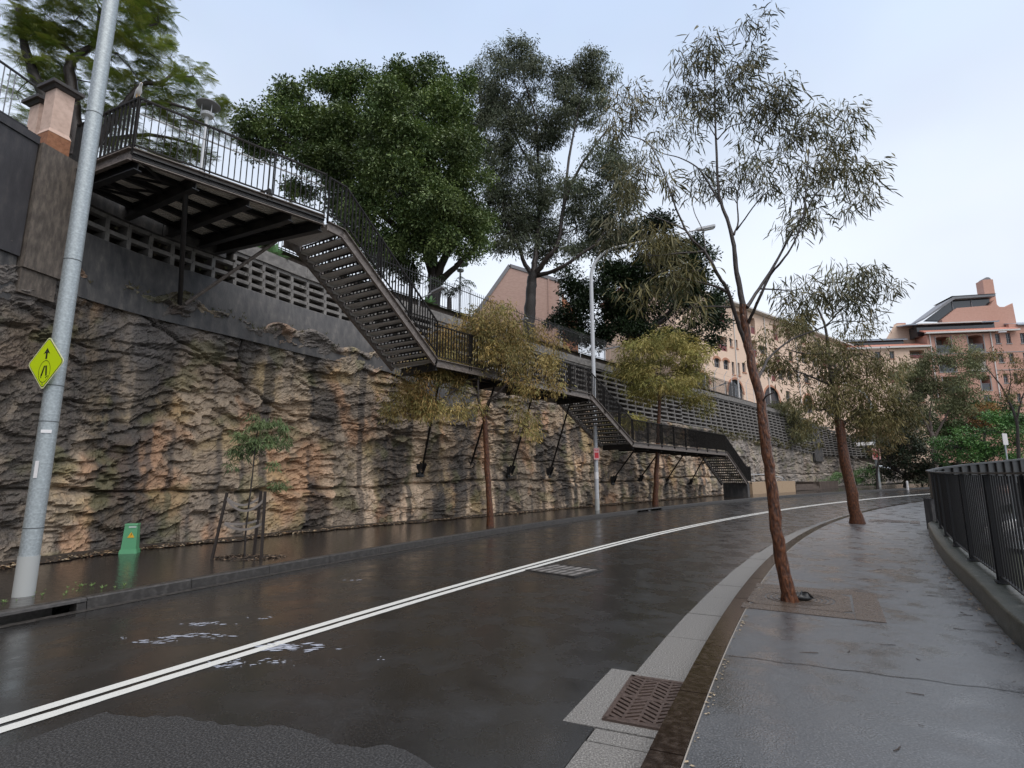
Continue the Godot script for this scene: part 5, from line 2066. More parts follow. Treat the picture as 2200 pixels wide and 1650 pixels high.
func bird(at: Vector3) -> void:
	# a white gull standing on the rail: one smooth body swept through ellipses
	var b := thing("bird", at, "white bird standing on the corner of the walkway's top rail", "bird")
	var f := Vector3(.75, 0, .66).normalized()
	var r := f.cross(Vector3.UP)
	var rows := [[-.21, .075, .004, .003], [-.15, .085, .022, .014], [-.08, .105, .045, .040], [-.01, .135, .055, .058], [.05, .165, .050, .056], [.085, .20, .034, .040], [.105, .235, .028, .032], [.125, .262, .032, .031], [.150, .266, .026, .025], [.168, .262, .012, .012], [.172, .261, .002, .002]]
	var v := PackedVector3Array()
	for q in rows:
		for k in 13:
			var a := TAU * k / 12.
			v.append(at + f * q[0] + Vector3.UP * (q[1] + sin(a) * q[3]) + r * cos(a) * q[2])
	mesh_node("body", grid(v, 13, rows.size()), M.sign_white, b)
	var st := mb()
	tube(st, [at + f * .166 + Vector3.UP * .262, at + f * .205 + Vector3.UP * .255], [.010, .003], 6)
	obj("beak", st, M.warning_yellow, b)
	for s in [-1, 1]:
		st = mb()
		tube(st, [at + r * .022 * s + Vector3.UP * .10, at + r * .022 * s], [.006, .005], 5)
		bar(st, at + r * .022 * s + Vector3.UP * .004, at + r * .022 * s + f * .035 + Vector3.UP * .004, .02, .006)
		obj("leg", st, M.warning_yellow, b)
		st = mb()
		box(st, at + f * .145 + Vector3.UP * .272 + r * .026 * s, Vector3(.008, .008, .008))
		obj("eye", st, M.sign_black, b)
		var w := PackedVector3Array()
		for i in 6:
			for k in 5:
				var t := i / 5.
				var h := k / 4. - .5
				w.append(at + f * (.05 - .26 * t) + Vector3.UP * (.15 - .05 * t + h * .075 * sin(PI * (t * .85 + .12))) + r * s * (.055 - .03 * t + .006 * (1. - 4. * h * h)))
		mesh_node("wing", grid(w, 5, 6), M.sign_white, b)

# ---------------------------------------------------------------- trees
var L := {}

func leaf_strip(st: SurfaceTool, p: Vector3, d: Vector3, bend: Vector3, n: Vector3, l: float, w: float, steps: int) -> void:
	var prev := [p, p]
	var c := p
	for i in range(1, steps + 1):
		var t := float(i) / steps
		var dir := (d + bend * t).normalized()
		c += dir * l / steps
		var side := dir.cross(n).normalized() * w * (sin(PI * (t * .86 + .1)) if i < steps else .0)
		var cur := [c - side, c + side]
		if i == 1: tri(st, prev[0], cur[0], cur[1])
		elif i == steps: tri(st, prev[0], c, prev[1])
		else: quad(st, prev[0], cur[0], cur[1], prev[1])
		prev = cur

func on_sphere(r: RandomNumberGenerator) -> Vector3:
	var z := r.randf_range(-1, 1)
	var a := r.randf() * TAU
	return Vector3(sqrt(1. - z * z) * cos(a), z, sqrt(1. - z * z) * sin(a))

func leaf_kinds() -> void:
	var r := RandomNumberGenerator.new()
	r.seed = 77
	# drooping sickle leaves on a short twig (gums); sizes: near, mid, far
	for q in [["gum_near", 13, .175, .0085, .19, 4], ["gum_mid", 22, .17, .014, .28, 3], ["gum_far", 26, .25, .028, .40, 3], ["sapling", 13, .17, .009, .09, 4]]:
		for variant in 2:
			var st := mb()
			for k in q[1]:
				var p: Vector3 = on_sphere(r) * q[4] * pow(r.randf(), .5)
				var d: Vector3 = (Vector3.DOWN * r.randf_range(.1, 1.2) + Vector3(p.x, 0, p.z).normalized() * .8 + on_sphere(r) * .45).normalized()
				leaf_strip(st, p, d, Vector3.DOWN * .9 + on_sphere(r) * .6, on_sphere(r), q[2] * r.randf_range(.7, 1.15), q[3] * r.randf_range(.8, 1.2), q[5])
			L[q[0] + str(variant)] = st.commit()
	# broad leaves (figs, shrubs): leaves spread outwards and up from a shoot
	for q in [["broad", 30, .13, .032, .30], ["broad_far", 34, .20, .055, .50]]:
		for variant in 2:
			var st := mb()
			for k in q[1]:
				var p: Vector3 = on_sphere(r) * q[4] * pow(r.randf(), .45)
				p.y *= .7
				var d: Vector3 = (p.normalized() + Vector3.UP * .25 + on_sphere(r) * .7).normalized()
				leaf_strip(st, p, d, Vector3.DOWN * .5, on_sphere(r) + Vector3.UP * 1.2, q[2] * r.randf_range(.7, 1.2), q[3] * r.randf_range(.8, 1.2), 2)
			L[q[0] + str(variant)] = st.commit()
	# feathery fronds (jacaranda) and fine tufts (the yellowing street trees)
	for variant in 2:
		var st := mb()
		for k in 6:
			var a := TAU * k / 6. + r.randf()
			var d := Vector3(cos(a), r.randf_range(-.35, .35), sin(a)).normalized()
			var side := d.cross(Vector3.UP).normalized()
			for i in 9:
				var t := (i + 1) / 9.
				var c := d * .46 * t - Vector3.UP * .14 * t * t
				for s in [-1, 1]:
					var l := .15 * sin(PI * (.12 + .82 * t))
					var tip: Vector3 = c + side * l * s + d * .05 - Vector3.UP * .02
					quad(st, c - d * .013, c + d * .013, tip + d * .010, tip - d * .010)
		L["feather" + str(variant)] = st.commit()
	for variant in 2:
		var st := mb()
		for k in 26:
			var p := on_sphere(r) * .22 * pow(r.randf(), .5)
			p.y *= .6
			var d := (p.normalized() * .8 + Vector3.DOWN * .25 + on_sphere(r) * .6).normalized()
			leaf_strip(st, p, d, Vector3.DOWN * .8, on_sphere(r), r.randf_range(.12, .20), .011, 2)
		L["tuft" + str(variant)] = st.commit()

func tree(called: String, base: Vector3, label: String, group: String, limbs: Array, blobs: Array, leaf: String, dens: float, tints: Array, bark: String, leafmat := "leaf_matte", deep := .8, size := 1.) -> Node3D:
	var o := thing(called, base, label, "tree" if not called.ends_with("shrub") else "shrub", group)
	var r := RandomNumberGenerator.new()
	r.seed = hash(label)
	var nodes := PackedVector3Array()
	var thick := PackedFloat32Array()
	for li in limbs.size():
		var q: Array = limbs[li]
		var raw := []
		var k := 2
		while k < q.size():
			raw.append(base + Vector3(q[k], q[k + 1], q[k + 2]))
			k += 3
		raw.push_front(raw[0] * 2. - raw[1])
		raw.append(raw[raw.size() - 1] * 2. - raw[raw.size() - 2])
		var pts := smooth_path(raw, 4)
		var rad := []
		for i in pts.size():
			var t := i / float(pts.size() - 1)
			rad.append(lerpf(q[0], q[1], pow(t, .8)) * (1. + r.randf_range(-.05, .07)))
			if i > 0 and i < pts.size() - 1: pts[i] += on_sphere(r) * lerpf(q[0], q[1], t) * .18
			if li > 0 or t > .6 or q.size() < 12:
				nodes.append(pts[i])
				thick.append(rad[i])
		if li == 0:
			rad[0] *= 1.25
			pts.push_front(pts[0] - Vector3.UP * .12)
			rad.push_front(rad[0] * 1.15)
		else:
			rad[0] *= 1.15
		var st := mb()
		tube(st, pts, rad, 12 if li == 0 else 8)
		obj("trunk" if li == 0 else "branch", st, M[bark if li == 0 or bark == "pale_bark" else "grey_bark"], o)
	var tw := mb()
	var xs := [[], []]
	var cs := [[], []]
	for b in blobs:
		var c := base + Vector3(b[0], b[1], b[2])
		var rx: float = b[3]
		var ry: float = b[4]
		# a bough from the nearest limb into the clump, then shoots inside it
		var best := 0
		var bd := 1e9
		for i in nodes.size():
			var d := nodes[i].distance_squared_to(c) - .3 * (1. if nodes[i].y < c.y else 0.)
			if d < bd:
				bd = d
				best = i
		var root := nodes[best]
		var rr := minf(thick[best] * .6, .012 + .018 * rx)
		var local := []
		var span := c - root
		var mid := root.lerp(c, .5) + on_sphere(r) * span.length() * .10 + Vector3.DOWN * .04
		if span.length() > .05:
			tube(tw, [root, mid, c], [rr, rr * .75, rr * .5], 5, false)
		local.append(mid)
		local.append(c)
		var shoots := 5 + int(rx * 2.)
		for k in shoots:
			var d := on_sphere(r)
			var e := c + Vector3(d.x * rx, d.y * ry, d.z * rx * deep) * .72
			var m := c.lerp(e, .5) + on_sphere(r) * rx * .12
			tube(tw, [c, m, e], [rr * .5, rr * .35, rr * .2], 4, false)
			local.append(m)
			local.append(e)
		var n := int(maxf(4., dens * (rx * ry + .5 * rx * rx * deep)))
		var shade := r.randf_range(.72, 1.45)   # young and old foliage differ from bough to bough
		var lobes := []
		for k in (4 if leaf == "gum_near" else 5 + int(rx)):
			var d := on_sphere(r)
			lobes.append(c + Vector3(d.x * rx, d.y * ry, d.z * rx * deep) * r.randf_range(.5, 1.0))
		for k in n:
			var d := on_sphere(r) * pow(r.randf(), .42)
			var p: Vector3 = lobes[k % lobes.size()] + Vector3(d.x * rx, d.y * ry, d.z * rx * deep) * (.42 if leaf == "gum_near" else .56)
			var nb := 0
			var nd := 1e9
			for i in local.size():
				var dd: float = (local[i] as Vector3).distance_squared_to(p)
				if dd < nd:
					nd = dd
					nb = i
			var from: Vector3 = local[nb]
			if k % 3 == 0 or leaf == "gum_near":
				tube(tw, [from, from.lerp(p, .5) + on_sphere(r) * .06 * sqrt(nd), p], [rr * .22, rr * .16, rr * .1], 3, false)
			if k % 3 == 0: local.append(from.lerp(p, .6))
			var v := k % 2
			var sc := size * r.randf_range(.75, 1.25)
			var bs := Basis(Vector3.UP, r.randf() * TAU) * Basis(Vector3(r.randf_range(-1, 1), 0, r.randf_range(-1, 1)).normalized(), r.randf_range(0., .55))
			xs[v].append(Transform3D(bs.scaled(Vector3.ONE * sc), p))
			var ti := r.randi() % (tints.size() - 1)
			var col: Color = (tints[ti] as Color).lerp(tints[ti + 1], r.randf()) * r.randf_range(.75, 1.25) * shade
			if b.size() > 5: col = col.lerp(Color(.24, .085, .025), b[5] * r.randf()) if b[5] > 0. else col.lerp(Color(.20, .165, .062), -b[5] * r.randf())
			cs[v].append(Color(col.r, col.g, col.b))
	tag(obj("twigs", tw, M["grey_bark"], o), "", "", "", "stuff")
	for v in 2:
		multi("crown" if v == 0 else "inner_crown", L[leaf + str(v)], M[leafmat], o, xs[v], cs[v])
	return o

func trees() -> void:
	tree("gum_tree", Vector3(3.67, 0.01, -7.57), "tall leaning street gum with a wet rust red trunk in the near footpath's square grate", "street gums",
		[[0.088, 0.050, -0.00, 0.00, 0.00, -0.04, 0.48, -0.02, -0.09, 1.09, -0.04, -0.11, 1.78, -0.05, -0.13, 2.43, -0.06, -0.17, 2.90, -0.08, -0.24, 3.52, -0.12, -0.26, 3.95, -0.13, -0.26, 4.13, -0.13], [0.045, 0.008, -0.26, 4.09, -0.13, -0.30, 4.53, -0.15, -0.32, 4.97, -0.15, -0.34, 5.28, -0.16, -0.38, 5.52, -0.18, -0.46, 5.92, -0.22, -0.45, 6.63, -0.22, -0.44, 7.28, -0.21, -0.40, 8.10, -0.20, -0.41, 8.62, -0.20], [0.034, 0.007, -0.27, 3.56, -0.13, -0.38, 3.82, -0.07, -0.55, 4.26, 0.07, -0.68, 4.46, 0.12, -0.80, 4.66, 0.17, -0.89, 4.87, 0.13, -1.03, 4.98, 0.17, -1.12, 5.18, 0.12, -1.22, 5.50, 0.08, -1.30, 5.86, 0.03, -1.38, 6.40, -0.12, -1.54, 6.80, -0.19, -1.80, 7.10, -0.43], [0.022, 0.007, -0.55, 4.26, 0.07, -0.80, 4.37, 0.06, -1.06, 4.44, 0.04, -1.44, 4.59, -0.03, -1.66, 4.81, -0.02], [0.016, 0.005, -0.89, 4.85, 0.13, -1.30, 4.81, 0.15, -1.60, 4.79, 0.12, -1.92, 4.86, 0.07], [0.014, 0.005, -1.12, 5.18, 0.12, -1.25, 5.29, 0.06, -1.60, 5.63, -0.22, -1.77, 5.80, -0.30], [0.010, 0.004, -0.86, 4.81, 0.14, -0.81, 5.25, -0.06, -0.87, 5.64, -0.20, -0.86, 5.97, -0.31], [0.028, 0.006, -0.22, 4.08, -0.10, 0.08, 4.44, -0.30, 0.38, 4.85, -0.37, 0.70, 5.35, -0.44, 0.97, 5.74, -0.42, 1.16, 6.05, -0.44, 1.40, 6.32, -0.43, 1.73, 6.91, -0.27], [0.024, 0.006, -0.22, 3.83, -0.11, -0.15, 4.12, 0.15, -0.00, 4.45, 0.22, 0.08, 4.57, 0.37, 0.21, 4.75, 0.43, 0.36, 5.10, 0.51, 0.45, 5.63, 0.55, 0.52, 6.18, 0.59], [0.016, 0.005, -0.31, 5.24, -0.15, -0.16, 5.54, -0.30, -0.05, 6.15, -0.47, 0.23, 6.69, -0.44, 0.42, 7.17, -0.35], [0.013, 0.005, -0.27, 5.31, -0.13, -0.24, 5.37, 0.10, -0.11, 5.56, 0.39, 0.07, 5.67, 0.59], [0.017, 0.005, -0.46, 5.82, -0.22, -0.54, 6.35, -0.49, -0.63, 6.67, -0.64, -0.84, 6.97, -0.85, -1.09, 7.22, -1.08, -1.37, 7.56, -1.22], [0.011, 0.004, -0.43, 6.87, -0.21, -0.26, 7.03, -0.12, 0.08, 7.18, -0.18, 0.38, 7.44, -0.15], [0.010, 0.004, -0.43, 6.87, -0.21, -0.64, 7.11, -0.09, -0.83, 7.38, -0.07], [0.024, 0.006, -0.19, 2.93, -0.09, 0.01, 3.20, -0.22, 0.19, 3.40, -0.35, 0.55, 3.67, -0.40, 1.10, 3.89, -0.47, 1.36, 4.13, -0.45, 1.68, 4.33, -0.41], [0.010, 0.004, 1.10, 3.89, -0.47, 1.32, 3.98, -0.47, 1.70, 3.96, -0.40, 2.01, 4.08, -0.36], [0.016, 0.008, -0.13, 2.64, -0.06, -0.12, 2.73, 0.05, -0.04, 2.78, 0.15]],
		[[-0.23, 8.41, -0.11, 0.60, 0.44], [-0.56, 8.17, -0.27, 0.45, 0.45], [0.05, 7.92, 0.03, 0.43, 0.48], [-0.27, 7.71, -0.13, 0.56, 0.32], [0.36, 7.53, -0.16, 0.52, 0.44], [0.60, 7.52, -0.04, 0.31, 0.36], [-0.81, 7.88, -0.62, 0.46, 0.33], [-0.67, 7.24, -0.33, 0.40, 0.28], [-1.07, 7.78, -0.97, 0.49, 0.35, -0.70], [-1.44, 8.27, -1.25, 0.50, 0.45, -0.90], [-1.62, 7.89, -1.23, 0.36, 0.31, -0.90], [0.02, 7.20, -0.21, 0.36, 0.28, -0.40], [-0.27, 6.44, -0.35, 0.48, 0.30], [0.07, 6.24, -0.30, 0.40, 0.28], [0.37, 6.54, -0.27, 0.31, 0.28], [0.78, 6.92, -0.29, 0.36, 0.32], [1.05, 7.00, -0.16, 0.48, 0.36], [1.40, 6.87, -0.21, 0.48, 0.40], [1.76, 6.54, -0.26, 0.40, 0.40, -0.50], [1.11, 6.27, -0.02, 0.46, 0.35, -0.50], [0.65, 6.01, 0.09, 0.33, 0.30], [1.32, 5.80, -0.14, 0.46, 0.27], [1.80, 6.09, -0.24, 0.27, 0.27], [0.42, 5.25, -0.02, 0.30, 0.16], [0.79, 5.40, 0.05, 0.26, 0.18], [-0.58, 6.43, -0.62, 0.29, 0.25], [-1.47, 6.50, -0.27, 0.40, 0.31, -0.40], [-1.74, 6.12, -0.29, 0.39, 0.36, -0.60], [-1.24, 5.84, 0.07, 0.26, 0.26, -0.60], [-2.03, 5.25, -0.09, 0.37, 0.38], [-1.66, 5.21, -0.03, 0.41, 0.33, -1.00], [-1.28, 4.96, 0.05, 0.37, 0.33, -1.00], [-1.65, 4.70, -0.02, 0.41, 0.33, -1.00], [-1.37, 4.29, 0.00, 0.37, 0.24, -1.00], [-1.81, 4.37, -0.10, 0.26, 0.26, -1.00], [-1.03, 4.59, 0.06, 0.26, 0.26, -0.80], [-1.08, 4.07, -0.08, 0.22, 0.18, -0.80], [0.65, 4.46, -0.46, 0.31, 0.27, -0.80], [1.07, 4.62, -0.48, 0.43, 0.25], [1.46, 4.63, -0.40, 0.42, 0.25], [1.81, 4.53, -0.35, 0.39, 0.27], [2.08, 4.26, -0.33, 0.27, 0.30], [1.18, 4.26, -0.43, 0.42, 0.19], [0.85, 4.24, -0.48, 0.27, 0.17], [1.67, 4.22, -0.41, 0.27, 0.17]],
		"gum_near", 117.0, [Color(0.068, 0.075, 0.045), Color(0.108, 0.111, 0.066), Color(0.158, 0.138, 0.084), Color(0.087, 0.093, 0.057)], "red_bark", "leaf_matte", 0.9, 1.0)
	tree("gum_tree", Vector3(11.89, 0.10, -19.26), "dark trunked street gum beyond the tall leaning one, at the second grate", "street gums",
		[[0.200, 0.130, 0.00, 0.00, 0.00, -0.07, 1.02, -0.04, -0.14, 2.31, -0.08, -0.17, 3.30, -0.10, -0.21, 3.63, -0.13], [0.100, 0.030, -0.21, 3.55, -0.13, -0.20, 4.31, -0.13, -0.28, 5.06, -0.17, -0.28, 6.04, -0.18, -0.28, 6.62, -0.17, -0.32, 7.24, -0.20, -0.47, 7.85, -0.29], [0.070, 0.030, -0.18, 3.38, -0.11, 0.20, 3.59, -0.23, 0.66, 3.82, -0.18, 1.48, 3.79, -0.03], [0.050, 0.020, -0.25, 4.82, -0.15, -0.98, 5.10, -0.01, -1.57, 5.44, -0.27], [0.050, 0.020, -0.26, 5.08, -0.16, 0.41, 5.87, -0.22, 0.89, 6.00, -0.15, 1.24, 5.81, 0.06], [0.050, 0.020, -0.20, 3.80, -0.13, -0.81, 3.94, 0.09, -1.28, 3.95, 0.03], [0.040, 0.020, -0.28, 6.04, -0.18, -1.16, 6.03, -0.13, -1.71, 6.25, -0.35]],
		[[-1.56, 7.19, -0.49, 0.87, 0.57, -0.50], [-1.88, 6.04, -0.57, 0.77, 0.77, -0.60], [-1.18, 6.35, -0.37, 1.04, 0.86], [-0.45, 6.32, -0.28, 0.76, 0.66], [0.81, 6.37, -0.09, 1.03, 0.75], [1.35, 5.73, 0.01, 0.74, 0.78], [0.33, 5.51, -0.15, 0.94, 0.65], [-0.15, 4.47, -0.09, 1.29, 0.70, -0.50], [-1.11, 3.95, 0.02, 0.82, 0.69, -0.60], [0.56, 3.88, -0.13, 1.10, 0.69, -0.60], [1.46, 4.21, -0.04, 0.91, 0.74, -0.60], [1.81, 3.61, 0.06, 0.64, 0.64], [-1.33, 3.46, -0.11, 0.46, 0.46], [-1.55, 5.40, -0.49, 0.66, 0.47], [0.92, 3.30, -0.14, 0.64, 0.46], [-0.21, 5.33, -0.13, 0.75, 0.56]],
		"gum_mid", 52.2, [Color(0.080, 0.080, 0.038), Color(0.131, 0.118, 0.054), Color(0.176, 0.141, 0.064), Color(0.099, 0.102, 0.048)], "red_bark", "leaf_matte", 0.9, 1.05)
	tree("gum_tree", Vector3(-0.73, 0.07, -18.70), "spreading street gum with orange tinged leaves in front of the middle landing", "street gums",
		[[0.110, 0.075, 0.00, 0.00, 0.00, -0.05, 1.07, 0.00, -0.13, 2.16, 0.00, -0.18, 3.19, 0.01, -0.23, 3.72, 0.01], [0.055, 0.020, -0.23, 3.67, 0.01, -0.42, 4.20, 0.02, -0.46, 4.81, 0.02, -0.41, 5.23, 0.02, -0.15, 5.39, 0.01, 0.32, 5.73, -0.01, 0.65, 6.33, -0.03], [0.050, 0.020, -0.20, 3.75, 0.01, -0.07, 4.18, 0.20, 0.33, 4.50, 0.39, 0.67, 4.91, 0.47, 1.21, 5.44, 0.55], [0.040, 0.015, -0.45, 4.40, 0.02, -0.78, 4.46, 0.33, -1.14, 4.56, 0.44, -1.95, 4.63, 0.58], [0.040, 0.015, -0.46, 4.98, 0.02, -0.94, 5.47, -0.36, -1.21, 6.03, -0.55, -1.64, 6.37, -0.54], [0.035, 0.012, -0.33, 5.23, 0.01, -0.18, 6.11, -0.19, -0.11, 6.97, -0.20, 0.14, 7.59, -0.21], [0.025, 0.012, 0.67, 4.91, 0.47, 1.51, 4.76, 0.74, 1.98, 5.07, 0.82], [0.025, 0.012, -1.14, 4.56, 0.44, -1.76, 4.14, 0.67, -2.50, 4.11, 0.90]],
		[[-0.02, 7.15, -0.20, 1.10, 0.56], [0.31, 7.68, -0.21, 0.50, 0.32], [-0.96, 6.61, -0.46, 1.12, 0.65, 0.50], [-1.81, 6.54, -0.53, 0.71, 0.49, 0.30], [0.65, 6.63, -0.33, 1.21, 0.65], [1.49, 6.41, -0.36, 0.91, 0.71, 0.35], [2.01, 5.63, 0.42, 0.54, 0.50], [-2.10, 5.55, -0.32, 0.70, 0.44], [-2.40, 4.69, 0.69, 0.94, 0.76, 0.60], [-1.58, 4.91, 0.36, 0.96, 0.77], [-2.91, 4.20, 0.81, 0.78, 0.60], [-0.76, 5.60, -0.17, 0.89, 0.48], [0.41, 5.44, 0.18, 0.97, 0.66], [1.52, 4.86, 0.64, 0.79, 0.60, 0.30], [1.20, 4.01, 0.45, 0.38, 0.79], [1.28, 3.30, 0.45, 0.41, 0.30], [-1.77, 3.97, 0.57, 0.94, 0.60], [-0.86, 4.03, 0.33, 0.58, 0.48], [-0.18, 6.11, -0.19, 1.00, 0.50], [-2.69, 5.29, 0.51, 0.48, 0.35]],
		"gum_mid", 83.7, [Color(0.162, 0.162, 0.061), Color(0.266, 0.218, 0.080), Color(0.361, 0.247, 0.095), Color(0.190, 0.180, 0.076)], "red_bark", "leaf_matte", 0.9, 0.9)
	tree("gum_tree", Vector3(7.95, 0.20, -30.87), "slim street gum with yellow olive crown in front of the lower landing", "street gums",
		[[0.150, 0.080, 0.00, 0.00, 0.00, 0.17, 2.17, 0.04, 0.31, 3.73, 0.08, 0.43, 5.32, 0.11, 0.55, 7.06, 0.14], [0.060, 0.020, 0.55, 6.93, 0.14, 0.64, 8.02, 0.17, 0.81, 8.97, 0.21], [0.050, 0.020, 0.45, 5.85, 0.12, 1.44, 6.69, -0.04, 2.52, 7.08, 0.03], [0.050, 0.020, 0.46, 6.12, 0.12, -0.38, 6.90, 0.32, -1.17, 7.03, 0.32], [0.040, 0.020, 0.40, 5.26, 0.10, 1.64, 5.54, 0.01, 2.70, 5.91, 0.08], [0.040, 0.020, 0.34, 4.47, 0.09, -0.62, 4.63, 0.36, -1.53, 4.44, 0.33]],
		[[0.71, 9.45, 0.18, 1.55, 0.75], [-0.43, 8.76, 0.30, 1.30, 0.86], [1.63, 8.58, 0.11, 1.50, 0.99], [2.79, 7.48, 0.10, 1.08, 0.99], [0.24, 7.49, 0.06, 1.85, 0.99], [-1.30, 7.04, 0.29, 1.07, 0.79], [1.00, 6.40, 0.05, 1.84, 0.86], [3.03, 5.91, 0.06, 0.86, 0.86], [-1.68, 4.44, 0.39, 0.97, 0.60], [-0.76, 4.62, 0.42, 0.54, 0.43], [1.97, 7.21, 0.09, 1.23, 0.86], [-1.51, 8.28, 0.23, 0.77, 0.55]],
		"tuft", 45.9, [Color(0.166, 0.175, 0.055), Color(0.254, 0.230, 0.070), Color(0.322, 0.254, 0.088), Color(0.195, 0.195, 0.066)], "red_bark", "leaf_matte", 0.9, 1.7)
	tree("gum_tree", Vector3(27.27, 0.83, -58.41), "small olive green gum before the rock, just right of the tall gum's trunk", "street gums",
		[[0.120, 0.060, 0.00, -0.00, -0.00, 0.35, 2.23, 0.16, 0.61, 3.70, 0.29, 1.36, 5.15, 0.64, 1.81, 5.87, 0.85], [0.060, 0.030, 0.61, 3.70, 0.29, 0.15, 5.19, 0.07, 0.02, 6.45, 0.01]],
		[[0.74, 7.92, 0.35, 2.25, 1.30], [2.08, 6.85, 0.97, 2.07, 1.58], [-0.22, 5.96, -0.10, 1.40, 1.40], [2.81, 7.55, 1.31, 1.28, 0.98], [0.74, 4.93, 0.34, 1.49, 1.09], [2.98, 5.58, 1.39, 0.98, 0.98]],
		"gum_far", 20.0, [Color(0.088, 0.099, 0.051), Color(0.136, 0.131, 0.067), Color(0.112, 0.112, 0.058)], "dark_bark", "leaf_matte", 0.9, 1.1)
	tree("fig_tree", Vector3(-3.93, 9.10, -25.77), "huge dense dark green fig behind the walkway's deck and first flight", "",
		[[0.400, 0.120, 0.00, 0.00, 0.00, 0.12, 1.72, -0.02, -0.02, 2.56, 0.00, -0.39, 3.77, 0.06, -1.24, 5.45, 0.19, -1.98, 7.17, 0.30], [0.300, 0.100, 0.03, 2.32, -0.01, -0.15, 4.28, 0.02, 0.00, 6.57, -0.00, -0.17, 8.90, 0.03], [0.250, 0.100, 0.17, 2.33, -0.03, 0.71, 3.50, 0.40, 1.63, 4.52, 0.56], [0.180, 0.080, 0.31, 2.21, -0.05, 1.42, 3.00, 0.59, 2.28, 3.87, 0.66], [0.200, 0.070, -0.39, 3.77, 0.06, -2.13, 4.87, 1.34, -3.97, 6.12, 2.12, -5.75, 7.54, 2.90], [0.200, 0.080, -0.15, 3.29, 0.02, -1.36, 5.66, -1.82, -3.25, 7.40, -2.03]],
		[[-7.94, 8.61, 3.23, 0.68, 0.47], [-6.82, 8.38, 3.06, 1.07, 0.86], [-6.30, 10.14, 2.48, 1.11, 1.00], [-5.51, 11.77, 1.85, 0.69, 0.55], [-5.21, 9.52, 2.31, 1.34, 1.34], [-4.11, 11.82, 1.13, 1.42, 1.06], [-2.43, 13.10, 0.37, 1.47, 0.98], [-0.77, 13.31, 0.12, 1.24, 0.99], [-3.84, 9.28, 1.60, 1.71, 1.49], [-1.76, 9.52, 1.79, 1.71, 1.59], [-0.16, 11.21, 0.53, 1.56, 1.44], [1.20, 12.43, -0.18, 0.99, 1.24], [1.48, 10.14, -0.23, 1.10, 1.47], [-5.31, 7.68, 2.33, 1.32, 0.99], [-3.01, 6.39, 2.48, 1.52, 1.19], [-1.09, 6.80, 2.39, 1.64, 1.42], [0.51, 7.88, 1.44, 1.48, 1.37], [1.61, 6.90, 0.77, 1.16, 1.39], [-3.51, 5.21, 2.05, 1.09, 0.88], [-1.69, 4.63, 2.28, 1.51, 1.08], [0.05, 5.02, 2.42, 1.51, 1.08], [1.25, 4.59, 1.43, 1.23, 1.00], [-0.99, 3.52, 1.16, 1.34, 0.78], [0.61, 3.40, 1.42, 1.11, 0.66], [2.29, 5.22, 0.16, 0.82, 0.94], [-2.96, 4.09, 1.46, 1.00, 0.89], [-2.50, 3.14, 0.38, 1.03, 0.69], [-1.57, 2.99, -0.77, 0.96, 0.53], [-8.02, 7.98, 2.24, 0.89, 0.66], [-6.64, 6.76, 1.01, 0.80, 0.69], [-4.76, 5.69, 0.22, 0.82, 0.70], [-2.64, 8.29, -2.63, 2.10, 1.58], [-0.05, 7.65, -3.03, 1.86, 1.59], [2.31, 4.20, 0.46, 0.69, 0.51], [1.75, 3.48, 0.44, 0.69, 0.46], [-0.63, 5.71, -1.93, 1.27, 1.01], [-4.28, 6.98, 2.68, 1.08, 0.97], [-1.71, 7.68, 2.69, 1.30, 0.87], [-0.49, 8.18, 2.30, 1.11, 0.88], [-8.40, 8.09, 3.30, 0.53, 0.34], [-5.02, 10.65, -2.27, 2.11, 1.84], [-2.01, 12.43, -2.73, 2.43, 1.89]],
		"broad", 101.2, [Color(0.063, 0.100, 0.041), Color(0.104, 0.152, 0.056), Color(0.174, 0.222, 0.078), Color(0.078, 0.115, 0.044)], "dark_bark", "leaf_gloss", 0.9, 1.15)
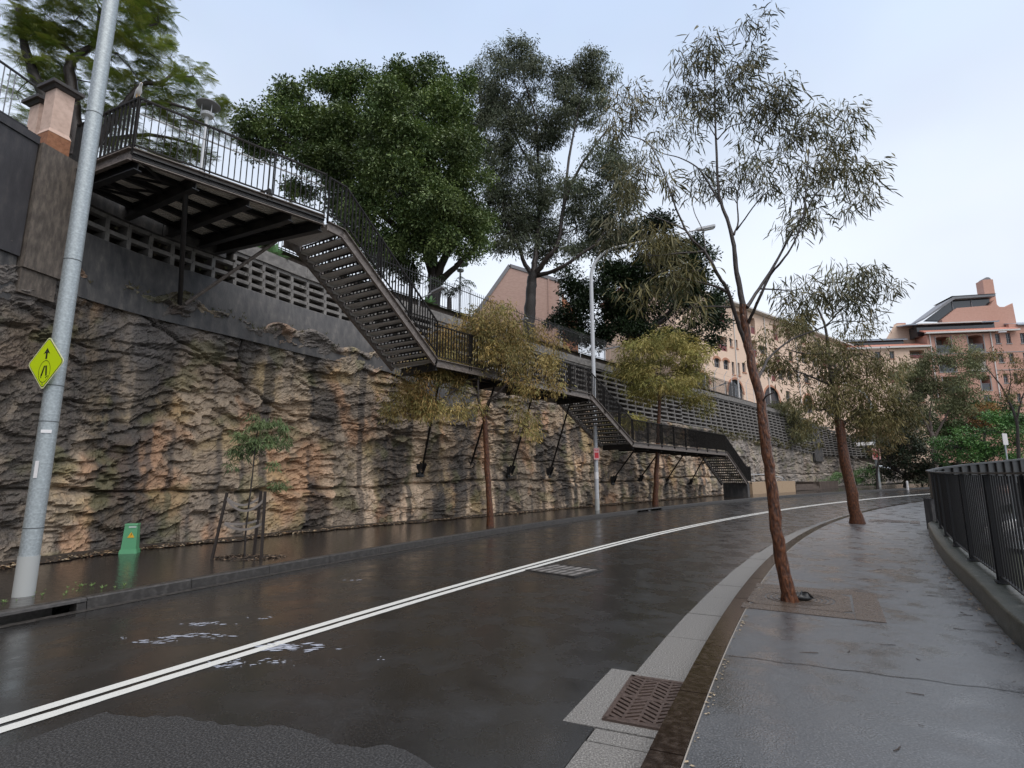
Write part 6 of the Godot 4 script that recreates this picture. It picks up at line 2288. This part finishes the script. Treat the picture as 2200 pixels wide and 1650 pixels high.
	tree("tall_gum_tree", Vector3(1.01, 9.40, -29.91), "tall open crowned grey green gum to the right of the fig", "",
		[[0.360, 0.260, 0.00, 0.00, 0.00, -0.00, 0.82, -0.00, 0.06, 2.20, 0.00, 0.12, 3.26, 0.00, 0.21, 4.02, 0.01], [0.160, 0.050, 0.15, 3.82, 0.01, -0.33, 4.69, -0.01, -0.60, 5.61, -0.02, -1.34, 7.38, -0.05, -1.84, 9.47, -0.06], [0.200, 0.040, 0.23, 3.94, 0.01, 0.43, 5.53, -0.49, 0.56, 7.35, -0.58, 0.68, 9.16, -0.58, 0.56, 11.82, -0.38, 0.43, 14.28, -0.29, -0.20, 16.47, -0.21], [0.180, 0.040, 0.34, 3.88, 0.01, 0.91, 4.52, 0.53, 1.64, 5.50, 0.86, 1.97, 7.67, 1.07, 2.73, 9.56, 1.29, 3.81, 11.17, 1.53, 4.58, 12.18, 1.56], [0.140, 0.040, 0.47, 3.82, 0.02, 1.60, 3.83, 1.05, 3.12, 4.71, 1.51, 3.89, 5.36, 1.63, 4.73, 7.35, 1.66], [0.100, 0.030, 1.97, 7.67, 1.07, 2.34, 10.83, 0.68, 2.91, 13.70, 0.50, 3.38, 16.21, 0.51], [0.090, 0.030, 0.61, 10.03, 0.02, -0.73, 12.52, -0.02, -1.44, 15.06, -0.05]],
		[[-1.74, 18.16, -0.06, 1.71, 0.98], [-0.43, 18.02, -0.01, 1.62, 0.98], [-2.18, 16.69, -0.47, 1.72, 1.64], [-0.87, 15.52, -0.03, 1.93, 1.69], [-2.88, 15.42, -0.10, 1.12, 1.37], [3.56, 17.90, 0.12, 1.13, 0.90], [4.45, 16.67, 0.15, 1.12, 1.37], [3.29, 15.90, 0.11, 1.61, 1.61], [2.01, 16.09, 0.07, 1.29, 1.29], [2.75, 13.87, 0.69, 1.95, 1.33], [4.21, 13.69, 1.14, 0.92, 1.08], [0.27, 13.12, 0.01, 1.90, 1.58], [-1.58, 12.85, -0.05, 1.90, 1.82], [-2.27, 10.70, -0.08, 1.89, 1.65], [-0.73, 9.91, -0.02, 1.88, 1.55], [1.25, 9.70, -0.46, 1.65, 1.34], [2.46, 8.38, 1.08, 1.57, 1.19], [3.89, 9.27, 1.53, 1.55, 1.26], [-1.15, 7.52, -0.04, 1.85, 1.47], [0.96, 7.74, -0.77, 1.97, 1.34], [2.68, 6.23, 1.09, 1.62, 1.26], [4.90, 8.11, 1.57, 1.47, 1.25], [5.23, 10.11, 1.58, 1.26, 1.26], [4.29, 6.47, 1.75, 1.37, 1.09], [-0.74, 5.82, 0.48, 1.58, 0.83], [-2.13, 8.55, -0.57, 1.58, 1.37], [1.80, 6.02, -0.94, 1.57, 0.78], [-3.06, 13.90, -1.10, 1.23, 1.64]],
		"gum_far", 46.0, [Color(0.057, 0.075, 0.047), Color(0.086, 0.104, 0.065), Color(0.111, 0.122, 0.078), Color(0.072, 0.086, 0.057)], "dark_bark", "leaf_matte", 0.9, 0.85)
	tree("fig_tree", Vector3(8.85, 9.60, -38.07), "low very dark green fig between the pink gable and the sand coloured flats", "",
		[[0.400, 0.150, 0.00, 0.00, 0.00, -0.01, 0.55, -0.00, 0.28, 2.25, 0.07, 0.78, 4.31, 0.18, 1.34, 6.39, 0.31], [0.200, 0.100, 0.11, 1.23, 0.03, -0.72, 3.01, -0.17, -1.96, 5.24, -0.46], [0.200, 0.100, 0.38, 2.25, 0.09, 2.17, 3.51, 0.50, 3.51, 5.50, 0.82]],
		[[-3.60, 6.83, -0.84, 1.57, 1.47], [-4.14, 5.05, -0.96, 1.46, 1.39], [-2.08, 7.06, -0.48, 1.74, 1.56], [-1.97, 4.88, -0.46, 1.89, 1.65], [0.22, 6.49, 0.05, 1.88, 1.71], [0.30, 4.35, 0.07, 2.03, 1.69], [2.33, 7.01, 0.54, 1.76, 1.63], [2.54, 4.70, 0.59, 1.94, 1.67], [4.17, 6.14, 0.97, 1.40, 1.50], [4.51, 4.03, 1.05, 1.45, 1.65], [5.49, 2.60, 1.28, 0.72, 1.47], [3.22, 9.08, 0.75, 1.53, 1.09], [2.02, 10.86, 0.47, 1.31, 0.90], [4.58, 8.04, 1.07, 1.18, 1.18], [-4.68, 3.46, -1.09, 1.04, 1.11], [-2.84, 3.16, -0.66, 1.54, 1.30], [-0.56, 2.83, -0.13, 1.69, 1.01], [2.13, 2.65, 0.49, 1.66, 1.33], [-5.53, 4.06, -1.28, 0.70, 0.63], [3.95, 2.02, 0.92, 1.25, 1.31], [-1.83, 9.62, -0.43, 1.40, 1.05], [0.16, 9.41, 0.04, 1.73, 1.21], [5.44, 4.30, 1.27, 0.82, 1.15], [-3.53, 2.14, -0.82, 1.20, 0.69]],
		"broad_far", 36.0, [Color(0.015, 0.030, 0.013), Color(0.024, 0.042, 0.017), Color(0.034, 0.052, 0.021)], "dark_bark", "leaf_gloss", 0.9, 1.0)
	tree("jacaranda_tree", Vector3(-14.33, 9.00, -16.45), "wide feathery light green tree filling the top left corner behind the gate piers", "",
		[[0.300, 0.080, 0.00, 0.00, 0.00, 0.01, 2.92, -0.01, -0.42, 3.69, 0.36, -0.77, 4.72, 0.67, -1.10, 5.59, 0.96, -1.33, 6.44, 1.16, -1.52, 7.48, 1.33], [0.250, 0.060, -0.05, 3.06, 0.04, -0.21, 4.49, 0.19, -0.44, 6.08, 0.38, -0.35, 6.67, 0.30, -0.03, 7.50, 0.03, -0.04, 8.75, 0.03], [0.160, 0.040, 0.04, 3.02, -0.04, 0.84, 4.50, -0.07, 1.25, 5.17, -0.03, 1.66, 5.95, -0.12, 2.16, 6.13, -0.29, 2.48, 6.87, -0.57], [0.090, 0.030, 1.07, 4.99, -0.14, 1.62, 5.14, -0.08, 2.38, 5.40, -0.35, 3.17, 5.39, -0.77, 3.56, 5.44, -1.11], [0.100, 0.030, 0.03, 3.87, -0.42, 0.90, 4.84, -1.31, 1.76, 5.16, -2.06, 2.46, 5.18, -2.67], [0.080, 0.030, -0.35, 6.67, 0.30, -1.12, 7.20, 0.31, -1.85, 7.16, 0.55], [0.080, 0.030, -0.03, 7.50, 0.03, 0.87, 7.94, -0.09, 1.71, 8.63, -0.43]],
		[[-1.56, 6.94, 1.36, 0.74, 0.67], [-1.42, 8.04, 0.57, 0.86, 0.63], [-0.49, 7.91, 0.43, 0.87, 0.71], [0.40, 8.29, 0.32, 0.80, 0.61], [1.22, 8.23, -0.00, 0.89, 0.65], [1.79, 9.02, -0.24, 0.66, 0.43], [-1.38, 5.89, 1.20, 0.74, 0.59], [-1.19, 6.88, 0.37, 0.78, 0.66], [-0.18, 6.98, 0.16, 0.79, 0.63], [0.93, 6.81, 0.25, 0.79, 0.60], [1.66, 7.23, -0.12, 0.81, 0.58], [2.30, 7.20, -0.41, 0.69, 0.56], [2.97, 6.73, -0.73, 0.66, 0.53], [2.22, 6.04, -0.34, 0.78, 0.48], [1.39, 5.98, -0.15, 0.77, 0.51], [0.24, 5.93, -0.21, 0.77, 0.61], [3.46, 6.03, -1.03, 0.64, 0.47], [2.90, 5.39, -0.67, 0.72, 0.42], [1.97, 5.09, -0.39, 0.77, 0.45], [0.89, 4.90, -0.37, 0.77, 0.48], [-1.67, 4.88, 0.79, 0.68, 0.53], [-0.09, 4.77, -0.32, 0.64, 0.51], [-1.61, 3.76, 0.74, 0.60, 0.39], [3.50, 5.22, -1.72, 0.41, 0.31], [2.57, 5.02, -1.58, 0.72, 0.37], [1.66, 4.75, -1.45, 0.81, 0.41], [0.89, 4.19, -1.44, 0.67, 0.37], [1.70, 4.44, -2.28, 0.74, 0.39], [2.53, 4.84, -2.60, 0.54, 0.32], [0.22, 4.07, -0.99, 0.66, 0.41], [-1.34, 5.99, -0.16, 0.80, 0.64], [1.14, 9.17, -0.20, 0.66, 0.33], [-0.23, 9.34, 0.20, 1.94, 0.49]],
		"feather", 40.0, [Color(0.136, 0.200, 0.054), Color(0.208, 0.264, 0.074), Color(0.280, 0.296, 0.088), Color(0.160, 0.216, 0.064)], "dark_bark", "leaf_matte", 1.1, 0.68)
	tree("sapling_tree", Vector3(-5.46, 0.03, -11.53), "young staked sapling with hanging narrow green leaves on the far footpath", "",
		[[0.022, 0.008, 0.00, 0.00, 0.00, -0.01, 0.44, 0.00, -0.00, 0.95, 0.00, 0.02, 1.47, -0.01, 0.03, 2.00, -0.01, 0.04, 2.49, -0.02, 0.09, 2.79, -0.04], [0.008, 0.004, 0.02, 2.00, -0.01, 0.25, 2.25, -0.12, 0.44, 2.51, -0.21], [0.008, 0.004, 0.01, 1.86, -0.01, -0.15, 2.10, 0.07, -0.26, 2.29, 0.12], [0.007, 0.003, 0.01, 1.33, -0.00, 0.29, 1.52, -0.03, 0.62, 1.47, -0.07], [0.007, 0.003, 0.02, 1.96, -0.01, 0.25, 2.21, -0.23, 0.42, 2.22, -0.42]],
		[[0.36, 2.71, -0.17, 0.24, 0.16], [0.03, 2.76, -0.01, 0.26, 0.18], [-0.19, 2.44, 0.09, 0.25, 0.18], [0.43, 2.36, -0.20, 0.22, 0.14], [-0.28, 2.14, 0.13, 0.17, 0.14], [0.12, 2.40, -0.05, 0.28, 0.18], [0.65, 1.45, -0.08, 0.23, 0.09], [-0.03, 2.20, 0.02, 0.24, 0.16], [0.35, 1.86, -0.17, 0.12, 0.08], [-0.32, 1.86, 0.15, 0.10, 0.07]],
		"sapling", 330.0, [Color(0.076, 0.115, 0.052), Color(0.127, 0.172, 0.075), Color(0.108, 0.138, 0.063)], "dark_bark", "leaf_matte", 0.9, 0.85)
	tree("gum_tree", Vector3(42.55, 0.96, -55.44), "pale branched gum at the bend, in front of the red brick flats", "",
		[[0.300, 0.200, 0.00, 0.00, 0.00, 0.08, 1.98, 0.06, 0.19, 4.36, 0.15, 0.10, 5.40, 0.08], [0.170, 0.060, 0.16, 5.07, 0.12, -0.07, 5.89, -0.05, -0.48, 7.90, -0.37, -0.70, 9.73, -0.54], [0.150, 0.050, 0.18, 4.60, 0.14, 0.59, 5.51, 0.45, 1.28, 7.11, 0.98, 1.88, 8.93, 1.44], [0.130, 0.050, 0.14, 5.54, 0.11, 0.19, 7.21, 0.15, 0.60, 9.57, 0.46], [0.100, 0.040, 0.17, 4.13, 0.13, 0.77, 4.61, 0.59, 1.47, 4.29, 1.13]],
		[[-0.76, 11.72, -0.58, 2.20, 1.71], [0.61, 11.51, 0.47, 2.30, 1.82], [1.81, 9.89, 1.39, 2.11, 1.64], [-1.72, 9.61, -1.32, 1.87, 1.57], [2.79, 11.18, 2.14, 1.77, 1.77], [-0.06, 8.92, -0.04, 2.02, 1.54], [1.49, 7.79, 1.14, 1.87, 1.31], [3.02, 9.03, 2.32, 1.66, 1.66], [-1.25, 7.58, -0.96, 1.55, 1.26], [1.20, 13.12, 0.92, 1.91, 1.20], [2.67, 13.11, 2.05, 1.64, 1.31]],
		"gum_far", 17.0, [Color(0.105, 0.123, 0.065), Color(0.166, 0.167, 0.085), Color(0.131, 0.148, 0.080)], "pale_bark", "leaf_matte", 0.9, 1.1)
	tree("gum_tree", Vector3(37.53, 1.26, -40.67), "slender bare stemmed gum with sparse yellow leaves at the right edge", "",
		[[0.150, 0.030, 0.04, 0.00, 0.03, 0.03, 1.66, 0.03, 0.18, 4.62, 0.17, -0.04, 6.30, -0.03, -0.23, 7.41, -0.22, -0.74, 8.95, -0.68], [0.070, 0.030, 0.18, 4.62, 0.17, 0.55, 6.33, 0.51, 0.89, 7.16, 0.82], [0.050, 0.020, -0.04, 6.30, -0.03, 0.23, 7.80, 0.21, 0.23, 8.70, 0.21]],
		[[-0.24, 9.59, -0.23, 1.25, 0.57], [-0.93, 9.84, -0.86, 0.80, 0.44], [0.45, 8.65, 0.42, 1.13, 0.98], [0.11, 6.92, 0.10, 0.88, 0.77], [0.89, 8.21, 0.82, 0.87, 1.22], [0.83, 6.46, 0.76, 0.86, 1.04]],
		"gum_far", 14.0, [Color(.09, .085, .035), Color(.15, .12, .05), Color(.12, .09, .045)], "dark_bark", "leaf_matte", 0.9, 0.8)
	tree("green_shrub", Vector3(39.78, 2.38, -46.57), "bright mid green spreading bush behind the bridge parapet at the right", "",
		[[0.200, 0.080, -0.01, -0.08, -0.01, 0.08, 0.97, 0.07, 0.30, 2.14, 0.26], [0.100, 0.050, 0.07, 0.78, 0.06, -0.78, 1.80, -0.66, -1.35, 2.03, -1.16], [0.100, 0.050, 0.07, 0.78, 0.06, 1.29, 1.90, 1.10, 1.86, 2.25, 1.59]],
		[[-1.00, 2.01, -0.85, 1.54, 1.05], [0.01, 2.75, 0.01, 1.67, 1.19], [1.19, 3.26, 1.01, 1.64, 1.17], [1.97, 2.24, 1.68, 1.34, 1.46], [-1.44, 1.02, -1.23, 1.14, 0.73], [-0.13, 1.18, -0.11, 1.82, 0.87], [1.12, 1.32, 0.96, 1.63, 1.01], [0.83, 4.27, 0.71, 0.99, 0.71], [2.12, 3.96, 1.81, 0.96, 0.85]],
		"broad_far", 28.0, [Color(0.048, 0.125, 0.035), Color(0.080, 0.176, 0.048), Color(0.112, 0.216, 0.058)], "dark_bark", "leaf_gloss", 0.9, 0.8)
	tree("small_tree", Vector3(46.93, 4.79, -54.27), "small orange leaved tree above the bright green bush at the right", "",
		[[0.150, 0.060, -0.10, -1.14, -0.09, 0.16, 1.84, 0.14, 0.16, 2.77, 0.14]],
		[[0.22, 3.47, 0.19, 1.49, 0.84], [-0.30, 2.81, -0.26, 1.03, 0.75], [0.76, 2.71, 0.66, 0.92, 0.74]],
		"broad_far", 26.0, [Color(0.204, 0.114, 0.036), Color(0.288, 0.144, 0.042), Color(0.180, 0.120, 0.036)], "dark_bark", "leaf_gloss", 0.9, 0.7)
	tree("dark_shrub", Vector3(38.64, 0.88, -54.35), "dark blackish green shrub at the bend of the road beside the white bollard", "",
		[[0.150, 0.060, 0.00, 0.00, 0.00, 0.13, 1.62, 0.10, 0.44, 3.44, 0.31], [0.100, 0.050, 0.08, 0.95, 0.06, -0.75, 2.09, -0.53, -0.97, 3.26, -0.69], [0.100, 0.050, 0.08, 0.95, 0.06, 1.07, 2.06, 0.76, 1.43, 2.73, 1.02]],
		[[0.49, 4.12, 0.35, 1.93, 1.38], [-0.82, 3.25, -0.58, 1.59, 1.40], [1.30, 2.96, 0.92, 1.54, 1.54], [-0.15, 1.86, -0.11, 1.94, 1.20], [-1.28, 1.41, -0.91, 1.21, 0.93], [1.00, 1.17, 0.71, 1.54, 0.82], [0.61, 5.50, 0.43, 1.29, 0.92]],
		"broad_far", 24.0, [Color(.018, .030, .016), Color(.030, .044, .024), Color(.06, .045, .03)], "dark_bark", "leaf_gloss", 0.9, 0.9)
	tree("leafy_shrub", Vector3(34.80, 0.86, -55.90), "bright green low shrub behind the brown planter edge", "",
		[[0.060, 0.040, -0.01, -0.18, -0.01, 0.06, 0.74, 0.04], [0.040, 0.030, 0.00, 0.05, 0.00, -0.99, 0.51, -0.62]],
		[[-1.51, 0.51, -0.94, 1.15, 0.57], [-0.45, 0.74, -0.28, 1.33, 0.76], [0.59, 1.11, 0.37, 1.22, 0.94], [0.88, 0.51, 0.55, 0.75, 0.56], [-2.08, 0.03, -1.29, 0.67, 0.38]],
		"broad_far", 34.0, [Color(0.046, 0.111, 0.033), Color(0.078, 0.156, 0.046), Color(0.104, 0.182, 0.058)], "dark_bark", "leaf_gloss", 0.9, 0.55)
	tree("dark_shrub", Vector3(43.79, 3.17, -62.67), "grey green scrub on the slope behind the far street light pole", "",
		[[0.200, 0.080, -0.04, -0.52, -0.03, 0.28, 2.10, 0.20, 0.53, 4.22, 0.37], [0.100, 0.050, 0.21, 2.10, 0.15, -0.97, 3.77, -0.68, -1.62, 4.90, -1.13]],
		[[-0.58, 4.02, -0.40, 2.16, 1.73], [0.93, 4.72, 0.65, 2.24, 1.81], [-1.58, 5.45, -1.10, 1.64, 1.53], [1.47, 2.84, 1.03, 1.79, 1.58], [-1.10, 2.16, -0.77, 2.05, 1.51], [0.31, 1.57, 0.22, 2.13, 1.38], [-2.44, 4.13, -1.71, 1.32, 1.32], [2.17, 4.90, 1.52, 1.47, 1.37]],
		"broad_far", 20.0, [Color(0.048, 0.067, 0.035), Color(0.077, 0.096, 0.051), Color(0.096, 0.099, 0.058)], "dark_bark", "leaf_matte", 0.9, 1.0)
	tree("small_tree", Vector3(52.60, 4.03, -64.55), "mid green tree on the slope below the red brick flats", "",
		[[0.250, 0.100, -0.07, -0.81, -0.06, 0.28, 2.44, 0.22, 0.64, 5.17, 0.52], [0.120, 0.050, 0.28, 2.44, 0.22, -0.68, 3.90, -0.55, -1.29, 4.79, -1.05]],
		[[-0.63, 4.45, -0.51, 2.24, 1.90], [0.77, 5.16, 0.63, 2.31, 1.98], [-1.30, 2.54, -1.06, 2.02, 1.68], [0.07, 2.73, 0.06, 2.32, 1.76], [1.46, 3.73, 1.19, 1.85, 1.85], [1.79, 5.61, 1.46, 1.63, 1.41], [3.07, 5.74, 2.50, 1.82, 1.50], [4.12, 5.37, 3.35, 1.79, 1.58], [3.24, 4.12, 2.64, 1.60, 1.28], [4.76, 4.25, 3.88, 1.25, 1.56]],
		"broad_far", 20.0, [Color(0.060, 0.093, 0.044), Color(0.093, 0.133, 0.061), Color(0.128, 0.156, 0.076)], "dark_bark", "leaf_matte", 0.9, 1.0)
	tree("gum_tree", Vector3(33.85, 0.75, -51.22), "thin dark stemmed gum beside the far street light pole", "street gums",
		[[0.110, 0.050, -0.01, -0.08, -0.00, 0.08, 1.70, 0.05, 0.30, 2.98, 0.20, 0.26, 4.72, 0.17, 0.44, 6.23, 0.29], [0.050, 0.030, 0.22, 2.77, 0.15, -0.34, 3.65, -0.23, -0.51, 4.31, -0.34]],
		[[0.59, 5.79, 0.39, 1.53, 0.96], [-0.07, 5.17, -0.05, 1.32, 0.88], [1.12, 4.89, 0.74, 1.21, 0.86], [0.55, 3.41, 0.36, 0.95, 0.52]],
		"gum_far", 18.0, [Color(0.105, 0.090, 0.045), Color(0.180, 0.135, 0.060), Color(0.135, 0.090, 0.053)], "dark_bark", "leaf_matte", 0.9, 1.0)

# ---------------------------------------------------------------- small things
func small_things() -> void:
	var r := RandomNumberGenerator.new()
	r.seed = 99
	# crumpled black plastic caught at the big gum's foot
	var pv := PackedVector3Array()
	for j in 9:
		for i in 13:
			var a := TAU * i / 12.
			var q := sin(PI * j / 8.)
			pv.append(Vector3(3.86, .015, -7.60) + Vector3(cos(a) * .13 * q * r.randf_range(.7, 1.2), .06 * (1. - cos(PI * j / 8.)) * .5 * r.randf_range(.6, 1.3) + (.05 if j > 5 and i % 4 == 0 else 0.), sin(a) * .06 * q * r.randf_range(.7, 1.2)))
	tag(mesh_node("plastic_scrap", grid(pv, 13, 9), M.rail_black, self), "crumpled black plastic scrap at the large leaning gum's foot", "litter")
	# twigs and gum nuts on the near footpath
	var st := mb()
	var tm := mb()
	tube(tm, [Vector3(-.5, 0, 0), Vector3(-.1, .0, .06), Vector3(.5, 0, 0)], [.035, .04, .02], 5)
	var tmesh := tm.commit()
	var xs := []
	var cs := []
	for k in 170:
		var s := r.randf_range(-1., 21.)
		var o := lerpf(off(KERB, s) + .3, near_edge(s) - .3, sqrt(r.randf()) if k % 3 else r.randf_range(.86, 1.))
		var l := r.randf_range(.04, .17)
		xs.append(Transform3D(Basis(Vector3.UP, r.randf() * TAU).scaled(Vector3(l, l * .5, l * .5)), road_at(s, o, .003)))
		cs.append(Color(.02, .014, .011).lerp(Color(.05, .03, .02), r.randf()))
	multi("fallen_twigs", tmesh, M.litter, self, xs, cs).set_meta("label", "dark fallen twigs scattered on the near footpath")
	# leaf litter along the cliff foot, the plinth and the sapling
	st = mb()
	quad(st, Vector3(-.5, 0, -.22), Vector3(-.1, .12, -.3), Vector3(.5, .02, 0), Vector3(-.1, .1, .3))
	var lm := st.commit()
	xs = []
	cs = []
	for k in 6500:
		var s := 3. + 62. * pow(r.randf(), 1.5)
		var p := cliff_at(s, -.18 - .42 * pow(r.randf(), 2.) - .15)
		p.y = rise(p.x, p.z) + .0 + r.randf() * .03
		var l := r.randf_range(.03, .09) * (1. + s * .012)
		xs.append(Transform3D(Basis.from_euler(Vector3(r.randf_range(-.4, .4), r.randf() * TAU, r.randf_range(-.4, .4))).scaled(Vector3.ONE * l), p))
		cs.append([Color(.14, .075, .04), Color(.30, .20, .11), Color(.07, .04, .025), Color(.42, .33, .22)][r.randi() % 4])
	for k in 700:
		var a := r.randf() * TAU
		var d := sqrt(r.randf())
		var p := Vector3(-5.35 + cos(a) * d * 1.0 * .75, .0, -11.55 + sin(a) * d * .45)
		p.y = .035 * (1. - d) + .015 + r.randf() * .02
		xs.append(Transform3D(Basis.from_euler(Vector3(r.randf_range(-.5, .5), r.randf() * TAU, r.randf_range(-.5, .5))).scaled(Vector3.ONE * r.randf_range(.03, .08)), p))
		cs.append([Color(.07, .045, .03), Color(.03, .022, .018), Color(.16, .11, .07)][r.randi() % 3])
	for k in 500:
		var s := r.randf_range(-1., 19.)
		var o := near_edge(s) - .27 - .3 * pow(r.randf(), 2.5)
		xs.append(Transform3D(Basis.from_euler(Vector3(r.randf_range(-.4, .4), r.randf() * TAU, 0)).scaled(Vector3.ONE * r.randf_range(.015, .05)), road_at(s, o, .004 + r.randf() * .01)))
		cs.append([Color(.10, .06, .035), Color(.03, .022, .018), Color(.28, .21, .13)][r.randi() % 3])
	for k in 160:
		var s := r.randf_range(1., 14.)
		xs.append(Transform3D(Basis.from_euler(Vector3(0, r.randf() * TAU, 0)).scaled(Vector3.ONE * r.randf_range(.015, .04)), road_at(s, off(KERB, s) + .22 + r.randf() * .05, .003)))
		cs.append(Color(.34, .27, .18))
	multi("leaf_litter", lm, M.litter, self, xs, cs).set_meta("label", "brown leaf litter along the cliff foot, the sapling and the plinth")
	# a ragged band of washed-down soil and small stones where the rock meets the footpath
	var band := PackedVector3Array()
	for k in 420:
		var s := 3. + k * .15
		var wide := .34 + .22 * sin(s * 1.3) * sin(s * 3.1 + 1.) + r.randf_range(-.07, .07)
		for q in [[.35, .05], [-.12, .045], [-.22 - wide * .6, .022], [-.25 - wide, .002]]:
			var p := cliff_at(s, q[0])
			p.y = rise(p.x, p.z) + q[1]
			band.append(p)
	tag(mesh_node("soil_band", grid(band, 4, 420), M.soil, self), "dark washed-down soil along the foot of the rock", "soil", "", "structure")
	var pm := SphereMesh.new()
	pm.radius = .5
	pm.height = .7
	pm.radial_segments = 7
	pm.rings = 4
	var ps := []
	var pc := []
	for k in 900:
		var s := 3. + 55. * pow(r.randf(), 1.4)
		var p := cliff_at(s, -.25 - .4 * pow(r.randf(), 1.6))
		p.y = rise(p.x, p.z) + .02
		ps.append(Transform3D(Basis.from_euler(Vector3(r.randf(), r.randf() * TAU, r.randf())).scaled(Vector3(1., .7, .8) * r.randf_range(.015, .07)), p))
		pc.append(Color(.10, .08, .06).lerp(Color(.32, .25, .18), r.randf()))
	multi("small_stones", pm, M.litter, self, ps, pc).set_meta("label", "small fallen stones along the foot of the rock")
	# soil of the sapling's bed
	var v := PackedVector3Array()
	for j in 9:
		for i in 13:
			var x := (i / 12. - .5) * 1.9
			var z := (j / 8. - .5) * 1.05
			var d := 1. - clampf(pow(x / .95, 2.) + pow(z / .5, 2.), 0., 1.)
			v.append(Vector3(-5.35, -.004, -11.55) + Vector3(x * .8 + z * .35, .05 * d, z - x * .45))
	tag(mesh_node("soil", grid(v, 13, 9), M.soil, self), "dark soil bed around the staked sapling", "soil", "", "structure")
	# suds lying on the wet road
	st = mb()
	var n := FastNoiseLite.new()
	n.frequency = 1.2
	for q in [[-2.35, -5.95, .34, .10, 46], [-2.62, -5.42, .20, .10, 30], [-2.2, -5.5, .16, .06, 18], [-3.80, -6.12, .22, .05, 16], [-3.45, -6.35, .35, .07, 26], [-3.62, -6.86, .22, .06, 20], [-3.15, -7.15, .18, .04, 7], [-4.2, -6.3, .08, .03, 3], [-1.25, -5.6, .1, .05, 3], [-2.75, -9.7, .22, .03, 6]]:
		for k in q[4]:
			var c := Vector3(q[0] + r.randfn() * q[2] * .55, 0, q[1] + r.randfn() * q[3] * .8 - .1 * 0.)
			c.y = road_height(c) + .003
			var rx: float = q[2] * r.randf_range(.03, .22)
			var rz: float = rx * r.randf_range(.12, .45)
			var turn := r.randf_range(-.7, .25)
			var e := Vector3(cos(turn), 0, sin(turn))
			var w := Vector3(-e.z, 0, e.x)
			var m := 14
			for i in m:
				var a0 := TAU * i / m
				var a1 := TAU * (i + 1) / m
				var s0 := 1. + .55 * n.get_noise_2d(cos(a0) * 2. + k * 7., sin(a0) * 2.)
				var s1 := 1. + .55 * n.get_noise_2d(cos(a1) * 2. + k * 7., sin(a1) * 2.)
				tri(st, c + Vector3.UP * .003, c + e * cos(a0) * rx * s0 + w * sin(a0) * rz * s0, c + e * cos(a1) * rx * s1 + w * sin(a1) * rz * s1)
	tag(obj("soap_suds", st, M.foam, self), "pale soapy suds streaked over the wet road by the centre lines", "suds", "", "stuff")
	# grass and ferns in the cracks and on the far rock
	st = mb()
	for k in 9:
		var a := k * 2.4
		var out := Vector3(cos(a), 0, sin(a)) * r.randf_range(.4, 1.)
		leaf_strip(st, Vector3.ZERO, (Vector3.UP + out * .5).normalized(), out * .8 + Vector3.DOWN * .5, Vector3(-out.z, .3, out.x).cross(Vector3.UP), r.randf_range(.6, 1.), .05, 3)
	var gm := st.commit()
	xs = []
	cs = []
	for k in 900:
		var s := r.randf_range(50., 80.)
		var y := rock_top(s) + r.randf_range(-.3, .35)
		xs.append(Transform3D(Basis(Vector3.UP, r.randf() * TAU).scaled(Vector3.ONE * r.randf_range(.15, .5)), cliff_at(s, .05 * y + r.randf_range(-.35, .2), y)))
		cs.append(Color(.10, .10, .04).lerp(Color(.22, .19, .09), r.randf()))
	for k in 150:
		var s := r.randf_range(9.4, 20.)
		xs.append(Transform3D(Basis(Vector3.UP, r.randf() * TAU).scaled(Vector3.ONE * r.randf_range(.05, .2)), cliff_at(s, r.randf_range(-.25, .12), rock_top(s) + r.randf_range(-.1, .15))))
		cs.append(Color(.06, .075, .03).lerp(Color(.15, .13, .07), r.randf()))
	for k in 120:
		var s := r.randf_range(9.6, 22.)
		xs.append(Transform3D(Basis(Vector3.UP, r.randf() * TAU).scaled(Vector3.ONE * r.randf_range(.06, .16)), cliff_at(s, .3, 7.2 + .29 * (r.randi() % 3))))
		cs.append(Color(.08, .10, .04).lerp(Color(.16, .13, .09), r.randf()))
	for k in 40:
		var s := r.randf_range(1.5, 3.8)
		xs.append(Transform3D(Basis(Vector3.UP, r.randf() * TAU).scaled(Vector3.ONE * r.randf_range(.03, .09)), road_at(s, -.75 + r.randfn() * .25, 0.)))
		cs.append(Color(.10, .20, .04).lerp(Color(.2, .32, .10), r.randf()))
	multi("weeds", gm, M.blade, self, xs, cs).set_meta("label", "small weeds and grass tufts growing in cracks and along the rock")
